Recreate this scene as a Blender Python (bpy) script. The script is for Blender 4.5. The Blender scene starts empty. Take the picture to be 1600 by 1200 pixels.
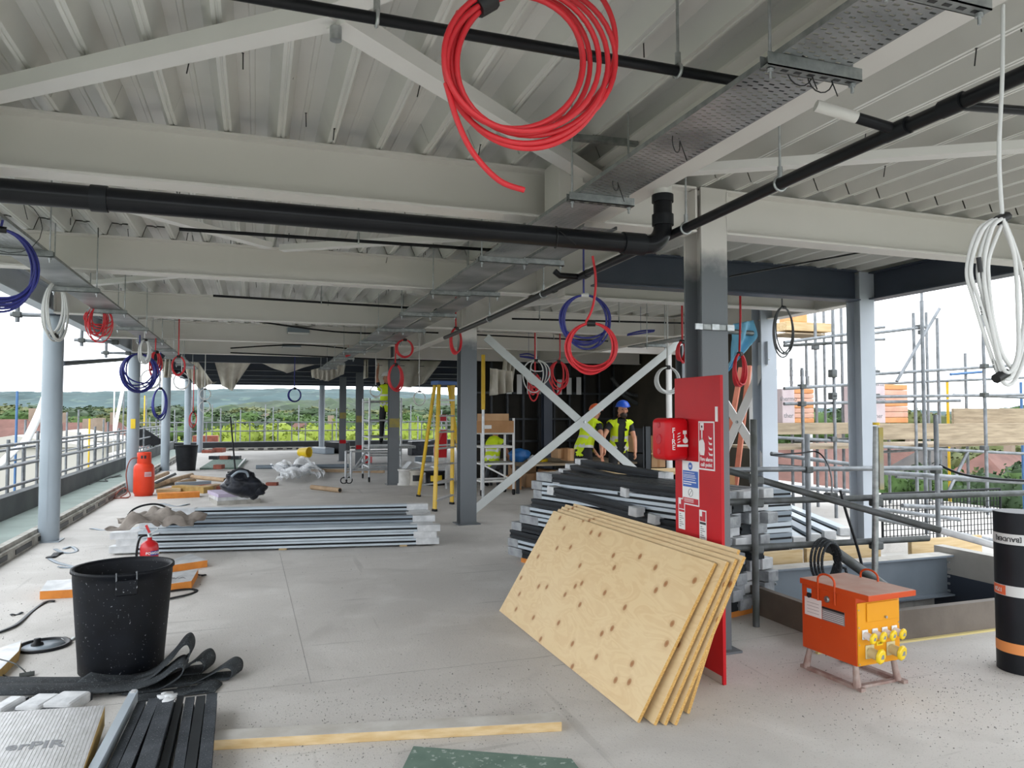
import bpy, bmesh, math, random
from mathutils import Vector, Matrix
import numpy as np

S = bpy.context.scene
COL = S.collection
RND = random.Random(7)

# ------------------------------------------------------------------ camera
F_PX = 1155.0
EYE = Vector((0.0, 0.0, 1.6))
PITCH = math.atan(47 / F_PX)
YAW = math.atan(400 / F_PX * math.cos(PITCH))
FW = Vector((math.sin(YAW) * math.cos(PITCH), math.cos(YAW) * math.cos(PITCH), math.sin(PITCH)))
RT = Vector((math.cos(YAW), -math.sin(YAW), 0))
UP = RT.cross(FW)
cam_d = bpy.data.cameras.new('camera')
cam_d.sensor_width = 36.0
cam_d.lens = F_PX / 1600 * 36.0
cam_d.clip_end = 6000
cam = bpy.data.objects.new('camera', cam_d)
COL.objects.link(cam)
cam.matrix_world = Matrix(((RT.x, UP.x, -FW.x, EYE.x), (RT.y, UP.y, -FW.y, EYE.y), (RT.z, UP.z, -FW.z, EYE.z), (0, 0, 0, 1)))
S.camera = cam

# ------------------------------------------------------------------ light: a plain white overcast sky
S.view_settings.view_transform = 'Standard'
S.view_settings.look = 'None'
S.view_settings.gamma = 1.0
S.view_settings.use_curve_mapping = False
S.view_settings.exposure = 1.2
W = bpy.data.worlds.new('overcast_sky')
S.world = W
W.use_nodes = True
wn = W.node_tree.nodes
wn['Background'].inputs[0].default_value = (0.90, 0.95, 1.0, 1)
wn['Background'].inputs[1].default_value = 1.6

def ray(u, v):
    return FW + RT * ((u - 800) / F_PX) + UP * ((600 - v) / F_PX)
def PZ(u, v, z=0.0):
    d = ray(u, v); return EYE + d * ((z - EYE.z) / d.z)
def PY(u, v, y):
    d = ray(u, v); return EYE + d * (y / d.y)
def PX(u, v, x):
    d = ray(u, v); return EYE + d * (x / d.x)

# ------------------------------------------------------------------ materials
def lin(c):
    if isinstance(c, str):
        c = tuple(int(c[i:i + 2], 16) for i in (0, 2, 4))
    r = []
    for x in c:
        x = x / 255.0
        r.append(x / 12.92 if x <= 0.04045 else ((x + 0.055) / 1.055) ** 2.4)
    return (*r, 1.0)

MATS = {}
def mat(name, c1, c2=None, scale=6.0, rough=0.6, metal=0.0, bump=0.0, bscale=None, spots=None, spot_scale=60, spot_th=0.68, detail=5, coord='Object', stretch=None, dist=0.0, lo=0.35, hi=0.65, trans=0.0, alpha=1.0, coat=0.0):
    if name in MATS: return MATS[name]
    m = bpy.data.materials.new(name); MATS[name] = m
    m.use_nodes = True
    nt = m.node_tree; N = nt.nodes; L = nt.links
    b = N['Principled BSDF']
    b.inputs['Base Color'].default_value = lin(c1)
    b.inputs['Roughness'].default_value = rough
    b.inputs['Metallic'].default_value = metal
    if trans: b.inputs['Transmission Weight'].default_value = trans
    if alpha < 1: b.inputs['Alpha'].default_value = alpha
    if coat: b.inputs['Coat Weight'].default_value = coat
    if c2 is None and not bump and spots is None: return m
    tc = N.new('ShaderNodeTexCoord')
    vec = tc.outputs[coord]
    if stretch:
        mp = N.new('ShaderNodeMapping'); mp.inputs['Scale'].default_value = stretch
        L.new(vec, mp.inputs[0]); vec = mp.outputs[0]
    out = None
    if c2 is not None:
        n = N.new('ShaderNodeTexNoise'); n.inputs['Scale'].default_value = scale; n.inputs['Detail'].default_value = detail; n.inputs['Distortion'].default_value = dist
        L.new(vec, n.inputs['Vector'])
        cr = N.new('ShaderNodeValToRGB')
        cr.color_ramp.elements[0].position = lo; cr.color_ramp.elements[0].color = lin(c1)
        cr.color_ramp.elements[1].position = hi; cr.color_ramp.elements[1].color = lin(c2)
        L.new(n.outputs['Fac'], cr.inputs[0]); out = cr.outputs[0]
    if spots is not None:
        n2 = N.new('ShaderNodeTexNoise'); n2.inputs['Scale'].default_value = spot_scale; n2.inputs['Detail'].default_value = 3
        L.new(vec, n2.inputs['Vector'])
        r2 = N.new('ShaderNodeValToRGB')
        r2.color_ramp.elements[0].position = spot_th; r2.color_ramp.elements[0].color = (0, 0, 0, 1)
        r2.color_ramp.elements[1].position = min(0.99, spot_th + 0.05); r2.color_ramp.elements[1].color = (1, 1, 1, 1)
        L.new(n2.outputs['Fac'], r2.inputs[0])
        mx = N.new('ShaderNodeMix'); mx.data_type = 'RGBA'
        L.new(r2.outputs[0], mx.inputs['Factor'])
        if out is not None: L.new(out, mx.inputs['A'])
        else: mx.inputs['A'].default_value = lin(c1)
        mx.inputs['B'].default_value = lin(spots)
        out = mx.outputs['Result']
    if out is not None: L.new(out, b.inputs['Base Color'])
    if bump:
        n3 = N.new('ShaderNodeTexNoise'); n3.inputs['Scale'].default_value = bscale or scale * 4; n3.inputs['Detail'].default_value = 4
        L.new(vec, n3.inputs['Vector'])
        bp = N.new('ShaderNodeBump'); bp.inputs['Strength'].default_value = bump; bp.inputs['Distance'].default_value = 0.01
        L.new(n3.outputs['Fac'], bp.inputs['Height']); L.new(bp.outputs[0], b.inputs['Normal'])
    return m

M = {}
M['deck'] = mat('painted_deck', 'dbdad5', 'cfcec9', 1.3, 0.36, 0.1, 0.0)
M['slab'] = mat('slab_concrete', 'a09d98', '8f8c88', 3, 0.9)
M['beam'] = mat('pale_beam_paint', 'e0dcd7', 'd8d4cf', 0.9, 0.5)
M['brace'] = mat('pale_brace_paint', 'e6e4e1', 'dedcd9', 1.5, 0.5)
M['col_grey'] = mat('grey_column_paint', '6d7276', '64696d', 1.5, 0.45)
M['col_blue'] = mat('blue_grey_column_paint', '97a1a9', '8b959d', 1.2, 0.45)
M['col_pale'] = mat('pale_grey_column_paint', 'b9c0c9', 'aeb5be', 1.2, 0.5)
M['navy'] = mat('dark_navy_steel', '434a58', '3b424f', 1.5, 0.45)
M['flat_steel'] = mat('pale_flat_steel', 'c4c8c6', 'b6bab8', 2, 0.5)
M['overspray'] = mat('white_overspray', 'd0cdc8', None, rough=0.6)
M['galv'] = mat('galvanised_steel', '9a9d9c', '7f8382', 25, 0.42, 0.75, 0.05)
M['galv_dull'] = mat('dull_scaffold_tube', '83868a', '696d70', 9, 0.5, 0.45, 0.08, 80)
M['galv_dark'] = mat('weathered_scaffold_tube', '5a5d5f', '464946', 9, 0.6, 0.35, 0.1, 80)
M['zinc'] = mat('bright_zinc', 'b9bcbd', 'a4a8a9', 30, 0.35, 0.8)
M['alu'] = mat('aluminium', 'c4c7c9', 'b2b5b7', 20, 0.4, 0.6)
M['black'] = mat('black_plastic', '17181b', '1d1f22', 8, 0.42)
M['black_dusty'] = mat('dusty_black_plastic', '0b0d11', '11141a', 7, 0.55, 0, 0.02, 60, spots='8a8d91', spot_scale=80, spot_th=0.685)
M['rubber'] = mat('dusty_rubber', '1e2124', '3c4043', 6, 0.8, 0, 0.15, 60, spots='7d8081', spot_scale=120, spot_th=0.63)
M['pipe'] = mat('black_soil_pipe', '121316', '1a1b1e', 3, 0.3)
M['red_cable'] = mat('red_cable', 'd22a33', 'c4202b', 4, 0.45)
M['blue_cable'] = mat('blue_cable', '2a2f86', '22276f', 4, 0.45)
M['white_cable'] = mat('white_cable', 'd6d6d4', 'c6c6c4', 4, 0.5)
M['grey_cable'] = mat('grey_cable', '6d6f70', '5a5c5d', 4, 0.5)
M['tape'] = mat('black_tape', '101012', None, rough=0.5)
M['red'] = mat('red_paint', 'b81d24', 'ae1920', 3, 0.4, 0, 0.02, 20, spots='9e1a20', spot_scale=6, spot_th=0.7)
M['red_gloss'] = mat('red_gloss_plastic', 'c4121c', 'ba0f19', 5, 0.3)
M['red_sign'] = mat('red_sign_face', 'b8323c', 'b02d37', 5, 0.4)
M['white'] = mat('white_plastic', 'dcdcda', None, rough=0.45)
M['white_wrap'] = mat('white_wrap', 'd2d3d4', 'b3b5b7', 9, 0.35, 0, 0.3, 25)
M['grey_wrap'] = mat('cloudy_wrap', '9a9da0', '7b7e82', 14, 0.3, 0, 0.5, 25)
M['blue_sign'] = mat('blue_sign', '2b5aa8', None, rough=0.4)
M['grey_print'] = mat('grey_print', '77797c', None, rough=0.5)
M['ink'] = mat('black_ink', '1b1c1e', None, rough=0.5)
M['timber'] = mat('pale_timber', 'ccb48c', 'ba9d6e', 3, 0.7, 0, 0.1, 30, stretch=(1, 12, 12))
M['timber_dusty'] = mat('dusty_timber_top', 'c6c3bd', 'b2ada5', 6, 0.9, 0, 0.15, 50)
M['board_wood'] = mat('weathered_board', 'a3937b', '857661', 2.5, 0.8, 0, 0.2, 30, stretch=(1, 10, 10), spots='5d5142', spot_scale=9, spot_th=0.72)
M['kerb'] = mat('brown_shutter_board', '6f655b', '5c534a', 3, 0.7, 0, 0.1, 40)
M['pir_edge'] = mat('orange_insulation_edge', 'd98a3c', 'c77a33', 8, 0.85, 0, 0.3, 60)
M['pir_tan'] = mat('tan_insulation_edge', 'b99a5c', 'a6854b', 12, 0.85, 0, 0.4, 60)
M['foil'] = mat('foil_facing', 'c9c9c9', 'b8b8b6', 10, 0.4, 0.25, 0.3, 30)
M['prof'] = mat('blue_grey_profile', 'bcc6ce', 'b0bac2', 2, 0.4, 0.1)
M['prof_mid'] = mat('mid_grey_profile', '87929c', '7b868f', 2, 0.4, 0.1)
M['prof_dark'] = mat('charcoal_profile', '23262a', '2d3135', 4, 0.4, 0.1)
M['prof_dusty'] = mat('dusty_charcoal_profile', '2c3035', '45494e', 5, 0.7, 0.0, 0.1, 60, spots='8d9092', spot_scale=170, spot_th=0.64)
M['film'] = mat('clear_polythene', 'e4e7ea', 'cfd3d6', 14, 0.25, 0, 0.5, 20, alpha=0.32)
M['card'] = mat('cardboard', 'b0855c', 'a1774f', 3, 0.8)
M['card2'] = mat('pale_cardboard', 'bf9a74', 'b08a64', 3, 0.8)
M['yellow'] = mat('yellow_fibreglass', 'd8b021', 'caa21a', 4, 0.5)
M['yellow_gloss'] = mat('yellow_plastic', 'e6c519', 'dcba12', 4, 0.4)
M['hivis'] = mat('hi_vis_fabric', 'd2ea1a', 'c2dc12', 6, 0.7, 0, 0.3, 18)
M['reflect'] = mat('reflective_tape', 'd0d2cf', None, rough=0.4, metal=0.2)
M['cloth_black'] = mat('black_workwear', '1c1d20', '26272b', 8, 0.85, 0, 0.4, 20)
M['cloth_grey'] = mat('grey_workwear', '55585c', '484b4f', 8, 0.85, 0, 0.4, 20)
M['skin'] = mat('skin', 'c38d70', 'b97f63', 9, 0.5)
M['hair'] = mat('dark_hair', '2a1f18', None, rough=0.7)
M['helmet_blue'] = mat('blue_helmet', '1a4fb8', None, rough=0.3)
M['helmet_orange'] = mat('orange_helmet', 'e2683f', None, rough=0.35)
M['orange'] = mat('orange_paint', 'c24c22', 'b8451d', 2, 0.4, 0, 0.02, 20, spots='b9866a', spot_scale=40, spot_th=0.72)
M['amber'] = mat('amber_paint', 'd89420', 'd08b18', 2, 0.4, spots='b98d4a', spot_scale=40, spot_th=0.73)
M['dusty_orange'] = mat('dusty_lid', 'b98e7c', 'c2a598', 5, 0.75, 0, 0.05, 40)
M['dusty_leg'] = mat('cement_caked_steel', 'a3948c', '8a7068', 14, 0.9, 0, 0.4, 50)
M['gas'] = mat('orange_red_cylinder', 'd8452b', 'cc3f26', 3, 0.4)
M['ext_red'] = mat('extinguisher_red', 'b81d22', None, rough=0.3)
M['rag'] = mat('grey_rag', '8f877f', '776f68', 8, 0.95, 0, 0.6, 25)
M['bag'] = mat('black_bin_bag', '191b20', '2b2e36', 9, 0.3, 0, 0.6, 14)
M['purple'] = mat('lilac_board', 'b3a8bd', 'a89db2', 5, 0.8)
M['green_board'] = mat('green_board', '6a7f73', '5b7065', 7, 0.8, 0, 0.1, 60, spots='9aa59e', spot_scale=30, spot_th=0.6)
M['green_roof'] = mat('green_roof_felt', '8b9892', '7e8b85', 2.5, 0.85, 0, 0.1, 60)
M['parapet'] = mat('dark_parapet', '5c5f60', '4b4e50', 2, 0.8, 0, 0.15, 30)
M['upstand'] = mat('dusty_upstand', 'b3b0a9', '8b8880', 5, 0.85, 0, 0.2, 30)
M['membrane'] = mat('torn_white_membrane', 'cfcabf', 'bdb8ac', 4, 0.8, 0, 0.3, 15)
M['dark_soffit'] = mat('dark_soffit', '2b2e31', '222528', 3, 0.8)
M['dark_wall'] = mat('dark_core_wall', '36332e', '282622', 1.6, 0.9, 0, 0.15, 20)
M['dark_stud'] = mat('dark_steel_stud', '2c2f33', '3a3d41', 5, 0.5, 0.3)
M['roll'] = mat('black_roofing_felt', '14161a', '1c1e23', 4, 0.45)
M['roll_label'] = mat('roll_label_white', 'c9cac8', None, rough=0.5)
M['roll_orange'] = mat('roll_label_orange', 'd98a4a', None, rough=0.5)
M['ident_orange'] = mat('roll_tag_orange', 'd9633a', None, rough=0.5)
M['copper'] = mat('copper_red_primer', 'b06a52', 'a25e48', 6, 0.55)
M['blue_sheet'] = mat('blue_polythene', '8fd0f0', '7cc4e8', 6, 0.35, 0, 0.3, 12)
M['blue_bag'] = mat('blue_sack', '2469ad', '1e5c9a', 8, 0.5, 0, 0.4, 14)
M['pink_pack'] = mat('pink_wrapped_insulation', 'dcae98', 'cf9c86', 5, 0.5, 0, 0.3, 12)
M['peach_pack'] = mat('orange_wrapped_insulation', 'dc9a62', 'cf8b54', 5, 0.5, 0, 0.3, 12)
M['pale_pack'] = mat('printed_pack_face', 'd3c4c6', 'c5b3b6', 4, 0.5)
M['yellow_mark'] = mat('yellow_marking_paint', 'a5954a', '8d8658', 8, .7)
M['yellow_end'] = mat('yellow_cap', 'd7b41a', None, rough=0.5)
M['blue_tube'] = mat('blue_painted_tube', '4a6f9a', '3d6290', 6, 0.5, 0.2)
M['white_concrete'] = mat('pale_concrete', 'c2bfba', 'aeaba5', 2, 0.85, 0, 0.1, 30)
M['mesh_black'] = mat('black_mesh', '1a1c1e', None, rough=0.6)
M['ceramic'] = mat('grey_white_kit', 'd0d0ce', None, rough=0.5)
M['dust_white'] = mat('white_dust_bag', 'd9d8d4', 'c8c6c1', 9, 0.8, 0, 0.5, 20)
M['brick_red'] = mat('brick_block', '8f5143', '7d4538', 9, 0.9, 0, 0.3, 50)
M['cardtube'] = mat('cardboard_tube', 'b39a7d', 'a08669', 5, 0.85)
M['grit'] = mat('crushed_grit', '8f8c88', '6e6b68', 20, 0.95)

for k_ in ('black', 'black_dusty', 'pipe', 'prof_dark', 'roll', 'rubber', 'prof_dusty', 'bag', 'mesh_black', 'red', 'red_gloss', 'red_sign', 'orange', 'amber', 'gas'):
    M[k_].node_tree.nodes['Principled BSDF'].inputs['Specular IOR Level'].default_value = 0.2

# ------------------------------------------------------------------ mesh builder
class MB:
    def __init__(s): s.v = []; s.f = []; s.sm = []; s.mi = []; s.cur = 0
    def slot(s, i): s.cur = i; return s
    def add(s, vs, fs, smooth=False):
        o = len(s.v); s.v.extend([tuple(p) for p in vs])
        for f in fs:
            s.f.append(tuple(o + i for i in f)); s.sm.append(smooth); s.mi.append(s.cur)
        return s
    def box(s, x0, y0, z0, x1, y1, z1):
        x0, x1 = min(x0, x1), max(x0, x1); y0, y1 = min(y0, y1), max(y0, y1); z0, z1 = min(z0, z1), max(z0, z1)
        return s.add([(x0, y0, z0), (x1, y0, z0), (x1, y1, z0), (x0, y1, z0), (x0, y0, z1), (x1, y0, z1), (x1, y1, z1), (x0, y1, z1)],
                     [(0, 3, 2, 1), (4, 5, 6, 7), (0, 1, 5, 4), (1, 2, 6, 5), (2, 3, 7, 6), (3, 0, 4, 7)])
    def obox(s, c, a, b, d):
        c, a, b, d = Vector(c), Vector(a), Vector(b), Vector(d)
        if a.cross(b).dot(d) < 0: d = -d
        P = [c - a - b - d, c + a - b - d, c + a + b - d, c - a + b - d, c - a - b + d, c + a - b + d, c + a + b + d, c - a + b + d]
        return s.add(P, [(0, 3, 2, 1), (4, 5, 6, 7), (0, 1, 5, 4), (1, 2, 6, 5), (2, 3, 7, 6), (3, 0, 4, 7)])
    def bar(s, p0, p1, w, h, up=(0, 0, 1)):
        p0, p1, up = Vector(p0), Vector(p1), Vector(up)
        d = (p1 - p0); t = d.normalized(); r = t.cross(up)
        if r.length < 1e-5: r = t.cross(Vector((1, 0, 0)))
        r.normalize(); u = r.cross(t).normalized()
        return s.obox((p0 + p1) / 2, d / 2, r * w / 2, u * h / 2)
    def tube(s, pts, r, n=8, closed=False, caps=True):
        P = [Vector(p) for p in pts]; m = len(P)
        R = r if isinstance(r, (list, tuple)) else [r] * m
        T = []
        for i in range(m):
            if closed: d = P[(i + 1) % m] - P[i - 1]
            else: d = P[min(i + 1, m - 1)] - P[max(i - 1, 0)]
            T.append(d.normalized() if d.length > 1e-9 else Vector((0, 0, 1)))
        a = T[0].cross(Vector((0, 0, 1)))
        if a.length < 0.05: a = T[0].cross(Vector((1, 0, 0)))
        a.normalize(); vs = []
        for i in range(m):
            a = (a - T[i] * a.dot(T[i]))
            if a.length < 1e-6: a = T[i].orthogonal()
            a.normalize(); b = T[i].cross(a)
            for k in range(n):
                an = 2 * math.pi * k / n
                vs.append(P[i] + (a * math.cos(an) + b * math.sin(an)) * R[i])
        fs = []
        for i in range(m if closed else m - 1):
            j = (i + 1) % m
            for k in range(n):
                k2 = (k + 1) % n
                fs.append((i * n + k, i * n + k2, j * n + k2, j * n + k))
        s.add(vs, fs, True)
        if caps and not closed:
            s.add(vs[:n], [tuple(reversed(range(n)))]); s.add(vs[-n:], [tuple(range(n))])
        return s
    def lathe(s, prof, n=24, c=(0, 0, 0), smooth=True, axis=None):
        c = Vector(c)
        if axis is None: A = Matrix.Identity(3)
        else: A = Vector((0, 0, 1)).rotation_difference(Vector(axis)).to_matrix()
        vs = []
        for (r, z) in prof:
            for k in range(n):
                an = 2 * math.pi * k / n
                vs.append(c + A @ Vector((r * math.cos(an), r * math.sin(an), z)))
        fs = []
        for i in range(len(prof) - 1):
            for k in range(n):
                k2 = (k + 1) % n
                fs.append((i * n + k, i * n + k2, (i + 1) * n + k2, (i + 1) * n + k))
        s.add(vs, fs, smooth)
        if prof[0][0] > 1e-4: s.add(vs[:n], [tuple(reversed(range(n)))])
        if prof[-1][0] > 1e-4: s.add(vs[-n:], [tuple(range(n))])
        return s
    def prism(s, poly, o, ux, uy, d):
        o, ux, uy, d = Vector(o), Vector(ux), Vector(uy), Vector(d)
        n = len(poly)
        area = sum(poly[i][0] * poly[(i + 1) % n][1] - poly[(i + 1) % n][0] * poly[i][1] for i in range(n))
        if (area > 0) != (ux.cross(uy).dot(d) > 0): poly = list(reversed(poly))
        a = [o + ux * x + uy * y for x, y in poly]; b = [p + d for p in a]
        fs = [tuple(reversed(range(n))), tuple(range(n, 2 * n))]
        for i in range(n):
            j = (i + 1) % n; fs.append((i, j, n + j, n + i))
        return s.add(a + b, fs)
    def isec(s, p0, p1, b, d, tw, tf, up=(0, 0, 1)):
        p0, p1, up = Vector(p0), Vector(p1), Vector(up)
        t = (p1 - p0).normalized(); r = t.cross(up).normalized(); u = r.cross(t).normalized()
        h = d / 2; w = b / 2; x = tw / 2
        poly = [(-w, -h), (w, -h), (w, -h + tf), (x, -h + tf), (x, h - tf), (w, h - tf), (w, h), (-w, h), (-w, h - tf), (-x, h - tf), (-x, -h + tf), (-w, -h + tf)]
        return s.prism(poly, p0, r, u, p1 - p0)
    def sheet(s, fn, nu, nv, th=0.0, smooth=True):
        vs = [Vector(fn(i / nu, j / nv)) for j in range(nv + 1) for i in range(nu + 1)]
        fs = [(j * (nu + 1) + i, j * (nu + 1) + i + 1, (j + 1) * (nu + 1) + i + 1, (j + 1) * (nu + 1) + i) for j in range(nv) for i in range(nu)]
        if th:
            nrm = [Vector((0, 0, 0)) for _ in vs]
            for f in fs:
                q = (vs[f[1]] - vs[f[0]]).cross(vs[f[3]] - vs[f[0]])
                for k in f: nrm[k] += q
            back = [v - (n.normalized() if n.length > 1e-12 else Vector((0, 0, 1))) * th for v, n in zip(vs, nrm)]
            N = len(vs); allv = vs + back
            fb = [tuple(N + k for k in reversed(f)) for f in fs]
            ed = []
            for i in range(nu):
                ed.append((i + 1, i, N + i, N + i + 1)); a = nv * (nu + 1) + i; ed.append((a, a + 1, N + a + 1, N + a))
            for j in range(nv):
                a = j * (nu + 1); ed.append((a, a + nu + 1, N + a + nu + 1, N + a)); a = j * (nu + 1) + nu; ed.append((a + nu + 1, a, N + a, N + a + nu + 1))
            s.add(allv, fs + fb + ed, smooth)
        else: s.add(vs, fs, smooth)
        return s
    def blob(s, c, r, sub=2, jit=0.12, seed=0, squash=(1, 1, 1)):
        bm = bmesh.new(); bmesh.ops.create_icosphere(bm, subdivisions=sub, radius=1.0)
        rr = random.Random(seed); ph = [rr.uniform(0, 6.28) for _ in range(6)]
        vs = []
        for v in bm.verts:
            p = v.co
            k = 1 + jit * (math.sin(p.x * 5 + ph[0]) * math.sin(p.y * 4 + ph[1]) + math.sin(p.z * 7 + ph[2] + p.x * 3) * 0.7 + rr.uniform(-0.5, 0.5))
            vs.append((c[0] + p.x * k * r * squash[0], c[1] + p.y * k * r * squash[1], c[2] + p.z * k * r * squash[2]))
        fs = [tuple(v.index for v in f.verts) for f in bm.faces]
        bm.free(); return s.add(vs, fs, True)
    def build(s, name, m, parent=None, bevel=0.0, origin=None):
        me = bpy.data.meshes.new(name)
        if parent is not None: off = ORG[parent.name]
        elif origin is not None: off = Vector(origin)
        else:
            xs = [p[0] for p in s.v]; ys = [p[1] for p in s.v]; zs = [p[2] for p in s.v]
            off = Vector(((min(xs) + max(xs)) / 2, (min(ys) + max(ys)) / 2, min(zs)))
        me.from_pydata([(p[0] - off.x, p[1] - off.y, p[2] - off.z) for p in s.v], [], s.f)
        me.polygons.foreach_set('use_smooth', s.sm)
        ms = m if isinstance(m, (list, tuple)) else [m]
        for q in ms: me.materials.append(q if not isinstance(q, str) else M[q])
        if len(ms) > 1: me.polygons.foreach_set('material_index', s.mi)
        me.update()
        o = bpy.data.objects.new(name, me); COL.objects.link(o)
        if parent is not None: o.parent = parent
        else: o.location = off
        ORG[o.name] = off
        if bevel:
            md = o.modifiers.new('bevel', 'BEVEL'); md.width = bevel; md.segments = 2; md.limit_method = 'ANGLE'; md.angle_limit = math.radians(40)
        return o
ORG = {}

def tag(o, label, cat, group=None, kind=None):
    if label: o['label'] = label
    if cat: o['category'] = cat
    if group: o['group'] = group
    if kind: o['kind'] = kind
    return o
def struct(o, label=None):
    o['kind'] = 'structure'
    if label: o['label'] = label
    return o
def thing(name, label, cat, loc=(0, 0, 0), group=None):
    o = bpy.data.objects.new(name, None); COL.objects.link(o)
    o.empty_display_size = 0.1; o.location = loc
    ORG[o.name] = Vector(loc)
    return tag(o, label, cat, group)
def twin(o, parent=None):
    c = o.copy(); COL.objects.link(c); c.parent = parent
    ORG[c.name] = ORG[o.name]
    for ch in list(o.children): twin(ch, c)
    return c
def text_geo(body, size, ext=0.0006, align='CENTER', shear=0.0, bold=0.0):
    cu = bpy.data.curves.new('lettering', 'FONT'); cu.body = body; cu.size = size; cu.extrude = ext; cu.align_x = align; cu.align_y = 'CENTER'; cu.shear = shear; cu.offset = bold; cu.resolution_u = 2
    o = bpy.data.objects.new('lettering', cu); COL.objects.link(o)
    dg = bpy.context.evaluated_depsgraph_get(); dg.update()
    me = o.evaluated_get(dg).to_mesh()
    vs = [tuple(v.co) for v in me.vertices]; fs = [tuple(p.vertices) for p in me.polygons]
    o.evaluated_get(dg).to_mesh_clear()
    bpy.data.objects.remove(o); bpy.data.curves.remove(cu)
    return vs, fs
def put_text(mb, body, size, o, ux, uy, **kw):
    vs, fs = text_geo(body, size, **kw)
    o, ux, uy = Vector(o), Vector(ux).normalized(), Vector(uy).normalized(); n = ux.cross(uy)
    mb.add([o + ux * x + uy * y + n * z for x, y, z in vs], fs); return mb
def smooth_path(pts, n=6):
    P = [Vector(p) for p in pts]; out = []
    for i in range(len(P) - 1):
        p0 = P[max(i - 1, 0)]; p1 = P[i]; p2 = P[i + 1]; p3 = P[min(i + 2, len(P) - 1)]
        for k in range(n):
            t = k / n
            out.append(0.5 * ((2 * p1) + (p2 - p0) * t + (2 * p0 - 5 * p1 + 4 * p2 - p3) * t * t + (3 * p1 - p0 - 3 * p2 + p3) * t ** 3))
    out.append(P[-1]); return out
# ================================================================== SETTING
# ---- floor: power-floated concrete, dusty
fm = bpy.data.materials.new('dusty_concrete_floor'); fm.use_nodes = True
nt = fm.node_tree; N = nt.nodes; L = nt.links; B = N['Principled BSDF']; B.inputs['Roughness'].default_value = 0.82
tc = N.new('ShaderNodeTexCoord')
def noise(scale, detail=5, vec=None, dist=0):
    n = N.new('ShaderNodeTexNoise'); n.inputs['Scale'].default_value = scale; n.inputs['Detail'].default_value = detail; n.inputs['Distortion'].default_value = dist
    L.new(vec or tc.outputs['Object'], n.inputs['Vector']); return n.outputs['Fac']
def ramp(fac, a, ca, b, cb):
    r = N.new('ShaderNodeValToRGB'); r.color_ramp.elements[0].position = a; r.color_ramp.elements[0].color = ca; r.color_ramp.elements[1].position = b; r.color_ramp.elements[1].color = cb
    L.new(fac, r.inputs[0]); return r.outputs[0]
def mixc(f, a, b):
    m = N.new('ShaderNodeMix'); m.data_type = 'RGBA'
    L.new(f, m.inputs['Factor'])
    if isinstance(a, tuple): m.inputs['A'].default_value = a
    else: L.new(a, m.inputs['A'])
    if isinstance(b, tuple): m.inputs['B'].default_value = b
    else: L.new(b, m.inputs['B'])
    return m.outputs['Result']
W0 = (0, 0, 0, 1); W1 = (1, 1, 1, 1)
base = ramp(noise(0.55, 6), 0.35, lin('bfbbb6'), 0.68, lin('d0ccc7'))
base = mixc(ramp(noise(2.2, 8, dist=0.5), 0.52, W0, 0.75, (0.55, 0.55, 0.55, 1)), base, lin('d9d6d2'))
base = mixc(ramp(noise(34, 3), 0.62, W0, 0.72, (0.5, 0.5, 0.5, 1)), base, lin('a5a29e'))
base = mixc(ramp(noise(120, 2), 0.64, W0, 0.72, (0.7, 0.7, 0.7, 1)), base, lin('6c6966'))
base = mixc(ramp(noise(0.9, 7, dist=1.5), 0.56, W0, 0.66, (0.35, 0.35, 0.35, 1)), base, lin('a8a49f'))
mp = N.new('ShaderNodeMapping'); mp.inputs['Scale'].default_value = (0.5, 9, 1); L.new(tc.outputs['Object'], mp.inputs[0])
base = mixc(ramp(noise(1.4, 3, mp.outputs[0]), 0.66, W0, 0.70, (0.3, 0.3, 0.3, 1)), base, lin('85827e'))
mp2 = N.new('ShaderNodeMapping'); mp2.inputs['Scale'].default_value = (8, 0.4, 1); L.new(tc.outputs['Object'], mp2.inputs[0])
base = mixc(ramp(noise(1.0, 3, mp2.outputs[0]), 0.68, W0, 0.72, (0.22, 0.22, 0.22, 1)), base, lin('7f7c78'))
L.new(base, B.inputs['Base Color'])
bp = N.new('ShaderNodeBump'); bp.inputs['Strength'].default_value = 0.25; bp.inputs['Distance'].default_value = 0.01
L.new(noise(70, 4), bp.inputs['Height']); L.new(bp.outputs[0], B.inputs['Normal'])
M['floor'] = fm

VX0, VX1, VY0, VY1 = 3.86, 6.62, 4.14, 5.80      # the open void in the slab
mb = MB()
for a in [(-2.6, -7, 16.0, VY0), (-2.6, VY0, VX0, VY1), (VX1, VY0, 16, VY1), (-2.6, VY1, 16.0, 35.0)]:
    if a[0] == VX1 or a[2] == 16.0:
        pass
# slab polygons (right edge of the deck is at x = 6.75 beside the void, the wing runs on behind it)
mb.box(-2.6, -3.6, -0.35, 6.75, VY0, 0.0)
mb.box(-2.6, VY0, -0.35, VX0, VY1, 0.0)
mb.box(-2.6, VY1, -0.35, 6.75, 7.2, 0.0)
mb.box(-2.6, 7.2, -0.35, 12.0, 35.0, 0.0)
floor = struct(mb.build('floor', M['floor'], origin=(0, 0, 0)), 'dusty pale grey concrete floor slab')
# day joints cut in the slab
for (x0, y0, x1, y1) in [(-2.4, 4.66, 1.85, 4.60), (-0.95, 3.2, -0.95, 9.0), (0.33, 4.6, 0.28, 9.0), (1.8, 4.42, 3.8, 4.5)]:
    q = MB(); q.bar((x0, y0, 0.0004), (x1, y1, 0.0004), 0.004, 0.0012); q.build('floor_joint', mat('joint_dust', 'a09d99', '8f8c88', 9, 0.9), floor)
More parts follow.
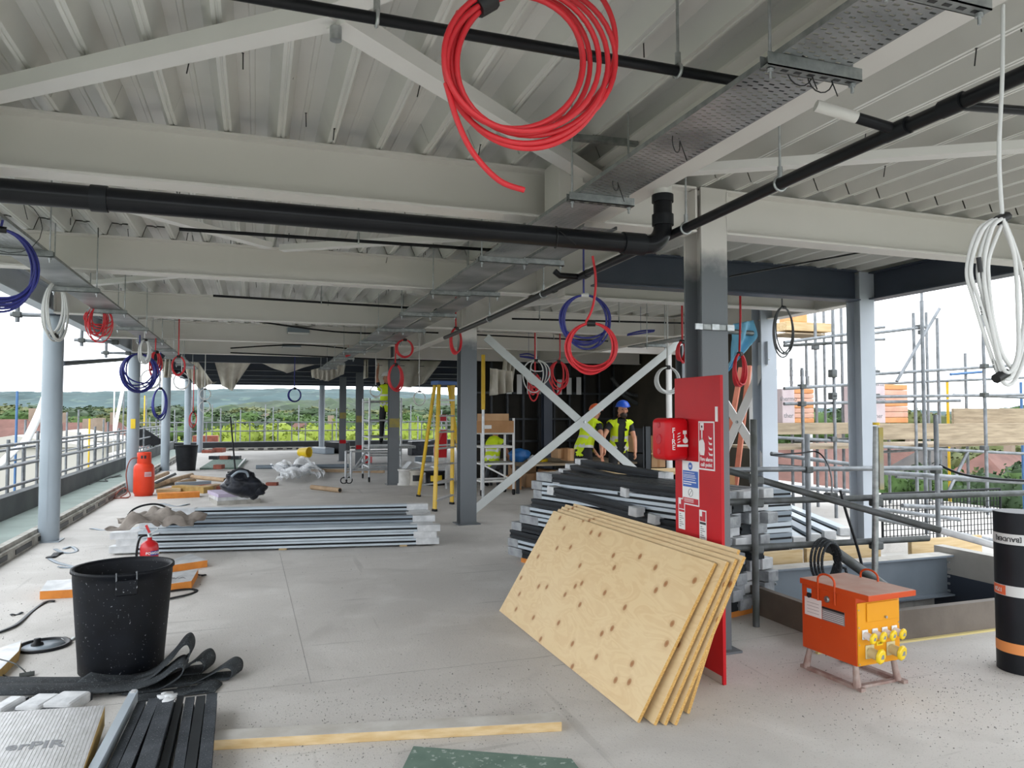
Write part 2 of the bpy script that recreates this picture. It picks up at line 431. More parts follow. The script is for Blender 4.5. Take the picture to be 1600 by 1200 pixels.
# lower level seen through the void
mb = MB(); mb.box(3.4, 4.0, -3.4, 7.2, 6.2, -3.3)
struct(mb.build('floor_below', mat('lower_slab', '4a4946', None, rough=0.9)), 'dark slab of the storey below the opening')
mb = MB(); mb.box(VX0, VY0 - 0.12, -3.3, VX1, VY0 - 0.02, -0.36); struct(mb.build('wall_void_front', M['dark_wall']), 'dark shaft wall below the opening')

# ---- ceiling: concrete on trapezoidal decking
ZB, ZT, PIT = 3.15, 3.26, 0.276
mb = MB(); mb.box(-2.75, -1.9, ZT + 0.02, 6.62, 20, ZT + 0.2); mb.box(6.62, 12.0, ZT + 0.02, 9.35, 15.0, ZT + 0.2); mb.box(6.62, 15.0, ZT + 0.02, 11.2, 20, ZT + 0.2)
ceil = struct(mb.build('ceiling', M['slab'], origin=(0, 0, 0)), 'pale painted trapezoidal steel deck soffit')
BEAM_Y = [-4.5, -1.5, 1.35, 4.38, 7.23, 10.42, 13.45, 16.5, 19.5]
def deck_sheet(x0, y0, y1, nr):
    q = MB(); prof = []
    for k in range(nr):
        x = x0 + k * PIT
        prof += [(x, ZT), (x + 0.055, ZT), (x + 0.060, ZT - 0.006), (x + 0.080, ZT - 0.006), (x + 0.085, ZT), (x + 0.15, ZT), (x + 0.198, ZB), (x + 0.214, ZB), (x + 0.217, ZB + 0.005), (x + 0.223, ZB + 0.005), (x + 0.226, ZB), (x + 0.238, ZB)]
    prof.append((x0 + nr * PIT, ZT))
    n = len(prof)
    vs = [(x, y0, z) for x, z in prof] + [(x, y1, z) for x, z in prof]
    q.add(vs, [(i, n + i, n + i + 1, i + 1) for i in range(n - 1)])
    return q
XS0 = -0.45 - 7 * PIT - 0.21
sheets = {}
def place_sheet(x0, ya, yb, nr, m):
    o = deck_sheet(0, 0, yb - ya, nr)
    key = (round(yb - ya, 3), nr)
    if key not in sheets:
        ob = o.build('deck_sheet', m, ceil); sheets[key] = ob.data
        ob.location = (x0, ya, 0)
    else:
        ob = bpy.data.objects.new('deck_sheet', sheets[key]); COL.objects.link(ob); ob.parent = ceil; ob.location = (x0, ya, 0)
    return ob
joints = [-1.9, 1.2, 4.12, 7.18, 10.36, 13.4, 16.45, 19.5]
for j in range(len(joints) - 1):
    x = XS0
    while x < (6.4 if joints[j] < 13.3 else 10.6):
        dz = 0.0 if j % 2 else 0.007
        ob = place_sheet(x, joints[j], joints[j + 1] - 0.012, 3, M['deck'])
        ob.location.z = dz
        x += 3 * PIT
# shot-fired screws and anchors hanging from the deck
sm = MB(); sm.tube([(0, 0, 0.02), (0.002, 0.003, -0.07)], 0.003, 5); sm.lathe([(0.006, 0.0), (0.006, 0.004)], 6)
scr = sm.build('deck_screw', M['ink'], ceil); first = True
rs = random.Random(3)
for k in range(290):
    x = rs.uniform(-2.2, 6.0); y = rs.uniform(1.5, 12.5)
    ph = (x - XS0) % PIT
    if 0.14 < ph < 0.25: z = ZB if 0.198 < ph < 0.238 else None
    else: z = ZT
    if z is None: continue
    if first: o = scr; first = False
    else: o = scr.copy(); COL.objects.link(o); o.parent = ceil
    o.location = (x, y, z - 0.002); o.rotation_euler = (rs.uniform(-.25, .25), rs.uniform(-.25, .25), rs.uniform(0, 6))

# dark-lined soffit beyond the last pale bay
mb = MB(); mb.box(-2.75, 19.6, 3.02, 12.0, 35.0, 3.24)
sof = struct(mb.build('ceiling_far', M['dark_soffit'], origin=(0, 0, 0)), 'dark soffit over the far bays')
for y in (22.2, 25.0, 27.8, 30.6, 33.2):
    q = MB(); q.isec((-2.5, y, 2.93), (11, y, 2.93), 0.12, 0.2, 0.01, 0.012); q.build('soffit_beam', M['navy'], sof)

# ---- left edge: upstand, felted gutter, parapet
mb = MB(); mb.box(-2.62, -3, 0.0, -2.52, 34.5, 0.12); mb.box(-2.64, -3, 0.12, -2.56, 34.5, 0.17)
up = struct(mb.build('trim_1', M['upstand']), 'dusty concrete upstand along the open left edge')
for k in range(26):
    y = 6.0 + k * 0.92
    q = MB(); q.box(-2.522, y, 0.03, -2.512, y + 0.62, 0.085); q.build('cladding_rail_hole', M['ink'], up)
mb = MB(); mb.box(-3.34, -3, 0.02, -2.62, 34.5, 0.10)
struct(mb.build('floor_gutter', M['green_roof']), 'green felted gutter strip behind the left upstand')
mb = MB(); mb.box(-3.50, -3, -0.4, -3.34, 35.4, 0.42)
struct(mb.build('wall_left', M['parapet']), 'low dark parapet wall along the left edge')
mb = MB(); mb.box(-3.5, 35.2, -0.4, 12, 35.4, 0.34); struct(mb.build('wall_far', M['dark_soffit']), 'low dark parapet at the far end')
mb = MB(); mb.box(-2.6, 34.2, 0.0, 12, 34.32, 0.14)
upf = struct(mb.build('trim_2', M['upstand']), 'slotted pale upstand at the far end')
for k in range(34):
    q = MB(); x = -2.3 + k * 0.4; q.box(x, 34.19, 0.05, x + 0.24, 34.2, 0.1); q.build('rail_slot', M['ink'], upf)
mb = MB(); mb.box(-6, 35.4, -0.5, 14, 40.5, -0.1)
struct(mb.build('floor_far_roof', M['white_concrete']), 'white membrane roof beyond the far parapet')
mb = MB(); mb.box(-9.0, 5, -2.6, -4.4, 36, -2.4)
struct(mb.build('floor_lower_roof', mat('white_roof', 'd8d8d6', 'c9c9c7', 1, 0.7)), 'white lower roof beside the left scaffold')

# ---- core wall behind the workers
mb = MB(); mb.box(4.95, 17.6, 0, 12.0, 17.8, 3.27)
cw = struct(mb.build('wall_back', M['dark_wall'], origin=(8, 17.7, 0)), 'dark core wall behind the workers')
rs = random.Random(11)
for k in range(13):
    x = 5.05 + k * 0.42
    q = MB(); q.box(x, 17.42, 0, x + 0.05, 17.5, 2.9); q.build('wall_stud', M['dark_stud'], cw)
for z in (0.9, 1.45, 2.1):
    q = MB(); q.box(4.98, 17.38, z, 9.15, 17.42, z + 0.05); q.build('wall_rail', M['dark_stud'], cw)
for k in range(9):
    x = 5.6 + k * 0.27
    q = MB(); q.box(x, 17.36, 2.1, x + 0.13, 17.38, 2.5 + rs.uniform(-0.05, 0.1)); q.build('packing_strip', M['white'], cw)
mb = MB(); mb.box(9.2, 12.0, 0, 9.35, 17.6, 3.27)
struct(mb.build('wall_core_right', mat('olive_core_wall', '4b453a', '3c372e', 1.4, 0.9)), 'olive brown core wall to the right of the workers')
mb = MB()
for x in (9.0, 10.35): mb.box(x, 11.9, 0, x + 0.06, 12.0, 2.35)
mb.box(9.0, 11.9, 2.35, 10.41, 12.0, 2.47)
struct(mb.build('door_1', M['white']), 'white door frame in the core wall')

# ---- void edge: shutter boards, trimmer beam, right-hand upstand
mb = MB(); mb.box(VX0 - 0.055, VY0 - 0.06, 0, VX0, 5.6, 0.215); struct(mb.build('trim_3', M['kerb']), 'brown shutter board on the left edge of the floor opening')
mb = MB(); mb.box(VX0, VY0 - 0.06, 0, VX1 + 0.1, VY0, 0.215); struct(mb.build('trim_4', M['kerb']), 'brown shutter board along the near edge of the floor opening')
mb = MB(); mb.box(VX0 - 0.3, VY0 - 0.085, 0.0, VX1, VY0 - 0.06, 0.012); struct(mb.build('trim_5', mat('foam_bead', 'c7b77e', None, rough=0.9)), 'yellowish foam bead under the near shutter board')
bmv = thing('trimmer_beam', 'blue grey steel trimmer beam spanning the floor opening', 'beam', (5.2, 5.65, -0.19))
q = MB(); q.isec((VX0 + 0.02, 5.65, 0.0), (VX1 - 0.05, 5.65, 0.0), 0.18, 0.40, 0.012, 0.016); q.build('beam_section', mat('trimmer_paint', '7a838c', '6c757e', 2, .5), bmv)
for (x, z) in [(4.33, 0.06), (4.33, -0.08), (4.48, 0.06), (4.48, -0.08)]:
    q = MB(); q.lathe([(0.016, 0), (0.016, 0.014), (0.009, 0.014), (0.009, 0.03)], 6, (x, 5.644, z), axis=(0, -1, 0)); q.build('bolt', M['zinc'], bmv)
for k in range(5):
    q = MB(); q.lathe([(0.012, 0), (0.012, 0.02)], 6, (6.48, 5.56, -0.14 + k * 0.07), axis=(0, -1, 0)); q.build('bolt', M['zinc'], bmv)
mb = MB(); mb.box(VX1 - 0.04, 3.9, 0.0, VX1 + 0.08, 5.8, 0.26); struct(mb.build('trim_6', M['white_concrete']), 'pale rendered upstand on the right edge of the floor opening')
mb = MB(); mb.box(VX1 - 0.05, 4.14, -0.36, VX1, 5.8, 0.0); struct(mb.build('trim_7', M['navy']), 'dark steel face below the pale upstand on the right of the opening')
mb = MB(); mb.box(6.75, 3.4, -3.4, 6.85, 6.4, -0.36); struct(mb.build('wall_void_shade_right', M['dark_wall']), 'dark wall added on the right below the opening to block light')  # dark walls added under the slab to keep light out of the void
mb = MB(); mb.box(3.3, 6.3, -3.4, 6.85, 6.4, -0.36); struct(mb.build('wall_void_shade_back', M['dark_wall']), 'dark wall added at the back below the opening to block light')  # added back wall, blocks light reaching the slab below
mb = MB(); mb.box(3.3, 3.4, -3.4, 3.4, 6.4, -0.36); struct(mb.build('wall_void_shade_left', M['dark_wall']), 'dark wall added on the left below the opening to block light')  # added left wall, closes the light-blocking box
q = MB(); q.box(VX0 + .02, 5.565, .2, VX1 - .05, 5.735, .203); q.build('dust_layer', M['timber_dusty'], bmv)
for (x0, x1, y, nm) in [(3.95, 5.05, 5.93, 'pale sawn board lying behind the trimmer beam, left one'), (5.12, 6.05, 5.96, 'pale sawn board lying behind the trimmer beam beside the column'), (6.5, 7.5, 6.0, 'pale sawn board lying behind the trimmer beam, right one')]:
    q = MB(); q.box(x0, y, 0.0, x1, y + 0.05, 0.28); tag(q.build('sawn_board', M['timber'], bevel=0.004), nm, 'board', 'boards behind the trimmer beam')
mb = MB(); mb.box(6.75, 6.2, -0.5, 16, 8.4, -0.12); struct(mb.build('floor_wing_roof', M['white_concrete']), 'pale flat roof beyond the mesh guard on the right')
mb = MB(); mb.box(6.75, 4.2, -0.3, 16, 6.2, -0.2); struct(mb.build('floor_wing', M['white_concrete']), 'pale slab right of the floor opening')
# ================================================================== STEEL FRAME
# grey column paint with pale intumescent overspray misted over its head
cm = bpy.data.materials.new('oversprayed_column'); cm.use_nodes = True
nt = cm.node_tree; N = nt.nodes; L = nt.links
tc = N.new('ShaderNodeTexCoord'); sp = N.new('ShaderNodeSeparateXYZ'); L.new(tc.outputs['Object'], sp.inputs[0])
nz = N.new('ShaderNodeTexNoise'); nz.inputs['Scale'].default_value = 5; nz.inputs['Detail'].default_value = 6; L.new(tc.outputs['Object'], nz.inputs['Vector'])
ma = N.new('ShaderNodeMath'); ma.operation = 'MULTIPLY_ADD'; ma.inputs[1].default_value = 0.35; L.new(nz.outputs['Fac'], ma.inputs[0]); L.new(sp.outputs['Z'], ma.inputs[2])
mr = N.new('ShaderNodeMapRange'); mr.inputs['From Min'].default_value = 2.72; mr.inputs['From Max'].default_value = 2.90; L.new(ma.outputs[0], mr.inputs['Value'])
mx = N.new('ShaderNodeMix'); mx.data_type = 'RGBA'; L.new(mr.outputs[0], mx.inputs['Factor']); mx.inputs['A'].default_value = lin('666b6f'); mx.inputs['B'].default_value = lin('d2cec9')
L.new(mx.outputs['Result'], N['Principled BSDF'].inputs['Base Color']); N['Principled BSDF'].inputs['Roughness'].default_value = .45
M['col_spray'] = cm
def beam(label, p0, p1, b=0.165, d=0.31, m='beam', tw=0.009, tf=0.014, name='cross_beam', group=None):
    q = MB(); q.isec(p0, p1, b, d, tw, tf); return tag(q.build(name, M[m]), label, 'beam', group)
ORD = ['nearest', 'second', 'third', 'fourth', 'fifth']
ZC = 2.995
for i, y in enumerate([4.38, 7.23, 10.42, 13.45, 16.5]):
    t = thing('cross_beam', f'pale steel cross beam left of the column row, {ORD[i]} in view', 'beam', (0.2, y, 2.84))
    q = MB(); q.isec((-2.36, y, ZC), (2.82, y, ZC), 0.165, 0.31, 0.009, 0.014); q.build('beam_section', M['beam'], t)
    for x in (-2.35, 2.81):
        q = MB(); q.box(x - 0.008, y - 0.09, 2.86, x + 0.008, y + 0.09, 3.13); q.build('end_plate', M['beam'], t)
    t = thing('cross_beam', f'pale steel cross beam right of the column row, {ORD[i]} in view', 'beam', (4.7, y, 2.84))
    q = MB(); q.isec((3.06, y, ZC), (6.38 if i < 3 else 9.1, y, ZC), 0.165, 0.31, 0.009, 0.014); q.build('beam_section', M['beam'], t)
    q = MB(); q.box(3.05, y - 0.09, 2.86, 3.066, y + 0.09, 3.13); q.build('end_plate', M['beam'], t)
beam('pale steel cross beam overhead behind the camera', (-2.36, 1.35, ZC), (1.9, 1.35, ZC))
beam('pale long steel beam above the cable tray, nearest to the camera', (2.03, -3, ZC), (2.03, 4.29, ZC), name='long_beam')
q = thing('beam_stub', 'pale stub bracket where the long beam meets the nearest cross beam', 'bracket', (1.78, 4.25, 2.86))
s = MB(); s.box(1.70, 4.05, 2.85, 1.86, 4.29, 3.14); s.build('plate', M['beam'], q, bevel=0.006)
s = MB(); s.lathe([(0.014, 0), (0.014, 0.012)], 6, (1.78, 4.05, 3.05), axis=(0, -1, 0)); s.build('bolt', M['zinc'], q)
beam('pale long steel beam on the column row beyond the nearest column', (2.70, 4.48, ZC), (2.86, 10.3, ZC), name='long_beam')
beam('pale long steel beam on the column row beyond the third cross beam', (2.90, 10.6, ZC), (2.92, 16.6, ZC), name='long_beam')
beam('grey edge beam on the left column row', (-2.42, -3, 3.0), (-2.42, 34, 3.0), 0.15, 0.28, 'col_pale', name='edge_beam')
beam('dark navy beam from the near column row to the right corner column', (3.05, 6.40, 3.0), (6.2, 6.40, 3.0), 0.17, 0.33, 'navy', name='edge_beam')
beam('dark navy edge beam running toward the camera from the right corner column', (6.40, -1.8, 3.0), (6.40, 6.5, 3.0), 0.17, 0.30, 'navy', name='edge_beam')
beam('pale edge beam on the right beyond the corner column', (6.42, 6.56, 3.0), (6.42, 16.9, 3.0), 0.17, 0.31, 'beam', name='edge_beam')
beam('dark beam across the building where the pale deck ends', (-2.6, 19.5, 2.97), (9.2, 19.5, 2.97), 0.15, 0.2, 'navy', name='cross_beam')

def hcol(label, x, y, m='col_grey', z0=0, z1=3.15, b=0.205, d=0.205, tf=0.016, tw=0.011, plate=True, name='steel_column', bands=None):
    t = thing(name, label, 'column', (x, y, z0))
    q = MB(); h = d / 2; w = b / 2; c = tw / 2
    poly = [(-w, -h), (w, -h), (w, -h + tf), (c, -h + tf), (c, h - tf), (w, h - tf), (w, h), (-w, h), (-w, h - tf), (-c, h - tf), (-c, -h + tf), (-w, -h + tf)]
    q.prism(poly, (x, y, z0), (1, 0, 0), (0, 1, 0), (0, 0, z1 - z0)); q.build('column_shaft', M[m], t)
    if plate:
        q = MB(); q.box(x - w - .05, y - h - .05, z0, x + w + .05, y + h + .05, z0 + 0.015); q.build('base_plate', M[m], t)
    if bands:
        for (za, zb, mm) in bands:
            q = MB(); q.box(x - w - .002, y - h - .002, za, x + w + .002, y - h, zb); q.build('paint_mark', M[mm], t)
    return t
nc = hcol('grey H-section column beside the red fire point board', 2.95, 4.40, m='col_spray', d=0.22)
q = MB(); q.box(2.84, 4.262, 2.17, 3.02, 4.288, 2.205); q.build('strap', M['galv'], nc)
for x in (2.80, 2.93, 3.05):
    q = MB(); q.box(x - .028, 4.252, 2.168, x + .028, 4.262, 2.207); q.build('strap_clip', M['zinc'], nc)
hcol('grey H-section column behind the long profile bundle, beside the yellow stepladder', 2.93, 10.50, m='col_spray', b=0.24, d=0.22)
hcol('grey H-section column with yellow paint band, third of the column row', 2.97, 16.85, b=0.23, d=0.23, bands=[(1.30, 1.50, 'yellow_mark')])
hcol('slim dark grey column with yellow band, fourth of the column row', 2.95, 22.6, m='col_grey', b=0.21, bands=[(1.35, 1.55, 'yellow_mark'), (0.55, 0.67, 'red')])
hcol('slim dark grey column with yellow band, fifth and farthest of the column row', 2.80, 25.8, m='col_grey', b=0.21, bands=[(1.45, 1.65, 'yellow_mark'), (0.6, 0.72, 'red')])
hcol('tall corner column with pale front flange beside the floor opening', 6.29, 6.42, m='col_pale', z0=-0.35, b=0.2, d=0.2)
hcol('pale column beside the white X-brace on the right', 6.36, 8.15, m='col_pale', b=0.24, d=0.2)
hcol('grey column at the right end of the big cross brace', 6.62, 10.5, m='col_grey')
hcol('dark narrow column against the core wall', 6.75, 16.9, m='navy', b=0.22)
def rcol(label, x, y, r, extra=None):
    t = thing('round_column', label, 'column', (x, y, 0))
    q = MB(); q.tube([(x, y, 0), (x, y, 2.86)], r, 28); q.build('column_shaft', M['col_blue'], t)
    q = MB(); q.box(x - r - .03, y - r - .03, 0, x + r + .03, y + r + .03, 0.012); q.build('base_plate', M['col_blue'], t)
    q = MB(); q.tube([(x, y, 2.84), (x, y, 2.862)], r + 0.04, 20); q.build('cap_plate', M['navy'], t)
    if extra: extra(t, x, y, r)
def seam(t, x, y, r):
    q = MB(); q.box(x - 0.004 + 0.0, y - r - 0.003, 0.2, x + 0.004, y - r + 0.002, 1.25); q.build('conduit', M['col_blue'], t)
def ytag(t, x, y, r):
    q = MB(); q.box(x - 0.03, y - r - 0.01, 1.30, x + 0.06, y - r + 0.006, 1.5); q.build('yellow_tag', M['yellow_gloss'], t, bevel=0.01)
rcol('blue grey round column on the left edge, nearest to the camera', -2.45, 10.78, 0.118, seam)
rcol('blue grey round column with yellow tag beside the gas cylinder', -2.40, 17.05, 0.118, ytag)
rcol('blue grey round column on the left edge behind the gas cylinder', -2.42, 23.1, 0.118)
rcol('blue grey round column rising behind the black bucket, left of the far pair', -2.42, 30.2, 0.118)
rcol('blue grey round column rising behind the black bucket, right of the far pair', -2.20, 33.4, 0.118)
rcol('blue grey round column at the far parapet in the middle of the view', 2.70, 33.0, 0.118)

# ---- flat bracing
def flat(name, label, p0, p1, w=0.075, h=0.05, m='brace', up=(0, 0, 1)):
    q = MB(); q.bar(p0, p1, w, h, up); return tag(q.build(name, M[m]), label, 'brace')
A = PZ(-40, 150, 3.08); Bp = PZ(525, 22, 3.08); Cp = PZ(925, 280, 3.08)
flat('roof_brace', 'pale diagonal roof brace crossing the upper left of the deck', (A.x, A.y, 3.08), (Bp.x, Bp.y, 3.08), 0.10, 0.07)
flat('roof_brace', 'pale diagonal roof brace running behind the big red cable coil', (Bp.x, Bp.y, 3.07), (Cp.x, Cp.y - 0.05, 3.07), 0.10, 0.07)
flat('roof_brace', 'pale diagonal roof brace continuing up out of view above the sprinkler pipe', (Bp.x - 0.05, Bp.y, 3.09), (Bp.x + 1.3, Bp.y - 1.7, 3.09), 0.10, 0.07)
q = MB(); q.lathe([(0.022, 0), (0.022, 0.05)], 12, (Bp.x, Bp.y, 2.98)); tag(q.build('brace_bolt', M['zinc']), 'round bolt end under the meeting point of the roof braces', 'bolt')
for (u0, v0, u1, v1, z, nm) in [(175, 318, 420, 384, 3.05, 'pale roof brace left of centre above the second cross beam'), (440, 388, 760, 368, 3.05, 'pale roof brace right of centre above the second cross beam'), (140, 443, 275, 430, 3.05, 'pale roof brace beside the left cable tray'),
                               (640, 455, 700, 470, 3.05, 'short pale roof brace beside the middle of the cable tray'), (1040, 268, 1640, 226, 3.06, 'long pale roof brace across the upper right deck'), (800, 478, 990, 458, 3.05, 'pale roof brace behind the hanging blue and red coils'), (770, 500, 900, 535, 3.05, 'pale roof brace left of the hanging coils')]:
    a = PZ(u0, v0, z); b = PZ(u1, v1, z); flat('roof_brace', nm, a, b, 0.085, 0.05)
# big X brace between the second row columns
t = thing('cross_brace', 'large pale flat steel X-brace in front of the two workers', 'brace', (4.7, 10.42, 0))
q = MB(); q.bar((2.95, 10.40, 0.16), (6.6, 10.40, 2.86), 0.012, 0.12, (0, 0, 1)); q.build('brace_flat', M['flat_steel'], t)
q = MB(); q.bar((3.2, 10.425, 2.74), (6.55, 10.425, -0.02), 0.012, 0.12, (0, 0, 1)); q.build('brace_flat', M['flat_steel'], t)
q = MB(); q.lathe([(0.02, 0), (0.02, 0.02)], 8, (4.78, 10.39, 1.48), axis=(0, -1, 0)); q.build('bolt', M['zinc'], t)
t = thing('cross_brace', 'narrow white X-brace beside the right pale column', 'brace', (6.32, 9, 0))
q = MB(); q.bar((6.32, 8.05, 2.36), (6.32, 9.75, 0.02), 0.012, 0.15, (0, 0, 1)); q.build('brace_flat', M['brace'], t)
q = MB(); q.bar((6.34, 8.1, 0.88), (6.34, 9.9, 2.66), 0.012, 0.15, (0, 0, 1)); q.build('brace_flat', M['brace'], t)
q = MB(); q.lathe([(0.02, 0), (0.02, 0.02)], 8, (6.31, 8.68, 1.49), axis=(-1, 0, 0)); q.build('bolt', M['zinc'], t)
q = MB(); q.box(6.30, 8.0, 2.25, 6.34, 8.2, 2.55); q.build('gusset', M['col_pale'], t)
# ================================================================== SERVICES UNDER THE DECK
# perforated tray material: real see-through slots
tm = bpy.data.materials.new('perforated_galvanised_tray'); tm.use_nodes = True
nt = tm.node_tree; N = nt.nodes; L = nt.links; B = N['Principled BSDF']
B.inputs['Metallic'].default_value = 0.7; B.inputs['Roughness'].default_value = 0.42
tc = N.new('ShaderNodeTexCoord'); sp = N.new('ShaderNodeSeparateXYZ'); L.new(tc.outputs['Object'], sp.inputs[0])
def mth(op, a, b=None):
    n = N.new('ShaderNodeMath'); n.operation = op
    for i, x in enumerate((a, b)):
        if x is None: continue
        if isinstance(x, (int, float)): n.inputs[i].default_value = x
        else: L.new(x, n.inputs[i])
    return n.outputs[0]
row = mth('FLOOR', mth('DIVIDE', sp.outputs['X'], 0.032))
fx = mth('FRACT', mth('DIVIDE', sp.outputs['X'], 0.032))
fy = mth('FRACT', mth('ADD', mth('DIVIDE', sp.outputs['Y'], 0.03), mth('MULTIPLY', mth('MODULO', row, 2.0), 0.5)))
hx = mth('LESS_THAN', mth('ABSOLUTE', mth('SUBTRACT', fx, 0.5)), 0.34)
hy = mth('LESS_THAN', mth('ABSOLUTE', mth('SUBTRACT', fy, 0.5)), 0.14)
hole = mth('MULTIPLY', hx, hy)
L.new(mth('SUBTRACT', 1.0, hole), B.inputs['Alpha'])
nz = N.new('ShaderNodeTexNoise'); nz.inputs['Scale'].default_value = 2.2; L.new(tc.outputs['Object'], nz.inputs['Vector'])
cr = N.new('ShaderNodeValToRGB'); cr.color_ramp.elements[0].color = lin('868a8c'); cr.color_ramp.elements[1].color = lin('b9babb'); cr.color_ramp.elements[0].position = .4; cr.color_ramp.elements[1].position = .62
L.new(nz.outputs['Fac'], cr.inputs[0]); L.new(cr.outputs[0], B.inputs['Base Color'])
M['tray'] = tm

def tray(label, x0, x1, z, y0, y1, hang, ext=0.05, ro=True):
    t = thing('cable_tray', label, 'cable tray', ((x0 + x1) / 2, y0, z))
    y = y0
    while y < y1 - 0.01:
        ye = min(y + 3.0, y1)
        q = MB(); q.box(x0 + 0.001, y, z, x1 - 0.001, ye, z + 0.0014); q.build('tray_base', M['tray'], t)
        for x, s in ((x0, 1), (x1, -1)):
            q = MB(); q.box(x - 0.0012, y, z, x + 0.0012, ye, z + 0.02); q.box(x, y, z + 0.018, x + s * 0.008, ye, z + 0.02); q.build('tray_side', M['galv'], t)
            k = 0
            if ye < 6:
                pass
        y = ye + 0.004
    for h in hang:
        q = MB(); q.box(x0 - ext, h - 0.02, z - 0.042, x1 + ext, h + 0.02, z - 0.038); q.box(x0 - ext, h - 0.02, z - 0.042, x1 + ext, h - 0.017, z - 0.001); q.box(x0 - ext, h + 0.017, z - 0.042, x1 + ext, h + 0.02, z - 0.001)
        sp_ = q.build('hanger_strut', M['galv'], t)
        w = (x1 - x0 + 2 * ext); n = int(w / 0.05)
        for k in range(n):
            xx = x0 - ext + 0.025 + k * 0.05
            s = MB(); s.box(xx - 0.012, h - 0.006, z - 0.0432, xx + 0.012, h + 0.006, z - 0.0421)
            if h < 4.5: s.build('strut_slot', M['ink'], sp_)
        for x in (x0 - ext * 0.55, x1 + ext * 0.55):
            q = MB(); q.tube([(x, h, z - 0.075), (x, h, ZT)], 0.005, 6); q.build('threaded_rod', M['zinc'], t)
            q = MB(); q.lathe([(0.011, 0), (0.011, 0.01)], 6, (x, h, z - 0.055)); q.build('nut', M['zinc'], t)
    return t
t1 = tray('wide perforated cable tray running overhead from the upper right', 1.50, 1.76, 2.70, 0.6, 12.4, [1.40, 1.84, 3.34, 4.9, 6.4, 7.9, 9.5, 11.2])
t1b = tray('perforated cable tray run far along the middle of the ceiling', 1.45, 1.75, 2.70, 12.5, 19.0, [13.0, 14.6, 16.2, 17.8])
t2 = tray('narrower perforated cable tray beside the black pipe beyond the nearest cross beam', 1.84, 2.06, 2.72, 4.0, 13.5, [4.95, 6.45, 8.0, 9.6, 11.3])
t3 = tray('perforated cable tray along the left edge of the ceiling', -1.57, -1.31, 2.66, 0.8, 19.0, [4.3, 5.5, 7.0, 8.4, 10.0, 11.6, 13.2, 15.0, 17.0])
t4 = tray('short perforated tray with hangers above the right X-brace', 5.0, 5.22, 2.55, 7.4, 9.4, [7.6, 8.8])
# zip ties on the near tray
def tie(cx, cy, z, r, ax, label):
    q = MB(); pts = [(cx + r * math.cos(a) * ax[0], cy + r * math.cos(a) * ax[1], z + r * math.sin(a)) for a in [i * 2 * math.pi / 16 for i in range(16)]]
    q.tube(pts, 0.0022, 5, closed=True); q.tube([pts[3], (pts[3][0] + .03, pts[3][1] - .02, pts[3][2] + .01 - 0.12)], 0.002, 5)
    tag(q.build('cable_tie', M['tape']), label, 'cable tie', 'loose cable ties on the trays')
tie(1.60, 1.86, 2.68, 0.05, (1, 0), 'black looped cable tie hanging off the near tray hanger, left one')
tie(1.68, 1.86, 2.67, 0.05, (1, 0), 'black looped cable tie hanging off the near tray hanger, right one')
tie(1.58, 2.55, 2.69, 0.04, (0.8, 0.6), 'small black cable tie loop under the tray beside the red coil')
tie(1.60, 3.12, 2.69, 0.03, (0.8, 0.6), 'small black cable tie loop under the tray above the black soil pipe')
tie(-1.36, 4.95, 2.69, 0.16, (1, 0.1), 'big open black cable tie loop on the left tray beside the blue coil')
# strut fixed across the deck
q = MB(); a = PZ(865, 212, 3.13); b = PZ(995, 224, 3.13); q.bar(a, b, 0.04, 0.03); tag(q.build('deck_strut', M['galv']), 'short galvanised strut fixed to the deck above the near tray', 'strut')
q = MB(); a = PZ(1050, 120, 3.12); b = PZ(1080, 110, 3.12)

def hanger(mbt, x, y, z, r, zt=ZT - 0.02):
    q = MB(); pts = [(x + (r + .004) * math.cos(a), y, z + (r + .004) * math.sin(a)) for a in [i * 2 * math.pi / 18 for i in range(18)]]
    return q
def pipe(name, label, pts, r, m='pipe', collars=(), clips=(), axis='x', n=14, cat='pipe'):
    t = thing(name, label, cat, pts[0])
    q = MB(); q.tube(pts, r, n); q.build('pipe_run', M[m], t)
    for c in collars:
        c = [Vector(x) for x in c]; d = (c[1] - c[0]); q = MB(); q.tube([c[0], c[1]], r * 1.17, n); q.build('coupling', M['black'], t)
    for (x, y, z) in clips:
        ax = (1, 0) if axis == 'y' else (0, 1)
        q = MB(); pts2 = [(x + (r + .004) * math.cos(a) * ax[0], y + (r + .004) * math.cos(a) * ax[1], z + (r + .004) * math.sin(a)) for a in [i * 2 * math.pi / 18 for i in range(18)]]
        q.tube(pts2, 0.0065, 6, closed=True)
        cl = q.build('pipe_clip', M['zinc'], t)
        q = MB(); q.tube([(x, y, z + r + 0.004), (x, y, ZB + .04)], 0.0055, 6); q.lathe([(0.011, 0), (0.011, 0.045)], 8, (x, y, z + r + 0.004)); q.build('hanger_rod', M['zinc'], cl)
    return t
# soil pipe with bend
yp, zp, rp = 3.55, 2.525, 0.051
bend = [(2.0 + 0.11 * math.sin(a), yp, zp + 0.11 - 0.11 * math.cos(a)) for a in [i * math.pi / 2 / 8 for i in range(9)]]
t = pipe('soil_pipe', 'thick black plastic soil pipe with an upturned bend under the nearest cross beam', [(-3.2, yp, zp), (1.9, yp, zp)] + bend + [(2.11, yp, 2.80)], rp, collars=[((1.86, yp, zp), (1.99, yp, zp)), ((2.11, yp, 2.64), (2.11, yp, 2.70)), ((2.11, yp, 2.77), (2.11, yp, 2.81))], n=20)
for x in (PY(155, 293, yp).x,):
    q = MB(); q.tube([(x - 0.03, yp, zp), (x + 0.035, yp, zp)], rp * 1.12, 20); q.build('coupling', M['black'], t)
q = MB(); q.tube([(2.11, yp, 2.81), (2.11, yp, 2.92)], rp * 0.98, 20); q.build('painted_end', M['overspray'], t)
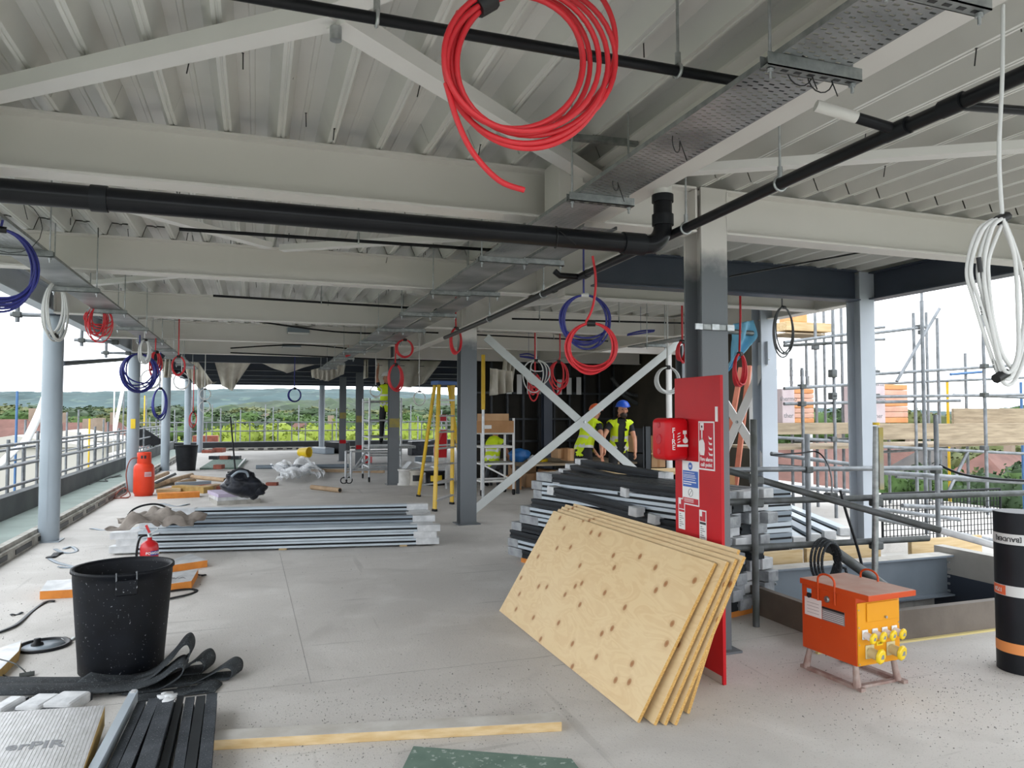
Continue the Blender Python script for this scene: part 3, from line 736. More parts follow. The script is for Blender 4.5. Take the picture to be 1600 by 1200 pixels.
q = MB(); q.tube([(1.47 + 0.055 * math.cos(a) * 0.2, yp + 0.056 * math.cos(a), zp + 0.056 * math.sin(a)) for a in [i * 2 * math.pi / 18 for i in range(18)]], 0.003, 5, closed=True); q.tube([(1.47, yp - .055, zp + .02), (1.55, yp - .08, zp - 0.05)], 0.002, 5); q.build('cable_tie', M['tape'], t)
# overhead sprinkler pipe
pipe('sprinkler_pipe', 'slim black pipe crossing the deck behind the big red coil', [(-1.2, 2.34, 2.87), (1.95, 2.34, 2.87)], 0.0195, clips=[(0.35, 2.34, 2.87), (1.46, 2.34, 2.87), (-0.9, 2.34, 2.87)])
# main black pipe along the tray
pts = [(2.11, 0.3, 2.6), (2.13, 2.4, 2.6), (2.18, 3.6, 2.6), (2.22, 5.0, 2.6), (2.30, 7.2, 2.6), (2.35, 9.5, 2.61)]
t = pipe('sprinkler_main', 'black steel pipe running along the right of the near cable tray', pts, 0.026,
         collars=[((2.12, 1.93, 2.6), (2.12, 2.03, 2.6)), ((2.12, 1.72, 2.6), (2.12, 1.80, 2.6)), ((2.19, 3.75, 2.6), (2.195, 3.85, 2.6)), ((2.215, 4.75, 2.6), (2.225, 4.83, 2.6)), ((2.24, 5.42, 2.6), (2.245, 5.48, 2.6))],
         clips=[(2.14, 2.62, 2.6), (2.175, 3.42, 2.6), (2.25, 5.7, 2.6), (2.31, 7.4, 2.6)], axis='y')
q = MB(); q.tube([(2.12, 1.98, 2.6), (1.98, 2.02, 2.64)], 0.019, 12); q.build('branch', M['pipe'], t)
q = MB(); q.tube([(1.98, 2.02, 2.64), (1.84, 2.06, 2.68)], 0.02, 12); q.build('painted_branch', M['overspray'], t)
q = MB(); q.tube([(2.12, 1.76, 2.6), (2.6, 1.72, 2.62), (3.2, 1.70, 2.62)], 0.015, 10); q.build('branch', M['pipe'], t)
q = MB(); q.tube([(2.225, 4.9, 2.6), (2.06, 4.9, 2.6), (2.02, 4.9, 2.63)], 0.022, 10); q.build('branch', M['pipe'], t)
for (u0, v0, u1, v1, y, nm, hs) in [(280, 358, 790, 392, 5.6, 'thin black pipe in the bay behind the nearest cross beam', (560,)), (333, 462, 690, 484, 8.8, 'thin black pipe above the third cross beam', (502,)), (400, 502, 640, 522, 11.9, 'thin black sagging pipe in front of the fourth cross beam', ()), (360, 544, 575, 548, 15.0, 'thin black bowed pipe in front of the fifth cross beam', ()),
                                    (640, 518, 950, 533, 12.2, 'thin black pipe behind the hanging red coil', (865,)), (800, 498, 1070, 505, 9.2, 'thin black pipe behind the hanging blue coil', (843, 967)), (1140, 432, 1380, 388, 5.3, 'thin black cable run under the right deck', ()), (360, 551, 640, 563, 16.1, 'thin black pipe low across the far bays', ())]:
    a = PY(u0, v0, y); b = PY(u1, v1, y)
    mid = (a + b) / 2
    if 'bowed' in nm: pp = smooth_path([a, mid + Vector((0, 0, 0.09)), b])
    elif 'sagging' in nm: pp = smooth_path([a, mid + Vector((0, 0, -0.06)), b])
    else: pp = [a, b]
    cl = [PY(h, v0 + (v1 - v0) * (h - u0) / (u1 - u0), y) for h in hs]
    pipe('sprinkler_pipe' if 'cable' not in nm else 'power_cable', nm, pp, 0.013 if 'cable' not in nm else 0.008, clips=[tuple(c) for c in cl], n=8)
a = PX(97, 568, -2.45); b = PX(200, 561, -2.45)
pipe('scaffold_tie', 'dark horizontal tube between the first two round columns', [a, b], 0.035, m='navy')
# two luminaire bodies on the far beams
for (u0, v0, u1, v1, y, nm) in [(449, 512, 483, 521, 13.3, 'small grey box luminaire on the fourth cross beam'), (441, 538, 470, 543, 16.3, 'small grey box luminaire on the fifth cross beam')]:
    a = PY(u0, v0, y); b = PY(u1, v1, y); tt = thing('light_fitting', nm, 'light fitting', (a.x, y, b.z))
    q = MB(); q.box(a.x, y - 0.1, b.z, b.x, y + 0.2, a.z); q.build('housing', M['prof_mid'], tt, bevel=0.004)
    q = MB(); q.box(a.x + .01, y - 0.11, b.z - 0.02, b.x - .01, y - 0.01, b.z); q.build('diffuser', M['white'], tt)
for (u, v, y) in [(640, 563, 12.5)]: pass

# ---- hanging cable coils
def coil(name, label, m, u0, v0, u1, v1, y, loops=5, wr=0.006, feed=None, tails=(), tie='tape', jit=0.05, seed=0, rot_sign=1, tie_low=False, flat_=None):
    rr = random.Random(seed); wr *= 1.2; jit *= 1.9
    c = PY((u0 + u1) / 2, (v0 + v1) / 2, y); dep = (c - EYE).dot(FW)
    Rv = (v1 - v0) / 2 / F_PX * dep; Rh = (u1 - u0) / 2 / F_PX * dep
    ratio = min(1.0, Rh / Rv); asp = 1.0 if ratio > 0.8 else max(ratio, 0.62)
    cosf = min(1.0, ratio / asp); phi = math.acos(cosf) * rot_sign
    lf = Vector((c.x - EYE.x, c.y - EYE.y, 0)).normalized(); lr = Vector((lf.y, -lf.x, 0))
    h = (lr * math.cos(phi) + lf * math.sin(phi)).normalized(); nn = h.cross(Vector((0, 0, 1)))
    if Rh > Rv: Rh_ = Rh
    t = thing(name, label, 'cable coil', (c.x, c.y, c.z - Rv))
    pts = []; n = 40
    if feed:
        f = [Vector(p) for p in feed]
        pts += f
    for k in range(loops):
        a0 = 1 + rr.uniform(-jit, jit); ox = rr.uniform(-jit, jit) * 0.6; ow = 1 + rr.uniform(-jit, jit)
        off = nn * ((k - loops / 2) * wr * 1.6)
        for i in range(n):
            an = math.pi / 2 + 2 * math.pi * i / n
            taper = 0.5 + 0.5 * math.sin(an)          # loops meet at the tie
            Rk = Rv * (a0 * (1 - taper) + taper)
            px = math.cos(an) * Rv * asp * ow * (1 - 0.0 * taper) + ox * Rv * (1 - taper)
            pz = Rv + (math.sin(an) - 1) * Rk
            pts.append(c + h * px + Vector((0, 0, pz)) + off * (1 - 0.8 * taper))
    q = MB(); q.tube(pts, wr, 6); q.build('cable', M[m], t)
    for tl in tails:
        q = MB(); q.tube(smooth_path(tl), wr, 6); q.build('cable_tail', M[m], t)
    top = c + Vector((0, 0, Rv))
    q = MB(); q.tube([top + h * (-0.028), top + h * 0.028], wr * (1.3 + 0.45 * loops ** 0.5), 8); q.build('tie', M[tie], t)
    if tie_low:
        p = c - Vector((0, 0, Rv)) ; q = MB(); q.tube([p + h * (-0.03) + Vector((0, 0, .012)), p + h * 0.012 + Vector((0, 0, -.004))], wr * 3.2, 8); q.build('tape_band', M['tape'], t)
    return t, c, Rv, h
def up_to(u, v, y, z):
    p = PY(u, v, y)
    if not (-1.60 < p.x < -1.28 or 1.43 < p.x < 2.08): z = ZB + .03 if p.y < 19.4 else z
    else: z = 2.664 if p.x < 0 else (2.703 if p.x < 1.8 else 2.724)
    return [(p.x, p.y, z), p + Vector((0, 0, 0.02))]

# large red coil: built loop by loop
t = thing('cable_coil', 'large bright red cable coil with black tape hanging nearest the camera', 'cable coil', (0.75, 1.95, 2.3))
yc = 1.95
def rloop(mbx, u, v, ru, rv, rot=0.0, a0=0, a1=360, dy=0.0, wr=0.0082, n=44):
    pts = []
    for i in range(n + 1):
        a = math.radians(a0 + (a1 - a0) * i / n); x = ru * math.cos(a); yv = rv * math.sin(a)
        uu = u + x * math.cos(rot) - yv * math.sin(rot); vv = v + x * math.sin(rot) + yv * math.cos(rot)
        pts.append(PY(uu, vv, yc + dy))
    mbx.tube(pts, wr, 8)
q = MB()
rloop(q, 812, 98, 98, 106, 0.1, dy=0.0); rloop(q, 805, 97, 107, 104, -0.1, dy=-0.012); rloop(q, 818, 100, 104, 109, 0.0, dy=0.012); rloop(q, 828, 96, 122, 116, 0.15, dy=0.02)
rloop(q, 830, 92, 132, 119, 0.1, dy=0.03); rloop(q, 815, 92, 122, 112, 0.3, dy=-0.02)
rloop(q, 826, 90, 126, 142, 0.0, 20, 210, dy=0.03); rloop(q, 822, 92, 128, 132, 0.0, 10, 200, dy=0.02)
rloop(q, 852, 70, 110, 120, 0.1, -75, 75, dy=0.04)
q.build('cable', M['red_cable'], t)
q = MB(); q.tube(smooth_path([PY(697, 130, yc), PY(715, 190, yc - .01), PY(740, 240, yc - .02), PY(780, 282, yc - .03), PY(819, 297, yc - .03)]), 0.0082, 8); q.build('cable_tail', M['red_cable'], t)
q = MB(); q.tube([PY(745, 12, yc), PY(768, -4, yc)], [0.03, 0.034], 10); q.build('tape_band', M['tape'], t)
q = MB(); q.tube([PY(757, 2, yc), PY(760, -60, yc)], 0.004, 6); q.build('hanging_wire', M['tape'], t)

# white coil right, nearest
y = 1.40
t = thing('cable_coil', 'tall white cable coil hanging from the tray hanger at the right', 'cable coil', (1.85, y, 1.69))
q = MB()
def wl(pts, r=0.0052): q.tube(smooth_path([PY(u, v, y + d) for u, v, d in pts], 8), r, 8)
wl([(1566, 338, 0), (1590, 400, .0), (1603, 470, .01), (1598, 540, .02), (1578, 592, .02), (1560, 560, 0), (1530, 470, 0), (1517, 420, 0), (1535, 360, 0), (1562, 340, 0)])
wl([(1564, 340, .01), (1594, 420, .02), (1600, 500, .02), (1585, 575, .02), (1566, 585, .0), (1540, 480, 0), (1528, 420, 0), (1543, 360, 0), (1560, 342, 0)])
wl([(1567, 342, -.01), (1585, 400, -.01), (1590, 480, -.01), (1590, 555, -.01), (1570, 580, -.01), (1548, 500, -.01), (1537, 420, -.01), (1550, 358, -.01), (1565, 342, -.01)])
wl([(1563, 340, .02), (1597, 430, .03), (1608, 500, .03), (1600, 560, .03), (1580, 600, .02), (1558, 580, .01), (1522, 470, .01), (1511, 420, .01), (1528, 360, .01), (1560, 340, .01)])
wl([(1567, 346, 0), (1546, 400, -.012), (1545, 440, -.012), (1552, 500, -.012), (1565, 550, -.012), (1580, 575, 0)])
q.build('cable', M['white_cable'], t)
q = MB(); q.tube(smooth_path([PY(1567, 8, y), PY(1566, 120, y), PY(1561, 240, y), PY(1566, 338, y)]), 0.0052, 8); q.build('feed_cable', M['white_cable'], t)
q = MB(); q.tube([PY(1558, 345, y), PY(1574, 338, y)], 0.013, 8); q.build('tape_band', M['tape'], t)
q = MB(); q.tube([PY(1556, 592, y), PY(1572, 582, y)], 0.013, 8); q.build('tape_band', M['tape'], t)
q = MB(); q.tube([PY(1529, 402, y - .012), PY(1532, 425, y - .012)], 0.0058, 8); q.build('tape_band', M['tape'], t)
q = MB()
for (u, v) in [(1533, 485), (1552, 570)]:
    p = PY(u, v, y - 0.014); put_text(q, '15FF 2015' if v < 500 else 'V90Y 3EXT', 0.006, p, (0.25, 0, -1), (1, 0, 0.25))
q.build('print', M['ink'], t)

f = lambda *p: [PY(*p_) for p_ in p]
coil('cable_coil', 'red cable coil hanging in the middle below the soil pipe', 'red_cable', 886, 505, 962, 579, 4.45, 8, 0.0068, feed=smooth_path(f((926, 400, 4.45), (931, 440, 4.45), (926, 480, 4.45), (915, 504, 4.45))), seed=1)
coil('cable_coil', 'round blue cable coil hanging just behind the middle red coil', 'blue_cable', 877, 461, 951, 536, 5.1, 6, 0.006, feed=up_to(912, 461, 5.1, 2.66), seed=2, tie='white', jit=0.07)
coil('cable_coil', 'blue cable coil cut by the left picture edge', 'blue_cable', -48, 358, 46, 478, 4.7, 11, 0.0055, feed=up_to(4, 350, 4.7, 2.62), seed=3, jit=0.06)
coil('cable_coil', 'white cable coil in front of the nearest round column', 'white_cable', 74, 442, 101, 526, 7.0, 7, 0.0065, feed=up_to(89, 440, 7.0, 2.66), seed=4, tie_low=True)
coil('cable_coil', 'drooping red cable bunch under the left tray', 'red_cable', 139, 480, 168, 521, 8.4, 10, 0.005, feed=up_to(159, 482, 8.4, 2.62), seed=5, jit=0.2)
coil('cable_coil', 'blue cable coil in front of the second round column', 'blue_cable', 196, 553, 240, 607, 11.0, 9, 0.008, feed=up_to(218, 553, 11.0, 2.64), seed=6, jit=0.1)
coil('cable_coil', 'slim white cable coil beside the blue coil at the second round column', 'white_cable', 220, 531, 233, 569, 10.4, 6, 0.006, feed=up_to(226, 531, 10.4, 2.64), seed=7)
coil('cable_coil', 'slim red cable coil beside the second round column', 'red_cable', 237, 550, 250, 581, 11.4, 7, 0.008, feed=up_to(243, 550, 11.4, 2.64), seed=8, jit=0.15)
coil('cable_coil', 'small red cable ring at the end of the left tray', 'red_cable', 270, 557, 288, 585, 12.6, 5, 0.008, feed=up_to(279, 557, 12.6, 2.64), seed=9)
coil('cable_coil', 'tall blue cable loop beside the third round column', 'blue_cable', 241, 607, 259, 652, 14.0, 5, 0.009, feed=up_to(250, 600, 14.0, 2.64), seed=10)
coil('cable_coil', 'thin white cable loop under the left tray end', 'white_cable', 273, 582, 294, 609, 14.5, 3, 0.007, feed=up_to(284, 582, 14.5, 2.64), seed=11)
coil('cable_coil', 'thin white cable loop behind the blue coil at the second round column', 'white_cable', 222, 578, 249, 608, 13.2, 3, 0.007, feed=up_to(236, 578, 13.2, 2.64), seed=12)
coil('cable_coil', 'upper one of two faint white cable rings left of centre', 'white_cable', 311, 608, 330, 624, 17.0, 2, 0.007, feed=up_to(320, 608, 17.0, 2.64), seed=13)
coil('cable_coil', 'lower one of two faint white cable rings left of centre', 'white_cable', 311, 627, 329, 643, 17.0, 2, 0.007, feed=up_to(320, 627, 17.0, 2.0), seed=14)
coil('cable_coil', 'small red cable ring in front of the far round pair', 'red_cable', 297, 644, 307, 666, 17.5, 2, 0.008, feed=up_to(302, 644, 17.5, 2.64), seed=15)
coil('cable_coil', 'navy cable ring hanging against the far hills', 'blue_cable', 451, 607, 470, 628, 17.5, 4, 0.010, feed=up_to(460, 607, 17.5, 2.6), seed=16)
coil('cable_coil', 'upper red cable ring under the far middle tray', 'red_cable', 620, 531, 645, 558, 11.0, 4, 0.008, feed=up_to(632, 531, 11.0, 2.66), seed=17)
coil('cable_coil', 'tall red cable loop in front of the third column', 'red_cable', 608, 570, 628, 610, 11.5, 5, 0.010, feed=up_to(618, 555, 11.5, 2.66), seed=18)
coil('cable_coil', 'slim red cable loop left of the second column', 'red_cable', 705, 513, 721, 552, 9.3, 4, 0.008, feed=up_to(712, 500, 9.3, 2.68), seed=19)
coil('cable_coil', 'thin white cable ring beside the yellow stepladder', 'white_cable', 647, 612, 664, 632, 13.0, 3, 0.006, feed=up_to(655, 600, 13.0, 2.62), seed=20)
coil('cable_coil', 'thin white cable ring beside the worker on the tower', 'white_cable', 579, 603, 596, 620, 15.0, 3, 0.007, feed=up_to(587, 600, 15.0, 2.62), seed=21)
coil('cable_coil', 'red cable coil hanging against the dark core wall', 'red_cable', 861, 565, 885, 605, 11.0, 5, 0.009, feed=up_to(875, 560, 11.0, 2.7), seed=22, jit=0.15)
coil('cable_coil', 'short red cable bunch at the left of the dark core wall', 'red_cable', 829, 584, 842, 616, 11.2, 6, 0.010, feed=up_to(836, 584, 11.2, 2.7), seed=23, jit=0.2)
coil('cable_coil', 'white cable loops at the left of the dark core wall', 'white_cable', 822, 563, 853, 595, 11.0, 4, 0.008, feed=up_to(838, 563, 11.0, 2.7), seed=24, jit=0.3)
coil('cable_coil', 'white cable ring hanging left of the red fire point board', 'white_cable', 1027, 574, 1060, 615, 8.6, 6, 0.010, feed=up_to(1043, 545, 8.6, 2.75), seed=25)
coil('cable_coil', 'red cable loop hanging beside the blue sheet', 'red_cable', 1149, 553, 1164, 601, 6.9, 4, 0.010, feed=up_to(1157, 500, 6.9, 2.5), seed=26)
coil('cable_coil', 'grey cable loop hanging in front of the right pale column', 'grey_cable', 1212, 480, 1238, 556, 6.75, 4, 0.007, feed=up_to(1222, 480, 6.75, 2.62), seed=27)
coil('cable_coil', 'small red cable coil partly hidden behind the near column', 'red_cable', 1060, 534, 1072, 565, 7.8, 4, 0.010, feed=up_to(1066, 534, 7.8, 2.7), seed=28)
for (u0, v0, u1, v1, y, nm) in [(980, 522, 1022, 516, 9.6, 'bundle of blue cable tied under the tray behind the hanging coils'), (812, 556, 840, 560, 12.5, 'bundle of blue cable tied under the ceiling left of the dark core wall'), (694, 452, 720, 446, 8.5, 'short red cable end tucked on the middle tray'), (540, 556, 548, 553, 14, 'short red cable end on the far tray')]:
    a = PY(u0, v0, y); b = PY(u1, v1, y); q = MB()
    for k in range(5):
        o = Vector((0, RND.uniform(-.02, .02), RND.uniform(-.025, .025))); q.tube(smooth_path([a + o, (a + b) / 2 + o * 2 + Vector((0, 0, .02)), b + o]), 0.008, 6)
    q.tube([(a + b) / 2, Vector(((a.x + b.x) / 2, (a.y + b.y) / 2, ZB + .03))], .003, 5)
    tag(q.build('cable_bundle', M['red_cable' if 'red' in nm else 'blue_cable']), nm, 'cable')
# ================================================================== OBJECTS ON THE FLOOR
# ---- plywood stack leaning on the red board
def ply_mat():
    m = bpy.data.materials.new('knotty_plywood'); m.use_nodes = True
    nt = m.node_tree; N = nt.nodes; L = nt.links; b = N['Principled BSDF']; b.inputs['Roughness'].default_value = 0.6
    tc = N.new('ShaderNodeTexCoord'); mp = N.new('ShaderNodeMapping'); L.new(tc.outputs['Object'], mp.inputs[0]); mp.inputs['Scale'].default_value = (1, 1, 1)
    # grain: warped bands along Y
    mg = N.new('ShaderNodeMapping'); mg.inputs['Scale'].default_value = (5, 1.6, 5); L.new(tc.outputs['Object'], mg.inputs[0])
    ng = N.new('ShaderNodeTexNoise'); ng.inputs['Scale'].default_value = 1.6; ng.inputs['Detail'].default_value = 3; ng.inputs['Distortion'].default_value = 1.2; L.new(mg.outputs[0], ng.inputs['Vector'])
    w = N.new('ShaderNodeMath'); w.operation = 'SINE'; w2 = N.new('ShaderNodeMath'); w2.operation = 'MULTIPLY'; w2.inputs[1].default_value = 34
    L.new(ng.outputs['Fac'], w2.inputs[0]); L.new(w2.outputs[0], w.inputs[0])
    cr = N.new('ShaderNodeValToRGB'); e = cr.color_ramp.elements; e[0].position = 0.1; e[0].color = lin('d6bb8e'); e[1].position = 0.95; e[1].color = lin('d0b285')
    ad = N.new('ShaderNodeMath'); ad.operation = 'MULTIPLY_ADD'; ad.inputs[1].default_value = 0.5; ad.inputs[2].default_value = 0.5; L.new(w.outputs[0], ad.inputs[0]); L.new(ad.outputs[0], cr.inputs[0])
    # broad tone
    nb = N.new('ShaderNodeTexNoise'); nb.inputs['Scale'].default_value = 3; nb.inputs['Detail'].default_value = 4; L.new(tc.outputs['Object'], nb.inputs['Vector'])
    rb = N.new('ShaderNodeValToRGB'); rb.color_ramp.elements[0].position = .42; rb.color_ramp.elements[0].color = W0; rb.color_ramp.elements[1].position = .75; rb.color_ramp.elements[1].color = (.5, .5, .5, 1); L.new(nb.outputs['Fac'], rb.inputs[0])
    mx = N.new('ShaderNodeMix'); mx.data_type = 'RGBA'; L.new(rb.outputs[0], mx.inputs['Factor']); L.new(cr.outputs[0], mx.inputs['A']); mx.inputs['B'].default_value = lin('dcc49a')
    # knots
    mk = N.new('ShaderNodeMapping'); mk.inputs['Scale'].default_value = (4.9, 4.4, 4.9); L.new(tc.outputs['Object'], mk.inputs[0])
    sx = N.new('ShaderNodeSeparateXYZ'); L.new(mk.outputs[0], sx.inputs[0]); cx_ = N.new('ShaderNodeCombineXYZ'); L.new(sx.outputs['Z'], cx_.inputs['X']); L.new(sx.outputs['Y'], cx_.inputs['Y'])
    vo = N.new('ShaderNodeTexVoronoi'); vo.voronoi_dimensions = '2D'; vo.inputs['Scale'].default_value = 1.0; vo.inputs['Randomness'].default_value = 0.95; L.new(cx_.outputs[0], vo.inputs['Vector'])
    rk = N.new('ShaderNodeValToRGB'); e = rk.color_ramp.elements; e[0].position = 0.02; e[0].color = W1; e[1].position = 0.20; e[1].color = W0
    k = e.new(0.075); k.color = (.75, .75, .75, 1); k = e.new(0.092); k.color = (.2, .2, .2, 1); L.new(vo.outputs['Distance'], rk.inputs[0])
    mx2 = N.new('ShaderNodeMix'); mx2.data_type = 'RGBA'; L.new(rk.outputs[0], mx2.inputs['Factor']); L.new(mx.outputs['Result'], mx2.inputs['A']); mx2.inputs['B'].default_value = lin('95602f')
    L.new(mx2.outputs['Result'], b.inputs['Base Color'])
    return m
M['ply'] = ply_mat()
M['ply_edge'] = mat('plywood_edge', 'cfa865', 'a97c3c', 3, 0.75, stretch=(70, 1, 70))
PL = []
for (ub, vb, ut, vt, yb) in [(995, 1130, 1116, 881, 5.77), (1021, 1134, 1127, 873, 5.76), (1037, 1134, 1137, 867, 5.78), (1053, 1134, 1147, 860, 5.80), (1073, 1116, 1146, 862, 5.72)]:
    b_ = PZ(ub, vb)
    if not PL: t0_ = PY(ut, vt, b_.y); a0_ = Vector((t0_.x - b_.x, 0, t0_.z)).normalized(); n0_ = Vector((a0_.z, 0, -a0_.x))
    t_ = t0_ + n0_ * (.027 * len(PL)) + a0_ * (.034 * len(PL)); PL.append((b_.x, t_.x, t_.z, b_.y, yb))
PN = ['outermost', 'second', 'third', 'fourth', 'innermost']
for i, (xb, xt, zt, ya, yb) in enumerate(PL):
    dx = xt - xb; dz = zt; L_ = math.hypot(dx, dz)
    a = Vector((dx, 0, dz)).normalized(); n = Vector((a.z, 0, -a.x)); th = 0.018
    c0 = Vector((xb, ya, 0.0))
    t = thing('plywood_sheet', f'pale knotty plywood sheet leaning by the red board, {PN[i]} of the five', 'plywood sheet', (xb, (ya + yb) / 2, 0), 'leaning plywood sheets')
    q = MB(); q.obox(c0 + a * L_ / 2 + n * (0.001 + th / 2) + Vector((0, (yb - ya) / 2, n.z * -0 + 0.006)), a * L_ / 2, Vector((0, (yb - ya) / 2, 0)), n * th / 2)
    # face plies and edge bands as two materials
    me = q
    me.mi = [1, 1, 1, 1, 1, 1]
    for fi, f in enumerate(me.f):
        p = [Vector(me.v[k]) for k in f]; nn = (p[1] - p[0]).cross(p[2] - p[0]).normalized()
        me.mi[fi] = 0 if abs(nn.dot(n)) > 0.9 else 1
    o = me.build('sheet', [M['ply'], M['ply_edge']], t)

# ---- red fire point board with its signs
XB = 2.625
t = thing('fire_point_board', 'tall red painted fire point board standing against the near column', 'board', (XB + .01, 4.0, 0))
q = MB(); q.box(XB, 3.775, 0.002, XB + 0.022, 4.285, 1.835); q.build('board', M['red'], t, bevel=0.002)
q = MB(); q.box(XB - .002, 3.79, 0.002, XB, 4.02, 0.05); q.build('scuff', mat('cement_scuff', 'a89a95', None, rough=.9), t)
q = MB(); q.box(XB - .003, 3.80, 1.555, XB, 3.825, 1.645); q.build('white_hinge', M['white'], t)
def on_board(u0, v0, u1, v1, x=XB):
    a = PX(u0, v0, x); b = PX(u1, v1, x); return a.y, b.y, a.z, b.z   # far y, near y, top z, bottom z
UXB = Vector((0, -1, 0)); UYB = Vector((0, 0, 1))      # lettering axes on the board's left face
def plate(name, label, y0, y1, z0, z1, m, lift, th=0.002):
    q = MB(); q.box(XB - lift - th, y0, z0, XB - lift, y1, z1); return q
def rect(q, cy, cz, w, h, lift):
    q.box(XB - lift, cy - w / 2, cz - h / 2, XB - lift + 0.0008, cy + w / 2, cz + h / 2)
def polyb(q, pts, lift):
    q.prism([(p[0], p[1]) for p in pts], (XB - lift, 0, 0), (0, 1, 0), (0, 0, 1), (-0.0008, 0, 0))
# call point sign
y1, y0, z1, z0 = 4.005, 3.835, 1.555, 1.255
s = thing('call_point_sign', 'red sign with white border reading Fire alarm call point', 'sign', (XB - .003, 3.92, z0))
q = plate('', '', y0, y1, z0, z1, 0, 0.0005); q.build('sign_plate', M['white'], s)
q = plate('', '', y0 + .009, y1 - .009, z0 + .009, z1 - .009, 0, 0.0026, 0.0008); q.build('sign_face', M['red_sign'], s)
q = MB()
put_text(q, 'Fire alarm', 0.033, (XB - 0.0042, 3.92, z0 + 0.066), UXB, UYB, bold=0.0006); put_text(q, 'call point', 0.033, (XB - 0.0042, 3.92, z0 + 0.033), UXB, UYB, bold=0.0006); q.build('lettering', M['white'], s)
q = MB(); hc = 3.965
polyb(q, [(hc + .02, 1.50), (hc - .02, 1.50), (hc - .02, 1.545 - .0), (hc + .02, 1.545)], 0.0036)
polyb(q, [(hc + .007, 1.44), (hc - .006, 1.44), (hc - .006, 1.505), (hc + .007, 1.505)], 0.0036)
polyb(q, [(hc + .03, 1.43), (hc + .032, 1.38), (hc + .02, 1.345), (hc - .022, 1.345), (hc - .03, 1.38), (hc - .028, 1.42), (hc - .005, 1.452)], 0.0036)
q.build('hand_symbol', M['white'], s)
q = MB(); rect(q, hc, 1.522, 0.014, 0.014, 0.0046); q.build('button_symbol', M['ink'], s)
q = MB()
for k in range(4):
    zz = 1.345 + k * 0.033; fy = 3.875
    polyb(q, [(fy + .02, zz + .022), (fy + .012, zz + .002), (fy - .02 + k * .003, zz), (fy - .024 + k * .003, zz + .012), (fy + .004, zz + .011)], 0.0036)
q.build('flame_symbol', M['white'], s)
# site notice
y1, y0, z1, z0 = 4.20, 4.01, 1.30, 1.02
y1, y0 = 4.195, 4.005
s = thing('site_notice', 'white and blue printed notice on the red board below the call point box', 'sign', (XB - .003, 4.1, z0))
q = plate('', '', y0, y1, z0, z1, 0, 0.0005); q.build('sign_plate', M['white'], s)
q = plate('', '', y0 + .008, y1 - .008, z0 + .115, z1 - .062, 0, 0.0026, 0.0008); q.build('blue_panel', M['blue_sign'], s)
q = plate('', '', y0 + .008, y1 - .008, z0 + .008, z0 + .045, 0, 0.0026, 0.0008); q.build('red_panel', M['red_sign'], s)
q = MB(); q.lathe([(0.024, 0), (0.024, 0.0008)], 20, (XB - 0.0027, 4.1, z1 - 0.032), axis=(-1, 0, 0)); q.build('blue_disc', M['blue_sign'], s)
q = MB(); q.tube([(XB - 0.003, 4.1 + 0.024 * math.cos(a), z0 + 0.08 + 0.024 * math.sin(a)) for a in [i * 2 * math.pi / 20 for i in range(20)]], 0.0013, 5, closed=True); q.bar((XB - .003, 4.083, z0 + .097), (XB - .003, 4.117, z0 + .063), 0.002, 0.002, (1, 0, 0)); q.build('prohibition_ring', M['ink'], s)
q = MB(); rr = random.Random(5)
for k, z in enumerate([z1 - .075, z1 - .088, z1 - .097, z1 - .106, z1 - .118, z1 - .133, z1 - .147]):
    w = rr.uniform(.09, .15); rect(q, y1 - .015 - w / 2, z, w, 0.003 if k < 5 else 0.006, 0.0042)
for z in (z1 - .028, z1 - .036): rect(q, 4.1, z, 0.026, 0.004, 0.0042)
for z in (z0 + .037, z0 + .029, z0 + .02): rect(q, y1 - .075, z, 0.11, 0.003, 0.0042)
q.build('print_lines', M['white'], s)
for (ya, zt, nm, band) in [(4.245, 1.055, 'narrow white extinguisher notice at the left of the red board', 'red_sign'), (4.005, 1.005, 'narrow white extinguisher notice at the right of the red board', 'ink')]:
    s = thing('extinguisher_notice', nm, 'sign', (XB - .002, ya - .035, zt - .2), 'extinguisher notices')
    q = MB(); q.box(XB - .0025, ya - .075, zt - .20, XB - .0005, ya, zt); q.build('sign_plate', M['white'], s)
    q = MB(); q.box(XB - .0033, ya - .068, zt - .068, XB - .0025, ya - .032, zt - .008); q.box(XB - .0033, ya - .03, zt - .068, XB - .0025, ya - .007, zt - .04); q.build('red_pictogram', M['red_sign'], s)
    q = MB(); q.box(XB - .0033, ya - .07, zt - .088, XB - .0025, ya - .006, zt - .074); q.build('colour_band', M[band], s)
    q = MB()
    for k in range(7):
        w = 0.02 + 0.03 * ((k * 7) % 3) / 2; q.box(XB - .0033, ya - .012 - w, zt - .105 - k * .013, XB - .0025, ya - .012, zt - .100 - k * .013)
    q.build('print_lines', M['grey_print'], s)
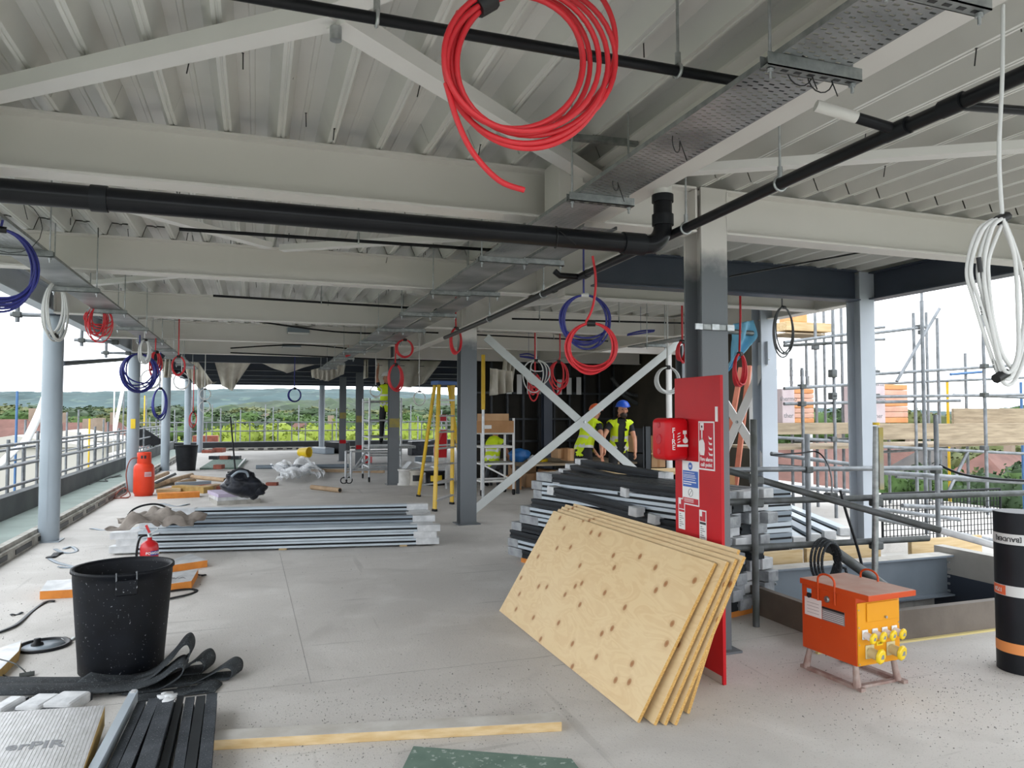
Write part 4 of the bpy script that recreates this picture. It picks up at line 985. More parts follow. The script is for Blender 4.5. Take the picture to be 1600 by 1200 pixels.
# call point box
s = thing('fire_alarm_box', 'red rounded fire alarm call point box fixed on the red board', 'alarm box', (2.53, 4.2, 1.31))
bx0, bx1, by0, by1, bz0, bz1 = 2.455, XB - 0.0005, 4.105, 4.305, 1.305, 1.575
q = MB(); q.box(bx0, by0, bz0, bx1, by1, bz1); o = q.build('housing', M['red_gloss'], s); md = o.modifiers.new('bevel', 'BEVEL'); md.width = 0.035; md.segments = 5
for p in o.data.polygons: p.use_smooth = True
q = MB()
for k, ch in enumerate('FIRE'): put_text(q, ch, 0.045, (bx0 + .05, by0 - 0.0006, 1.495 - k * .036), (1, 0, 0), (0, 0, 1), bold=0.001)
q.build('lettering', M['white'], s)
q = MB()
q.prism([(.0, .0), (.006, -.018), (.022, -.022), (.036, -.016), (.04, .0), (.026, .018), (.018, .018)], (bx0 + .115, by0 - .0004, 1.435), (1, 0, 0), (0, 0, 1), (0, -.0008, 0)); q.box(bx0 + .128, by0 - .0012, 1.45, bx0 + .136, by0 - .0004, 1.475); q.box(bx0 + .118, by0 - .0012, 1.472, bx0 + .145, by0 - .0004, 1.495)
for k in range(4): q.prism([(0, 0), (.02, .006), (.026, .014), (.008, .009)], (bx0 + .075, by0 - .0004, 1.415 + k * .018), (1, 0, 0), (0, 0, 1), (0, -.0008, 0))
q.box(bx0 + .075, by0 - .0012, 1.392, bx0 + .155, by0 - .0004, 1.406); q.build('symbols', M['white'], s)
for (zc, r) in [(1.53, .018), (1.36, .02)]:
    q = MB(); q.lathe([(r, 0), (r, .003), (r * .7, .004)], 16, (bx0 + .0005, 4.2, zc), axis=(-1, 0, 0)); q.build('grille_disc', M['red_sign'], s)
q = MB(); q.lathe([(.034, 0), (.034, .004), (.026, .006), (.02, .002)], 20, (bx0 + .0005, 4.2, 1.44), axis=(-1, 0, 0)); q.build('push_button', M['red_sign'], s)

# ---- orange site transformer
FL = PZ(1345, 1080); FR = PZ(1404, 1068)
e1 = Vector((1, 0.07, 0)).normalized(); e2 = Vector((-e1.y, e1.x, 0)); UZ = Vector((0, 0, 1))
O = Vector((FL.x - 0.012, FL.y + 0.0, 0))
t = thing('site_transformer', 'orange and amber site transformer on a skid frame beside the floor opening', 'transformer', O + e1 * .16 + e2 * .2)
def tb(q, a0, a1, b0, b1, z0, z1): q.obox(O + e1 * (a0 + a1) / 2 + e2 * (b0 + b1) / 2 + UZ * (z0 + z1) / 2, e1 * (a1 - a0) / 2, e2 * (b1 - b0) / 2, UZ * (z1 - z0) / 2); return q
W_, D_ = 0.345, 0.43
tb(MB(), 0, W_, 0.012, D_, 0.135, 0.53).build('body', M['orange'], t, bevel=0.004)
fp = tb(MB(), 0.004, W_ - .004, 0.004, 0.012, 0.138, 0.50).build('front_panel', M['amber'], t, bevel=0.002)
tb(MB(), 0.07, W_ - .012, -0.004, 0.004, 0.385, 0.495).build('flap', M['amber'], fp, bevel=0.004)
q = MB(); q.lathe([(.008, 0), (.008, .012)], 10, O + e1 * .215 + e2 * (-.004) + UZ * .405, axis=-e2); q.build('catch', M['zinc'], fp)
lid = tb(MB(), -0.008, W_ + .03, -0.085, D_ + .008, 0.53, 0.563).build('lid', M['orange'], t, bevel=0.003)
tb(MB(), -0.004, W_ + .026, -0.08, D_ + .004, 0.563, 0.5645).build('lid_dust', M['dusty_orange'], t)
for k in range(4):
    a = 0.055 + k * 0.079
    sk = tb(MB(), a - .022, a + .022, -.004, .004, 0.288, 0.345).build('socket', M['white'], fp, bevel=0.004)
    q = MB(); c = O + e1 * a + e2 * (-.004) + UZ * .315; ax = (-e2 - UZ * .15).normalized(); q.tube([c, c + ax * .045], .021, 16); q.build('socket_barrel', M['white'], sk)
    q = MB(); cc = c + ax * .046 + e1 * .004; q.lathe([(.033, 0), (.033, .010), (.025, .013)], 8, cc, axis=(ax + e1 * .2)); q.build('socket_cap', M['yellow_gloss'], sk)
    q = MB(); q.obox(cc + ax * .0135 + e1 * .002, e1 * .009, UZ * .009, ax * .001); q.build('cap_mark', M['grey_print'], sk)
for a in (0.09, 0.26):
    sk = tb(MB(), a - .034, a + .034, -.004, .004, 0.175, 0.255).build('socket', mat('beige_socket', 'c3b487', None, rough=.5), fp, bevel=0.004)
    q = MB(); c = O + e1 * a + e2 * (-.004) + UZ * .213; ax = (-e2 - UZ * .1).normalized(); q.tube([c, c + ax * .06], .029, 16); q.build('socket_barrel', MATS['beige_socket'], sk)
    q = MB(); cc = c + ax * .061 + e1 * .005; q.lathe([(.044, 0), (.044, .012), (.034, .016)], 8, cc, axis=(ax + e1 * .2)); q.build('socket_cap', M['yellow_gloss'], sk)
    q = MB(); q.obox(cc + ax * .0165 + e1 * .003, e1 * .012, UZ * .012, ax * .001); q.build('cap_mark', M['grey_print'], sk)
tg = tb(MB(), 0.145, 0.195, -.002, .004, 0.243, 0.267).build('voltage_label', M['yellow_gloss'], fp)
q = MB(); put_text(q, '110V', .017, O + e1 * .17 + e2 * (-.0028) + UZ * .255, e1, UZ); q.build('lettering', M['ink'], tg)
for (a, z) in [(.012, .46), (.012, .36), (.012, .26), (.012, .15), (.333, .47), (.333, .36), (.333, .15), (.16, .15)]:
    q = MB(); q.lathe([(.004, 0), (.004, .003)], 8, O + e1 * a + e2 * .004 + UZ * z, axis=-e2); q.build('rivet', M['zinc'], fp)
# left side: plates, handle bar, bolts
def lp(name, b0, b1, z0, z1, m, lift=.002): q = MB(); tb(q, -lift, .0, b0, b1, z0, z1); return q.build(name, M[m], t)
lp('rating_plate', .27, .405, .345, .455, 'white'); lp('data_plate', .095, .265, .345, .425, 'grey_print'); lp('data_plate_header', .095, .265, .413, .425, 'ink', .003); lp('blue_label', .35, .385, .485, .51, 'blue_sheet')
for k in range(5): lp('print_line', .10, .26, .352 + k * .011, .355 + k * .011, 'white', .0028)
for k in range(4): lp('print_line', .29, .385, .365 + k * .02, .367 + k * .02, 'grey_print', .0028)
q = MB(); q.lathe([(.016, 0), (.016, .01)], 14, O + e2 * .365 + UZ * .47, axis=-e1); q.build('cable_gland', M['ink'], t)
q = MB(); q.lathe([(.02, 0), (.02, .006), (.012, .012)], 12, O + e2 * .225 + UZ * .475, axis=-e1); q.build('boss', M['galv'], t)
for (b, x) in [(.19, -.004), (.26, -.004)]: pass
def hoop(a, b0, b1, z0, z1):
    P = [O + e1 * a + e2 * b0 + UZ * z0, O + e1 * a + e2 * b0 + UZ * (z1 - .04)] + [O + e1 * a + e2 * ((b0 + b1) / 2 - (b1 - b0) / 2 * math.cos(g)) + UZ * (z1 - .04 + .04 * math.sin(g)) for g in [math.pi * i / 8 for i in range(1, 8)]] + [O + e1 * a + e2 * b1 + UZ * (z1 - .04), O + e1 * a + e2 * b1 + UZ * z0]
    q = MB(); q.tube(P, .0065, 8); q.build('lifting_handle', M['orange'], t)
hoop(-.007, .16, .29, .455, .625); hoop(W_ + .007, .16, .29, .455, .625)
for b in (0.02, D_ - .06):
    for a in (0.01, W_ - .03):
        q = MB(); s_ = -1 if a < .1 else 1
        q.tube([O + e1 * (a + .01) + e2 * (b + .02) + UZ * .137, O + e1 * (a + .01 + s_ * .012) + e2 * (b + .02 - (.02 if b < .1 else -.02)) + UZ * .012], [.016, .024], 6); q.build('leg', M['dusty_leg'], t)
for a in (-.004, W_ - .006):
    q = MB(); tb(q, a, a + .035, -.02, D_ + .02, 0, .02); q.build('skid', M['dusty_leg'], t)
tb(MB(), 0, W_, .02, .05, .002, .018).build('skid', M['dusty_leg'], t)
# coiled supply cable behind it
cb = Vector(PY(1300, 905, 4.62)); cb.z = 0
q = MB(); pts = []
for k in range(4):
    for i in range(28):
        an = 2 * math.pi * i / 28; pts.append(cb + e1 * (.10 * (1 + .07 * k) * math.cos(an)) + e2 * (.03 * k) + UZ * (.46 + .15 * math.sin(an) * (1 + .04 * k)))
pts += [cb + e1 * .14 + UZ * .4, cb + e1 * .2 + UZ * .2, cb + e1 * .1 + UZ * -.2]
q.tube(pts, .011, 7); tag(q.build('supply_cable', M['rubber']), 'thick black supply cable looped over the scaffold tube behind the transformer', 'cable')

# ---- roll of roofing felt
rc = PZ(1600, 1046); rr_ = 0.145
t = thing('roofing_roll', 'black roll of roofing felt standing on end at the right picture edge', 'roll', rc)
q = MB(); q.tube([(rc.x, rc.y, 0), (rc.x, rc.y, 0.985)], rr_, 40); q.tube([(rc.x, rc.y, .985), (rc.x, rc.y, .986)], rr_ * .96, 30); q.build('felt', M['roll'], t)
q = MB()
for k in range(90):
    a0 = k * .5; r0 = rr_ - .004 - k * .0013
    if r0 < .03: break
def band(name, z0, z1, m, a0=0, a1=360, lift=.0012):
    q = MB(); n = 40; vs = []; 
    for i in range(n + 1):
        a = math.radians(a0 + (a1 - a0) * i / n); vs += [(rc.x + (rr_ + lift) * math.cos(a), rc.y + (rr_ + lift) * math.sin(a), z0), (rc.x + (rr_ + lift) * math.cos(a), rc.y + (rr_ + lift) * math.sin(a), z1)]
    q.add(vs, [(2 * i, 2 * i + 2, 2 * i + 3, 2 * i + 1) for i in range(n)], True); return q.build(name, M[m], t)
band('label_band', .79, .855, 'roll_label'); band('label_band', .47, .535, 'roll_label'); band('orange_band', .12, .185, 'roll_orange'); band('orange_tag', .473, .532, 'ident_orange', 135, 182, .002)
def wrap_text(body, size, zc, a_mid, m, flip):
    vs, fs = text_geo(body, size, bold=.0008); q = MB(); out = []
    for x, y, z in vs:
        if flip: x, y = -x, -y
        a = math.radians(a_mid) + x / rr_; out.append((rc.x + (rr_ + .0028 + z) * math.cos(a), rc.y + (rr_ + .0028 + z) * math.sin(a), zc + y))
    q.add(out, fs); q.build('lettering', M[m], t)
wrap_text('[BAUDER]', .036, .822, 188, 'ink', True); wrap_text('1720', .034, .503, 160, 'roll_label', True)

# ---- black builders' buckets
def bucket(label, c, rt, rb, h, handle=True, m='black_dusty'):
    t = thing('builders_bucket', label, 'bucket', c)
    prof = [(0.001, .012), (rb - .012, .012), (rt - .014, h - .03), (rt - .010, h - .004), (rt + .010, h), (rt + .012, h - .018), (rt, h - .028), (rt * .985 + rb * .015, h * .9), (rb + (rt - rb) * .1, .08), (rb, .006), (rb - .01, 0), (0.001, 0)]
    q = MB(); q.lathe(prof, 48, c); q.build('tub', M[m], t)
    if handle:
        d = Vector((EYE.x - c[0], EYE.y - c[1], 0)).normalized(); d = Vector((d.x + .06, d.y, 0)).normalized(); s_ = Vector((-d.y, d.x, 0)); C_ = Vector(c)
        q = MB(); q.obox(C_ + d * (rt + .002) + UZ * (h - .085), s_ * .06, UZ * .045, d * .022); q.build('handle_boss', M[m], t, bevel=.006)
        q = MB(); q.tube([C_ + d * (rt + .022) - s_ * .055 + UZ * (h - .09), C_ + d * (rt + .005) - s_ * .055 + UZ * (h + .005), C_ + d * (rt - .06) - s_ * .05 + UZ * (h - .02), C_ + d * (rt - .06) + s_ * .05 + UZ * (h - .02), C_ + d * (rt + .005) + s_ * .055 + UZ * (h + .005), C_ + d * (rt + .022) + s_ * .055 + UZ * (h - .09)], .004, 6); b = q.build('bail_wire', M['galv_dull'], t)
        q = MB(); q.tube([C_ + d * (rt - .06) - s_ * .045 + UZ * (h - .02), C_ + d * (rt - .06) + s_ * .045 + UZ * (h - .02)], .009, 8); q.build('grip', M['black'], b)
bc = PZ(190, 1042); bucket("large black builder's bucket splashed with plaster in the left foreground", (bc.x, bc.y, 0), .285, .243, .64)
bc = PZ(290, 736); bucket("black builder's bucket at the foot of the far round columns", (bc.x, bc.y + .2, 0), .30, .24, .72, False, 'black')

# ---- fire extinguisher and gas cylinder
c = PZ(232, 925); C_ = Vector((c.x, c.y, 0))
t = thing('fire_extinguisher', 'red fire extinguisher standing behind the large black bucket', 'fire extinguisher', C_)
q = MB(); q.lathe([(.001, 0), (.07, 0), (.077, .012), (.077, .40), (.07, .43), (.045, .455), (.022, .465), (.02, .49), (.001, .49)], 28, C_); q.build('cylinder', M['ext_red'], t)
q = MB(); q.lathe([(.022, .49), (.022, .515), (.012, .52)], 12, C_); q.bar(C_ + UZ * .52, C_ + Vector((.075, -.02, .57)), .02, .012); q.bar(C_ + UZ * .51, C_ + Vector((.085, -.02, .525)), .02, .01); q.build('valve_lever', M['zinc'], t)
q = MB(); q.bar(C_ + UZ * .53, C_ + Vector((-.03, 0, .60)), .018, .02); q.build('red_grip', M['ext_red'], t)
q = MB(); q.tube(smooth_path([C_ + Vector((-.02, -.01, .51)), C_ + Vector((-.075, -.02, .49)), C_ + Vector((-.1, -.02, .36)), C_ + Vector((-.095, -.02, .18)), C_ + Vector((-.083, -.02, .06))]), .010, 8); q.build('hose', M['black'], t)
def cyl_patch(name, C_, r, z0, z1, a0, a1, m, par):
    q = MB(); n = 12; vs = []
    for i in range(n + 1):
        a = math.radians(a0 + (a1 - a0) * i / n); vs += [(C_.x + r * math.cos(a), C_.y + r * math.sin(a), z0), (C_.x + r * math.cos(a), C_.y + r * math.sin(a), z1)]
    q.add(vs, [(2 * i, 2 * i + 2, 2 * i + 3, 2 * i + 1) for i in range(n)], True); return q.build(name, M[m], par)
cyl_patch('navy_band', C_, .0782, .335, .375, -75, 10, 'blue_cable', t)
def cyl_text(body, size, C_, r, zc, am, m, par, vert=False):
    vs, fs = text_geo(body, size, bold=.0006); q = MB(); out = []
    for x, y, z in vs:
        if vert: x, y = y, -x
        a = math.radians(am) + x / r; out.append((C_.x + (r + .001 + z) * math.cos(a), C_.y + (r + .001 + z) * math.sin(a), zc + y))
    q.add(out, fs); q.build('lettering', M[m], par)
cyl_text('POWDER', .032, C_, .079, .355, -55, 'white', t)
cyl_patch('white_label', C_, .0778, .06, .31, -62, -20, 'red_sign', t)
for k in range(6): cyl_patch('print_line', C_, .0784, .08 + k * .037, .10 + k * .037, -58, -25, 'white', t)
c = PZ(222, 776); C_ = Vector((c.x, c.y + .2, 0))
t = thing('gas_cylinder', 'orange red gas cylinder standing by the second round column', 'gas cylinder', C_)
q = MB(); q.lathe([(.001, .02), (.15, .02), (.15, 0), (.165, 0), (.165, .03), (.185, .06), (.19, .10), (.19, .52), (.18, .58), (.14, .63), (.06, .655), (.001, .66)], 32, C_); q.build('cylinder', M['gas'], t)
q = MB(); q.lathe([(.125, .62), (.13, .64), (.13, .83), (.122, .85), (.112, .83), (.112, .64)], 28, C_); q.build('shroud', M['gas'], t)
for am in (-110, -85): cyl_patch('shroud_window', C_, .1312, .73, .79, am, am + 18, 'ink', t)
q = MB(); q.lathe([(.025, .65), (.025, .76), (.012, .78)], 10, C_); q.build('valve', mat('brass', 'c8b368', None, rough=.4, metal=.6), t)
cyl_patch('label', C_, .1912, .38, .47, -80, -40, 'pale_pack', t)
for k in range(3): cyl_patch('print_line', C_, .192, .395 + k * .02, .403 + k * .02, -78, -44, 'red', t)
q = MB(); q.tube(smooth_path([C_ + Vector((-.02, -.03, .74)), C_ + Vector((-.22, -.1, .72)), C_ + Vector((-.3, -.1, .45)), C_ + Vector((-.27, -.12, .1)), C_ + Vector((-.36, -.3, .015)), C_ + Vector((-.2, -.45, .015)), C_ + Vector((-.45, -.4, .015)), C_ + Vector((-.32, -.2, .18)), C_ + Vector((-.2, -.3, .02)), C_ + Vector((-.5, -.5, .012))]), .011, 7); q.build('gas_hose', M['brick_red'], t)

# ---- profile bundles
def pbar(q, p0, d, Lb, w, h, z, side):
    pass
def profile(label, p0, p1, w, h, m, wrap=None, group=None, wrap_m='white_wrap', groove=True, name='metal_profile'):
    p0, p1 = Vector(p0), Vector(p1); d = (p1 - p0); tt = d.normalized(); r = tt.cross(UZ).normalized(); u = r.cross(tt)
    t = thing(name, label, 'metal profile', p0, group)
    q = MB()
    a, b = w / 2, h / 2
    g = min(.012, h * .22)
    poly = [(-a, -b), (a, -b), (a, -g), (a - .015, -g), (a - .015, g), (a, g), (a, b), (-a, b), (-a, g), (-a + .015, g), (-a + .015, -g), (-a, -g)] if groove else [(-a, -b), (a, -b), (a, b), (-a, b)]
    q.prism(poly, p0, r, u, d); q.build('extrusion', M[m], t)
    if groove:
        q = MB()
        for s in (-1, 1): q.obox((p0 + p1) / 2 + r * s * (a - .013), d / 2 * .999, r * .003, u * g * .98)
        q.build('gasket', M['black'], t)
    for wl, end in (wrap or []):
        c = p0 + tt * (wl / 2 - .01) if end == 0 else p1 - tt * (wl / 2 - .01)
        q = MB(); q.obox(c, tt * wl / 2, r * (a + .004), u * (b + .004)); q.build('end_wrap', M[wrap_m], t, bevel=.006)
    return t
# long bundle across the middle
A0 = PZ(176, 868); A1 = PZ(688, 853); dd = (A1 - A0).normalized(); nn = Vector((-dd.y, dd.x, 0))
gl = 'long profiles bundled on the floor'
rr = random.Random(21)
LB = (A1 - A0).length
layout = []
for colm in range(7):
    nl = [3, 3, 4, 4, 4, 4, 5][colm]
    for k in range(nl): layout.append((colm, k, nl))
for (cN, k, nl) in layout:
    s0 = rr.uniform(-.06, .10) + (.03 * cN if k < nl - 1 else .05 * cN); s1 = rr.uniform(-.12, .02) - .02 * cN
    m = 'prof'
    if k == nl - 1 and cN in (3, 5): m = 'prof_dark'
    elif k == nl - 1 and cN in (2, 4): m = 'prof_mid'
    p = A0 + nn * (.065 + cN * .135) + UZ * (.042 + .02 + k * .078)
    front = cN == 0; top = k == nl - 1
    ROWN = ['front row', 'second row', 'third row', 'fourth row', 'fifth row', 'sixth row', 'back row'][cN]; LAYB = 'top' if top else ['bottom', 'second', 'third', 'fourth'][k]
    lab = f'pale blue grey profile of the long floor bundle, {ROWN}, {LAYB} layer' if m == 'prof' else (f'charcoal profile on top of the long floor bundle, {ROWN}' if m == 'prof_dark' else f'mid grey profile on top of the long floor bundle, {ROWN}')
    profile(lab, p + dd * s0, p + dd * (LB + s1), .125, .072, m, wrap=[(.30, 0), (.28, 1)] if (front or top or cN == 1) else None, group=gl + (' pale' if m == 'prof' else (' charcoal' if m == 'prof_dark' else ' mid grey')))
for f_ in (.12, .5, .88):
    p = A0 + dd * LB * f_ + nn * .03; q = MB(); q.bar(p + UZ * .011, p + nn * .95 + UZ * .011, .09, .02); tag(q.build('timber_bearer', M['timber']), ['timber bearer under the left end of the long profile bundle', 'timber bearer under the middle of the long profile bundle', 'timber bearer under the right end of the long profile bundle'][[.12, .5, .88].index(f_)], 'bearer')
# rag and hose on top
rc_ = PZ(246, 818, .40); q = MB(); rr = random.Random(8); ph = [rr.uniform(0, 6.28) for _ in range(10)]
def ragf(s, tv):
    a = (s - .5) * 2; b = (tv - .5) * 2; edge = max(abs(a), abs(b)); r = math.hypot(a, b)
    wob = 1 + .18 * math.sin(3 * math.atan2(b, a) + ph[0]) + .12 * math.sin(5 * math.atan2(b, a) + ph[1])
    z = .15 * max(0, 1 - r * .8) ** .8 + .035 * math.sin(7 * a + 4 * b + ph[2]) + .03 * math.sin(9 * b - 5 * a + ph[3]) + .02 * math.sin(15 * a + ph[4]) * math.sin(13 * b + ph[5])
    return (rc_.x + .40 * a * wob, rc_.y + .02 + .26 * b * wob, rc_.z - .03 + max(0, z) + .02)
q.sheet(ragf, 44, 34, .006)
tag(q.build('rag', M['rag']), 'crumpled grey brown cloth lying on the long profile bundle', 'cloth')
a = PZ(200, 805, .40); q = MB(); q.tube(smooth_path([a, a + Vector((.05, .05, .06)), a + Vector((.16, .1, .1)), a + Vector((.3, .14, .1)), a + Vector((.45, .16, .03))]), .012, 7); tag(q.build('black_hose', M['black']), 'thin black hose arching over the left end of the long profile bundle', 'hose')

# right-hand pile of wrapped profiles
PA = Vector((2.92, 7.85, 0)); PB_ = Vector((3.74, 4.98, 0)); pd = (PB_ - PA).normalized(); pn = Vector((-pd.y, pd.x, 0)); LP = (PB_ - PA).length
rr = random.Random(33); seq = 0
labs = {'prof': 'pale profile in the tall pile behind the plywood', 'prof_mid': 'mid grey profile in the tall pile behind the plywood', 'prof_dark': 'charcoal profile in the tall pile behind the plywood'}
q = MB(); q.obox(PB_ - pd * .12 + UZ * .028, pn * .25, pd * .06, UZ * .028); tag(q.build('insulation_bearer', M['pir_edge']), 'orange insulation offcut under the near end of the tall profile pile', 'insulation block')
q = MB(); q.obox(PA + pd * .25 + UZ * .028, pn * .25, pd * .06, UZ * .028); tag(q.build('insulation_bearer', M['pir_edge']), 'orange insulation offcut under the far end of the tall profile pile', 'insulation block')
COLN = ['on the workers side', 'right of its middle', 'left of its middle', 'on the plywood side']
LAYN = ['bottom', 'second', 'third', 'fourth', 'fifth', 'sixth', 'seventh', 'eighth', 'ninth', 'top']
for lay in range(10):
    z = .056 + .047 + lay * .094
    for c in range(4):
        w_off = (c - 1.5) * .15
        sh = rr.uniform(-.10, .10) + lay * .055
        m = 'prof_dark' if (lay in (0, 2, 3, 6, 9) or (lay + c) % 3 == 0) else ('prof_mid' if lay in (4, 7) and c > 1 else 'prof')
        p0 = PA + pn * w_off + pd * sh + UZ * z; p1 = PA + pn * w_off + pd * (LP + rr.uniform(-.12, .05)) + UZ * z
        wm = 'white_wrap' if rr.random() < .3 else 'grey_wrap'
        wr_ = [(.12 + rr.uniform(0, .22), 0)] if rr.random() < .75 else []
        if rr.random() < .8: wr_.append((.08 + rr.uniform(0, .12), 1))
        profile(f"{ {'prof': 'pale', 'prof_mid': 'mid grey', 'prof_dark': 'charcoal'}[m] } profile, {LAYN[lay]} layer of the tall pile by the plywood, {COLN[c]}", p0, p1, .135 + rr.uniform(-.02, 0), .08, m, wrap=wr_, wrap_m=wm, group='tall profile pile', groove=True)
# loose dark bars on top, lying more square to the view
for k, (u0, v0, u1, v1, z, m) in enumerate([(905, 722, 1045, 745, 1.10, 'prof_dark'), (890, 730, 1010, 760, 1.08, 'prof_dark'), (880, 738, 985, 770, 1.10, 'prof_dark'), (870, 752, 1030, 775, 1.04, 'prof_mid'), (862, 765, 1000, 800, 1.0, 'prof_dark'), (905, 775, 1030, 812, 1.02, 'prof_dark')]):
    a = PZ(u0, v0, z) if v0 > 660 else PY(u0, v0, 7); a = PY(u0, v0, 7.6 - k * .18); b = PY(u1, v1, 6.2 - k * .12)
    profile(['charcoal bar lying on top of the tall pile, farthest from the camera', 'charcoal bar lying on top of the tall pile, second from the workers', 'charcoal bar with white end lying across the top of the tall pile', 'mid grey bar lying across the top of the tall pile', 'charcoal bar low on the left shoulder of the tall pile', 'charcoal bar nearest the plywood on top of the tall pile'][k], a, b, .10, .075, m, wrap=[(.10, 0), (.10, 1)], name='loose_bar')
# pale bundle running square behind the pile
for k in range(6):
    for c in range(2):
        y = 6.72 + c * .16; z = .12 + k * .12
        profile(f"{['pale', 'mid grey'][k % 2]} profile in the stack behind the red board, {['bottom', 'second', 'third', 'fourth', 'fifth', 'top'][k]} layer, {['near', 'far'][c]} side", (3.62 + .03 * (k % 2), y, z), (5.6, y + .1, z), .14, .11, 'prof_mid' if k % 2 else 'prof', wrap=[(.12, 0)], group='stack behind the red board')
# dark upright channel standing in the pile
q = MB(); a = PY(1013, 735, 7.2); q.box(a.x - .035, 7.2, .2, a.x + .035, 7.22, a.z + .48); q.box(a.x - .035, 7.2, .2, a.x - .03, 7.25, a.z + .48); q.box(a.x + .03, 7.2, .2, a.x + .035, 7.25, a.z + .48)
tag(q.build('upright_channel', M['dark_stud']), 'dark steel channel standing upright behind the fire alarm box', 'channel')
# bundle beyond the guard rail
for k in range(10):
    c = k % 5; l = k // 5
    zz = .06 + l * .10; a = PZ(1150 + c * 12, 792 - c * 3, zz); b = PZ(1225 + c * 24, 851 - c * 5, zz)
    m = ['prof', 'prof_dark', 'prof', 'prof_mid', 'prof'][(c + l) % 5]
    profile({'prof': 'pale profile lying beyond the scaffold rail beside the floor opening', 'prof_dark': 'charcoal profile lying beyond the scaffold rail beside the floor opening', 'prof_mid': 'mid grey profile lying beyond the scaffold rail beside the floor opening'}[m], a, b, .13, .09, m, wrap=[(.1, 1)], group='profiles beyond the rail ' + m)

# ---- timber batten, green panel
a = PZ(328, 1173); b = PZ(878, 1143); d = (b - a).normalized(); n = Vector((-d.y, d.x, 0))
t = thing('timber_batten', 'long pale timber batten lying across the foreground floor', 'batten', a)
q = MB(); q.obox((a + b) / 2 + n * .06 + UZ * .0235, d * (b - a).length / 2, n * .06, UZ * .0235); q.build('batten', M['timber'], t, bevel=.003)
q = MB(); q.obox((a + b) / 2 + n * .06 + UZ * .0475, d * (b - a).length / 2 * .998, n * .058, UZ * .0005); q.build('dust_layer', M['timber_dusty'], t)
a = PZ(646, 1172); b = PZ(893, 1192); c = PZ(612, 1215)
t = thing('green_panel', 'green faced board offcut at the bottom picture edge', 'panel', c)
q = MB(); q.prism([(a.x, a.y), (b.x, b.y), (b.x - .02, b.y - .35), (c.x - .05, c.y - .2)], (0, 0, .0), (1, 0, 0), (0, 1, 0), (0, 0, .016)); q.build('core', M['prof_mid'], t)
q = MB(); q.prism([(a.x, a.y), (b.x, b.y), (b.x - .02, b.y - .35), (c.x - .05, c.y - .2)], (0, 0, .016), (1, 0, 0), (0, 1, 0), (0, 0, .003)); q.build('green_face', M['green_board'], t)

# ---- insulation offcuts
def pir(label, pts, th=.07, edge='pir_edge'):
    t = thing('insulation_offcut', label, 'insulation board', pts[0])
    poly = [(p[0], p[1]) for p in pts]
    q = MB(); q.prism(poly, (0, 0, .001), (1, 0, 0), (0, 1, 0), (0, 0, th)); q.build('foam', M[edge], t)
    q = MB(); q.prism(poly, (0, 0, .001 + th), (1, 0, 0), (0, 1, 0), (0, 0, .0015)); q.build('facing', M['white_wrap'], t)
    return t
a = PZ(62, 937); b = PZ(150, 932)
tt = pir('white faced orange edged insulation offcut left of the large bucket', [a, b, b + Vector((.05, .42, 0)), a + Vector((-.05, .46, 0))])
q = MB(); put_text(q, 'HT', .12, Vector((a.x + .38, a.y + .25, .074)), (1, 0, 0), (0, 1, 0)); q.build('marker_writing', M['grey_print'], tt)
a = PZ(250, 927); b = PZ(299, 920)
tt = pir('white faced orange edged insulation offcut right of the large bucket', [a, b, b + Vector((.02, .55, 0)), a + Vector((-.1, .45, 0))])
q = MB(); put_text(q, 'P/A', .10, Vector((a.x + .12, a.y + .25, .074)), (1, 0, 0), (0, 1, 0)); q.build('marker_writing', M['grey_print'], tt)
a = PZ(250, 897); b = PZ(324, 886)
pir('triangular insulation offcut behind the large bucket', [a, b, b + Vector((-.2, .45, 0)), a + Vector((.1, .4, 0))])
a = PZ(-30, 1075); b = PZ(29, 1032)
pir('tan edged insulation offcut cut by the left picture edge', [a, PZ(0, 1062), b, b + Vector((-.05, .25, 0)), a + Vector((-.3, .2, 0))], .06, 'pir_tan')
# foreground board with lettering
za = .15; p1 = PZ(164, 1102, za); p2 = PZ(126, 1212, za); e_r = (p2 - p1).normalized(); p0 = PZ(-45, 1116, za); e_b = (p0 - p1).normalized()
t = thing('insulation_board', 'foil faced insulation board lettered erPIR in the bottom left corner', 'insulation board', p1)
poly = [(p1.x, p1.y), (p2.x + e_r.x * .5, p2.y + e_r.y * .5), (p2.x + e_r.x * .5 + e_b.x * .75, p2.y + e_r.y * .5 + e_b.y * .75), (p1.x + e_b.x * .75, p1.y + e_b.y * .75)]
q = MB(); q.prism(poly, (0, 0, za - .10), (1, 0, 0), (0, 1, 0), (0, 0, .098)); q.build('foam', M['pir_tan'], t)
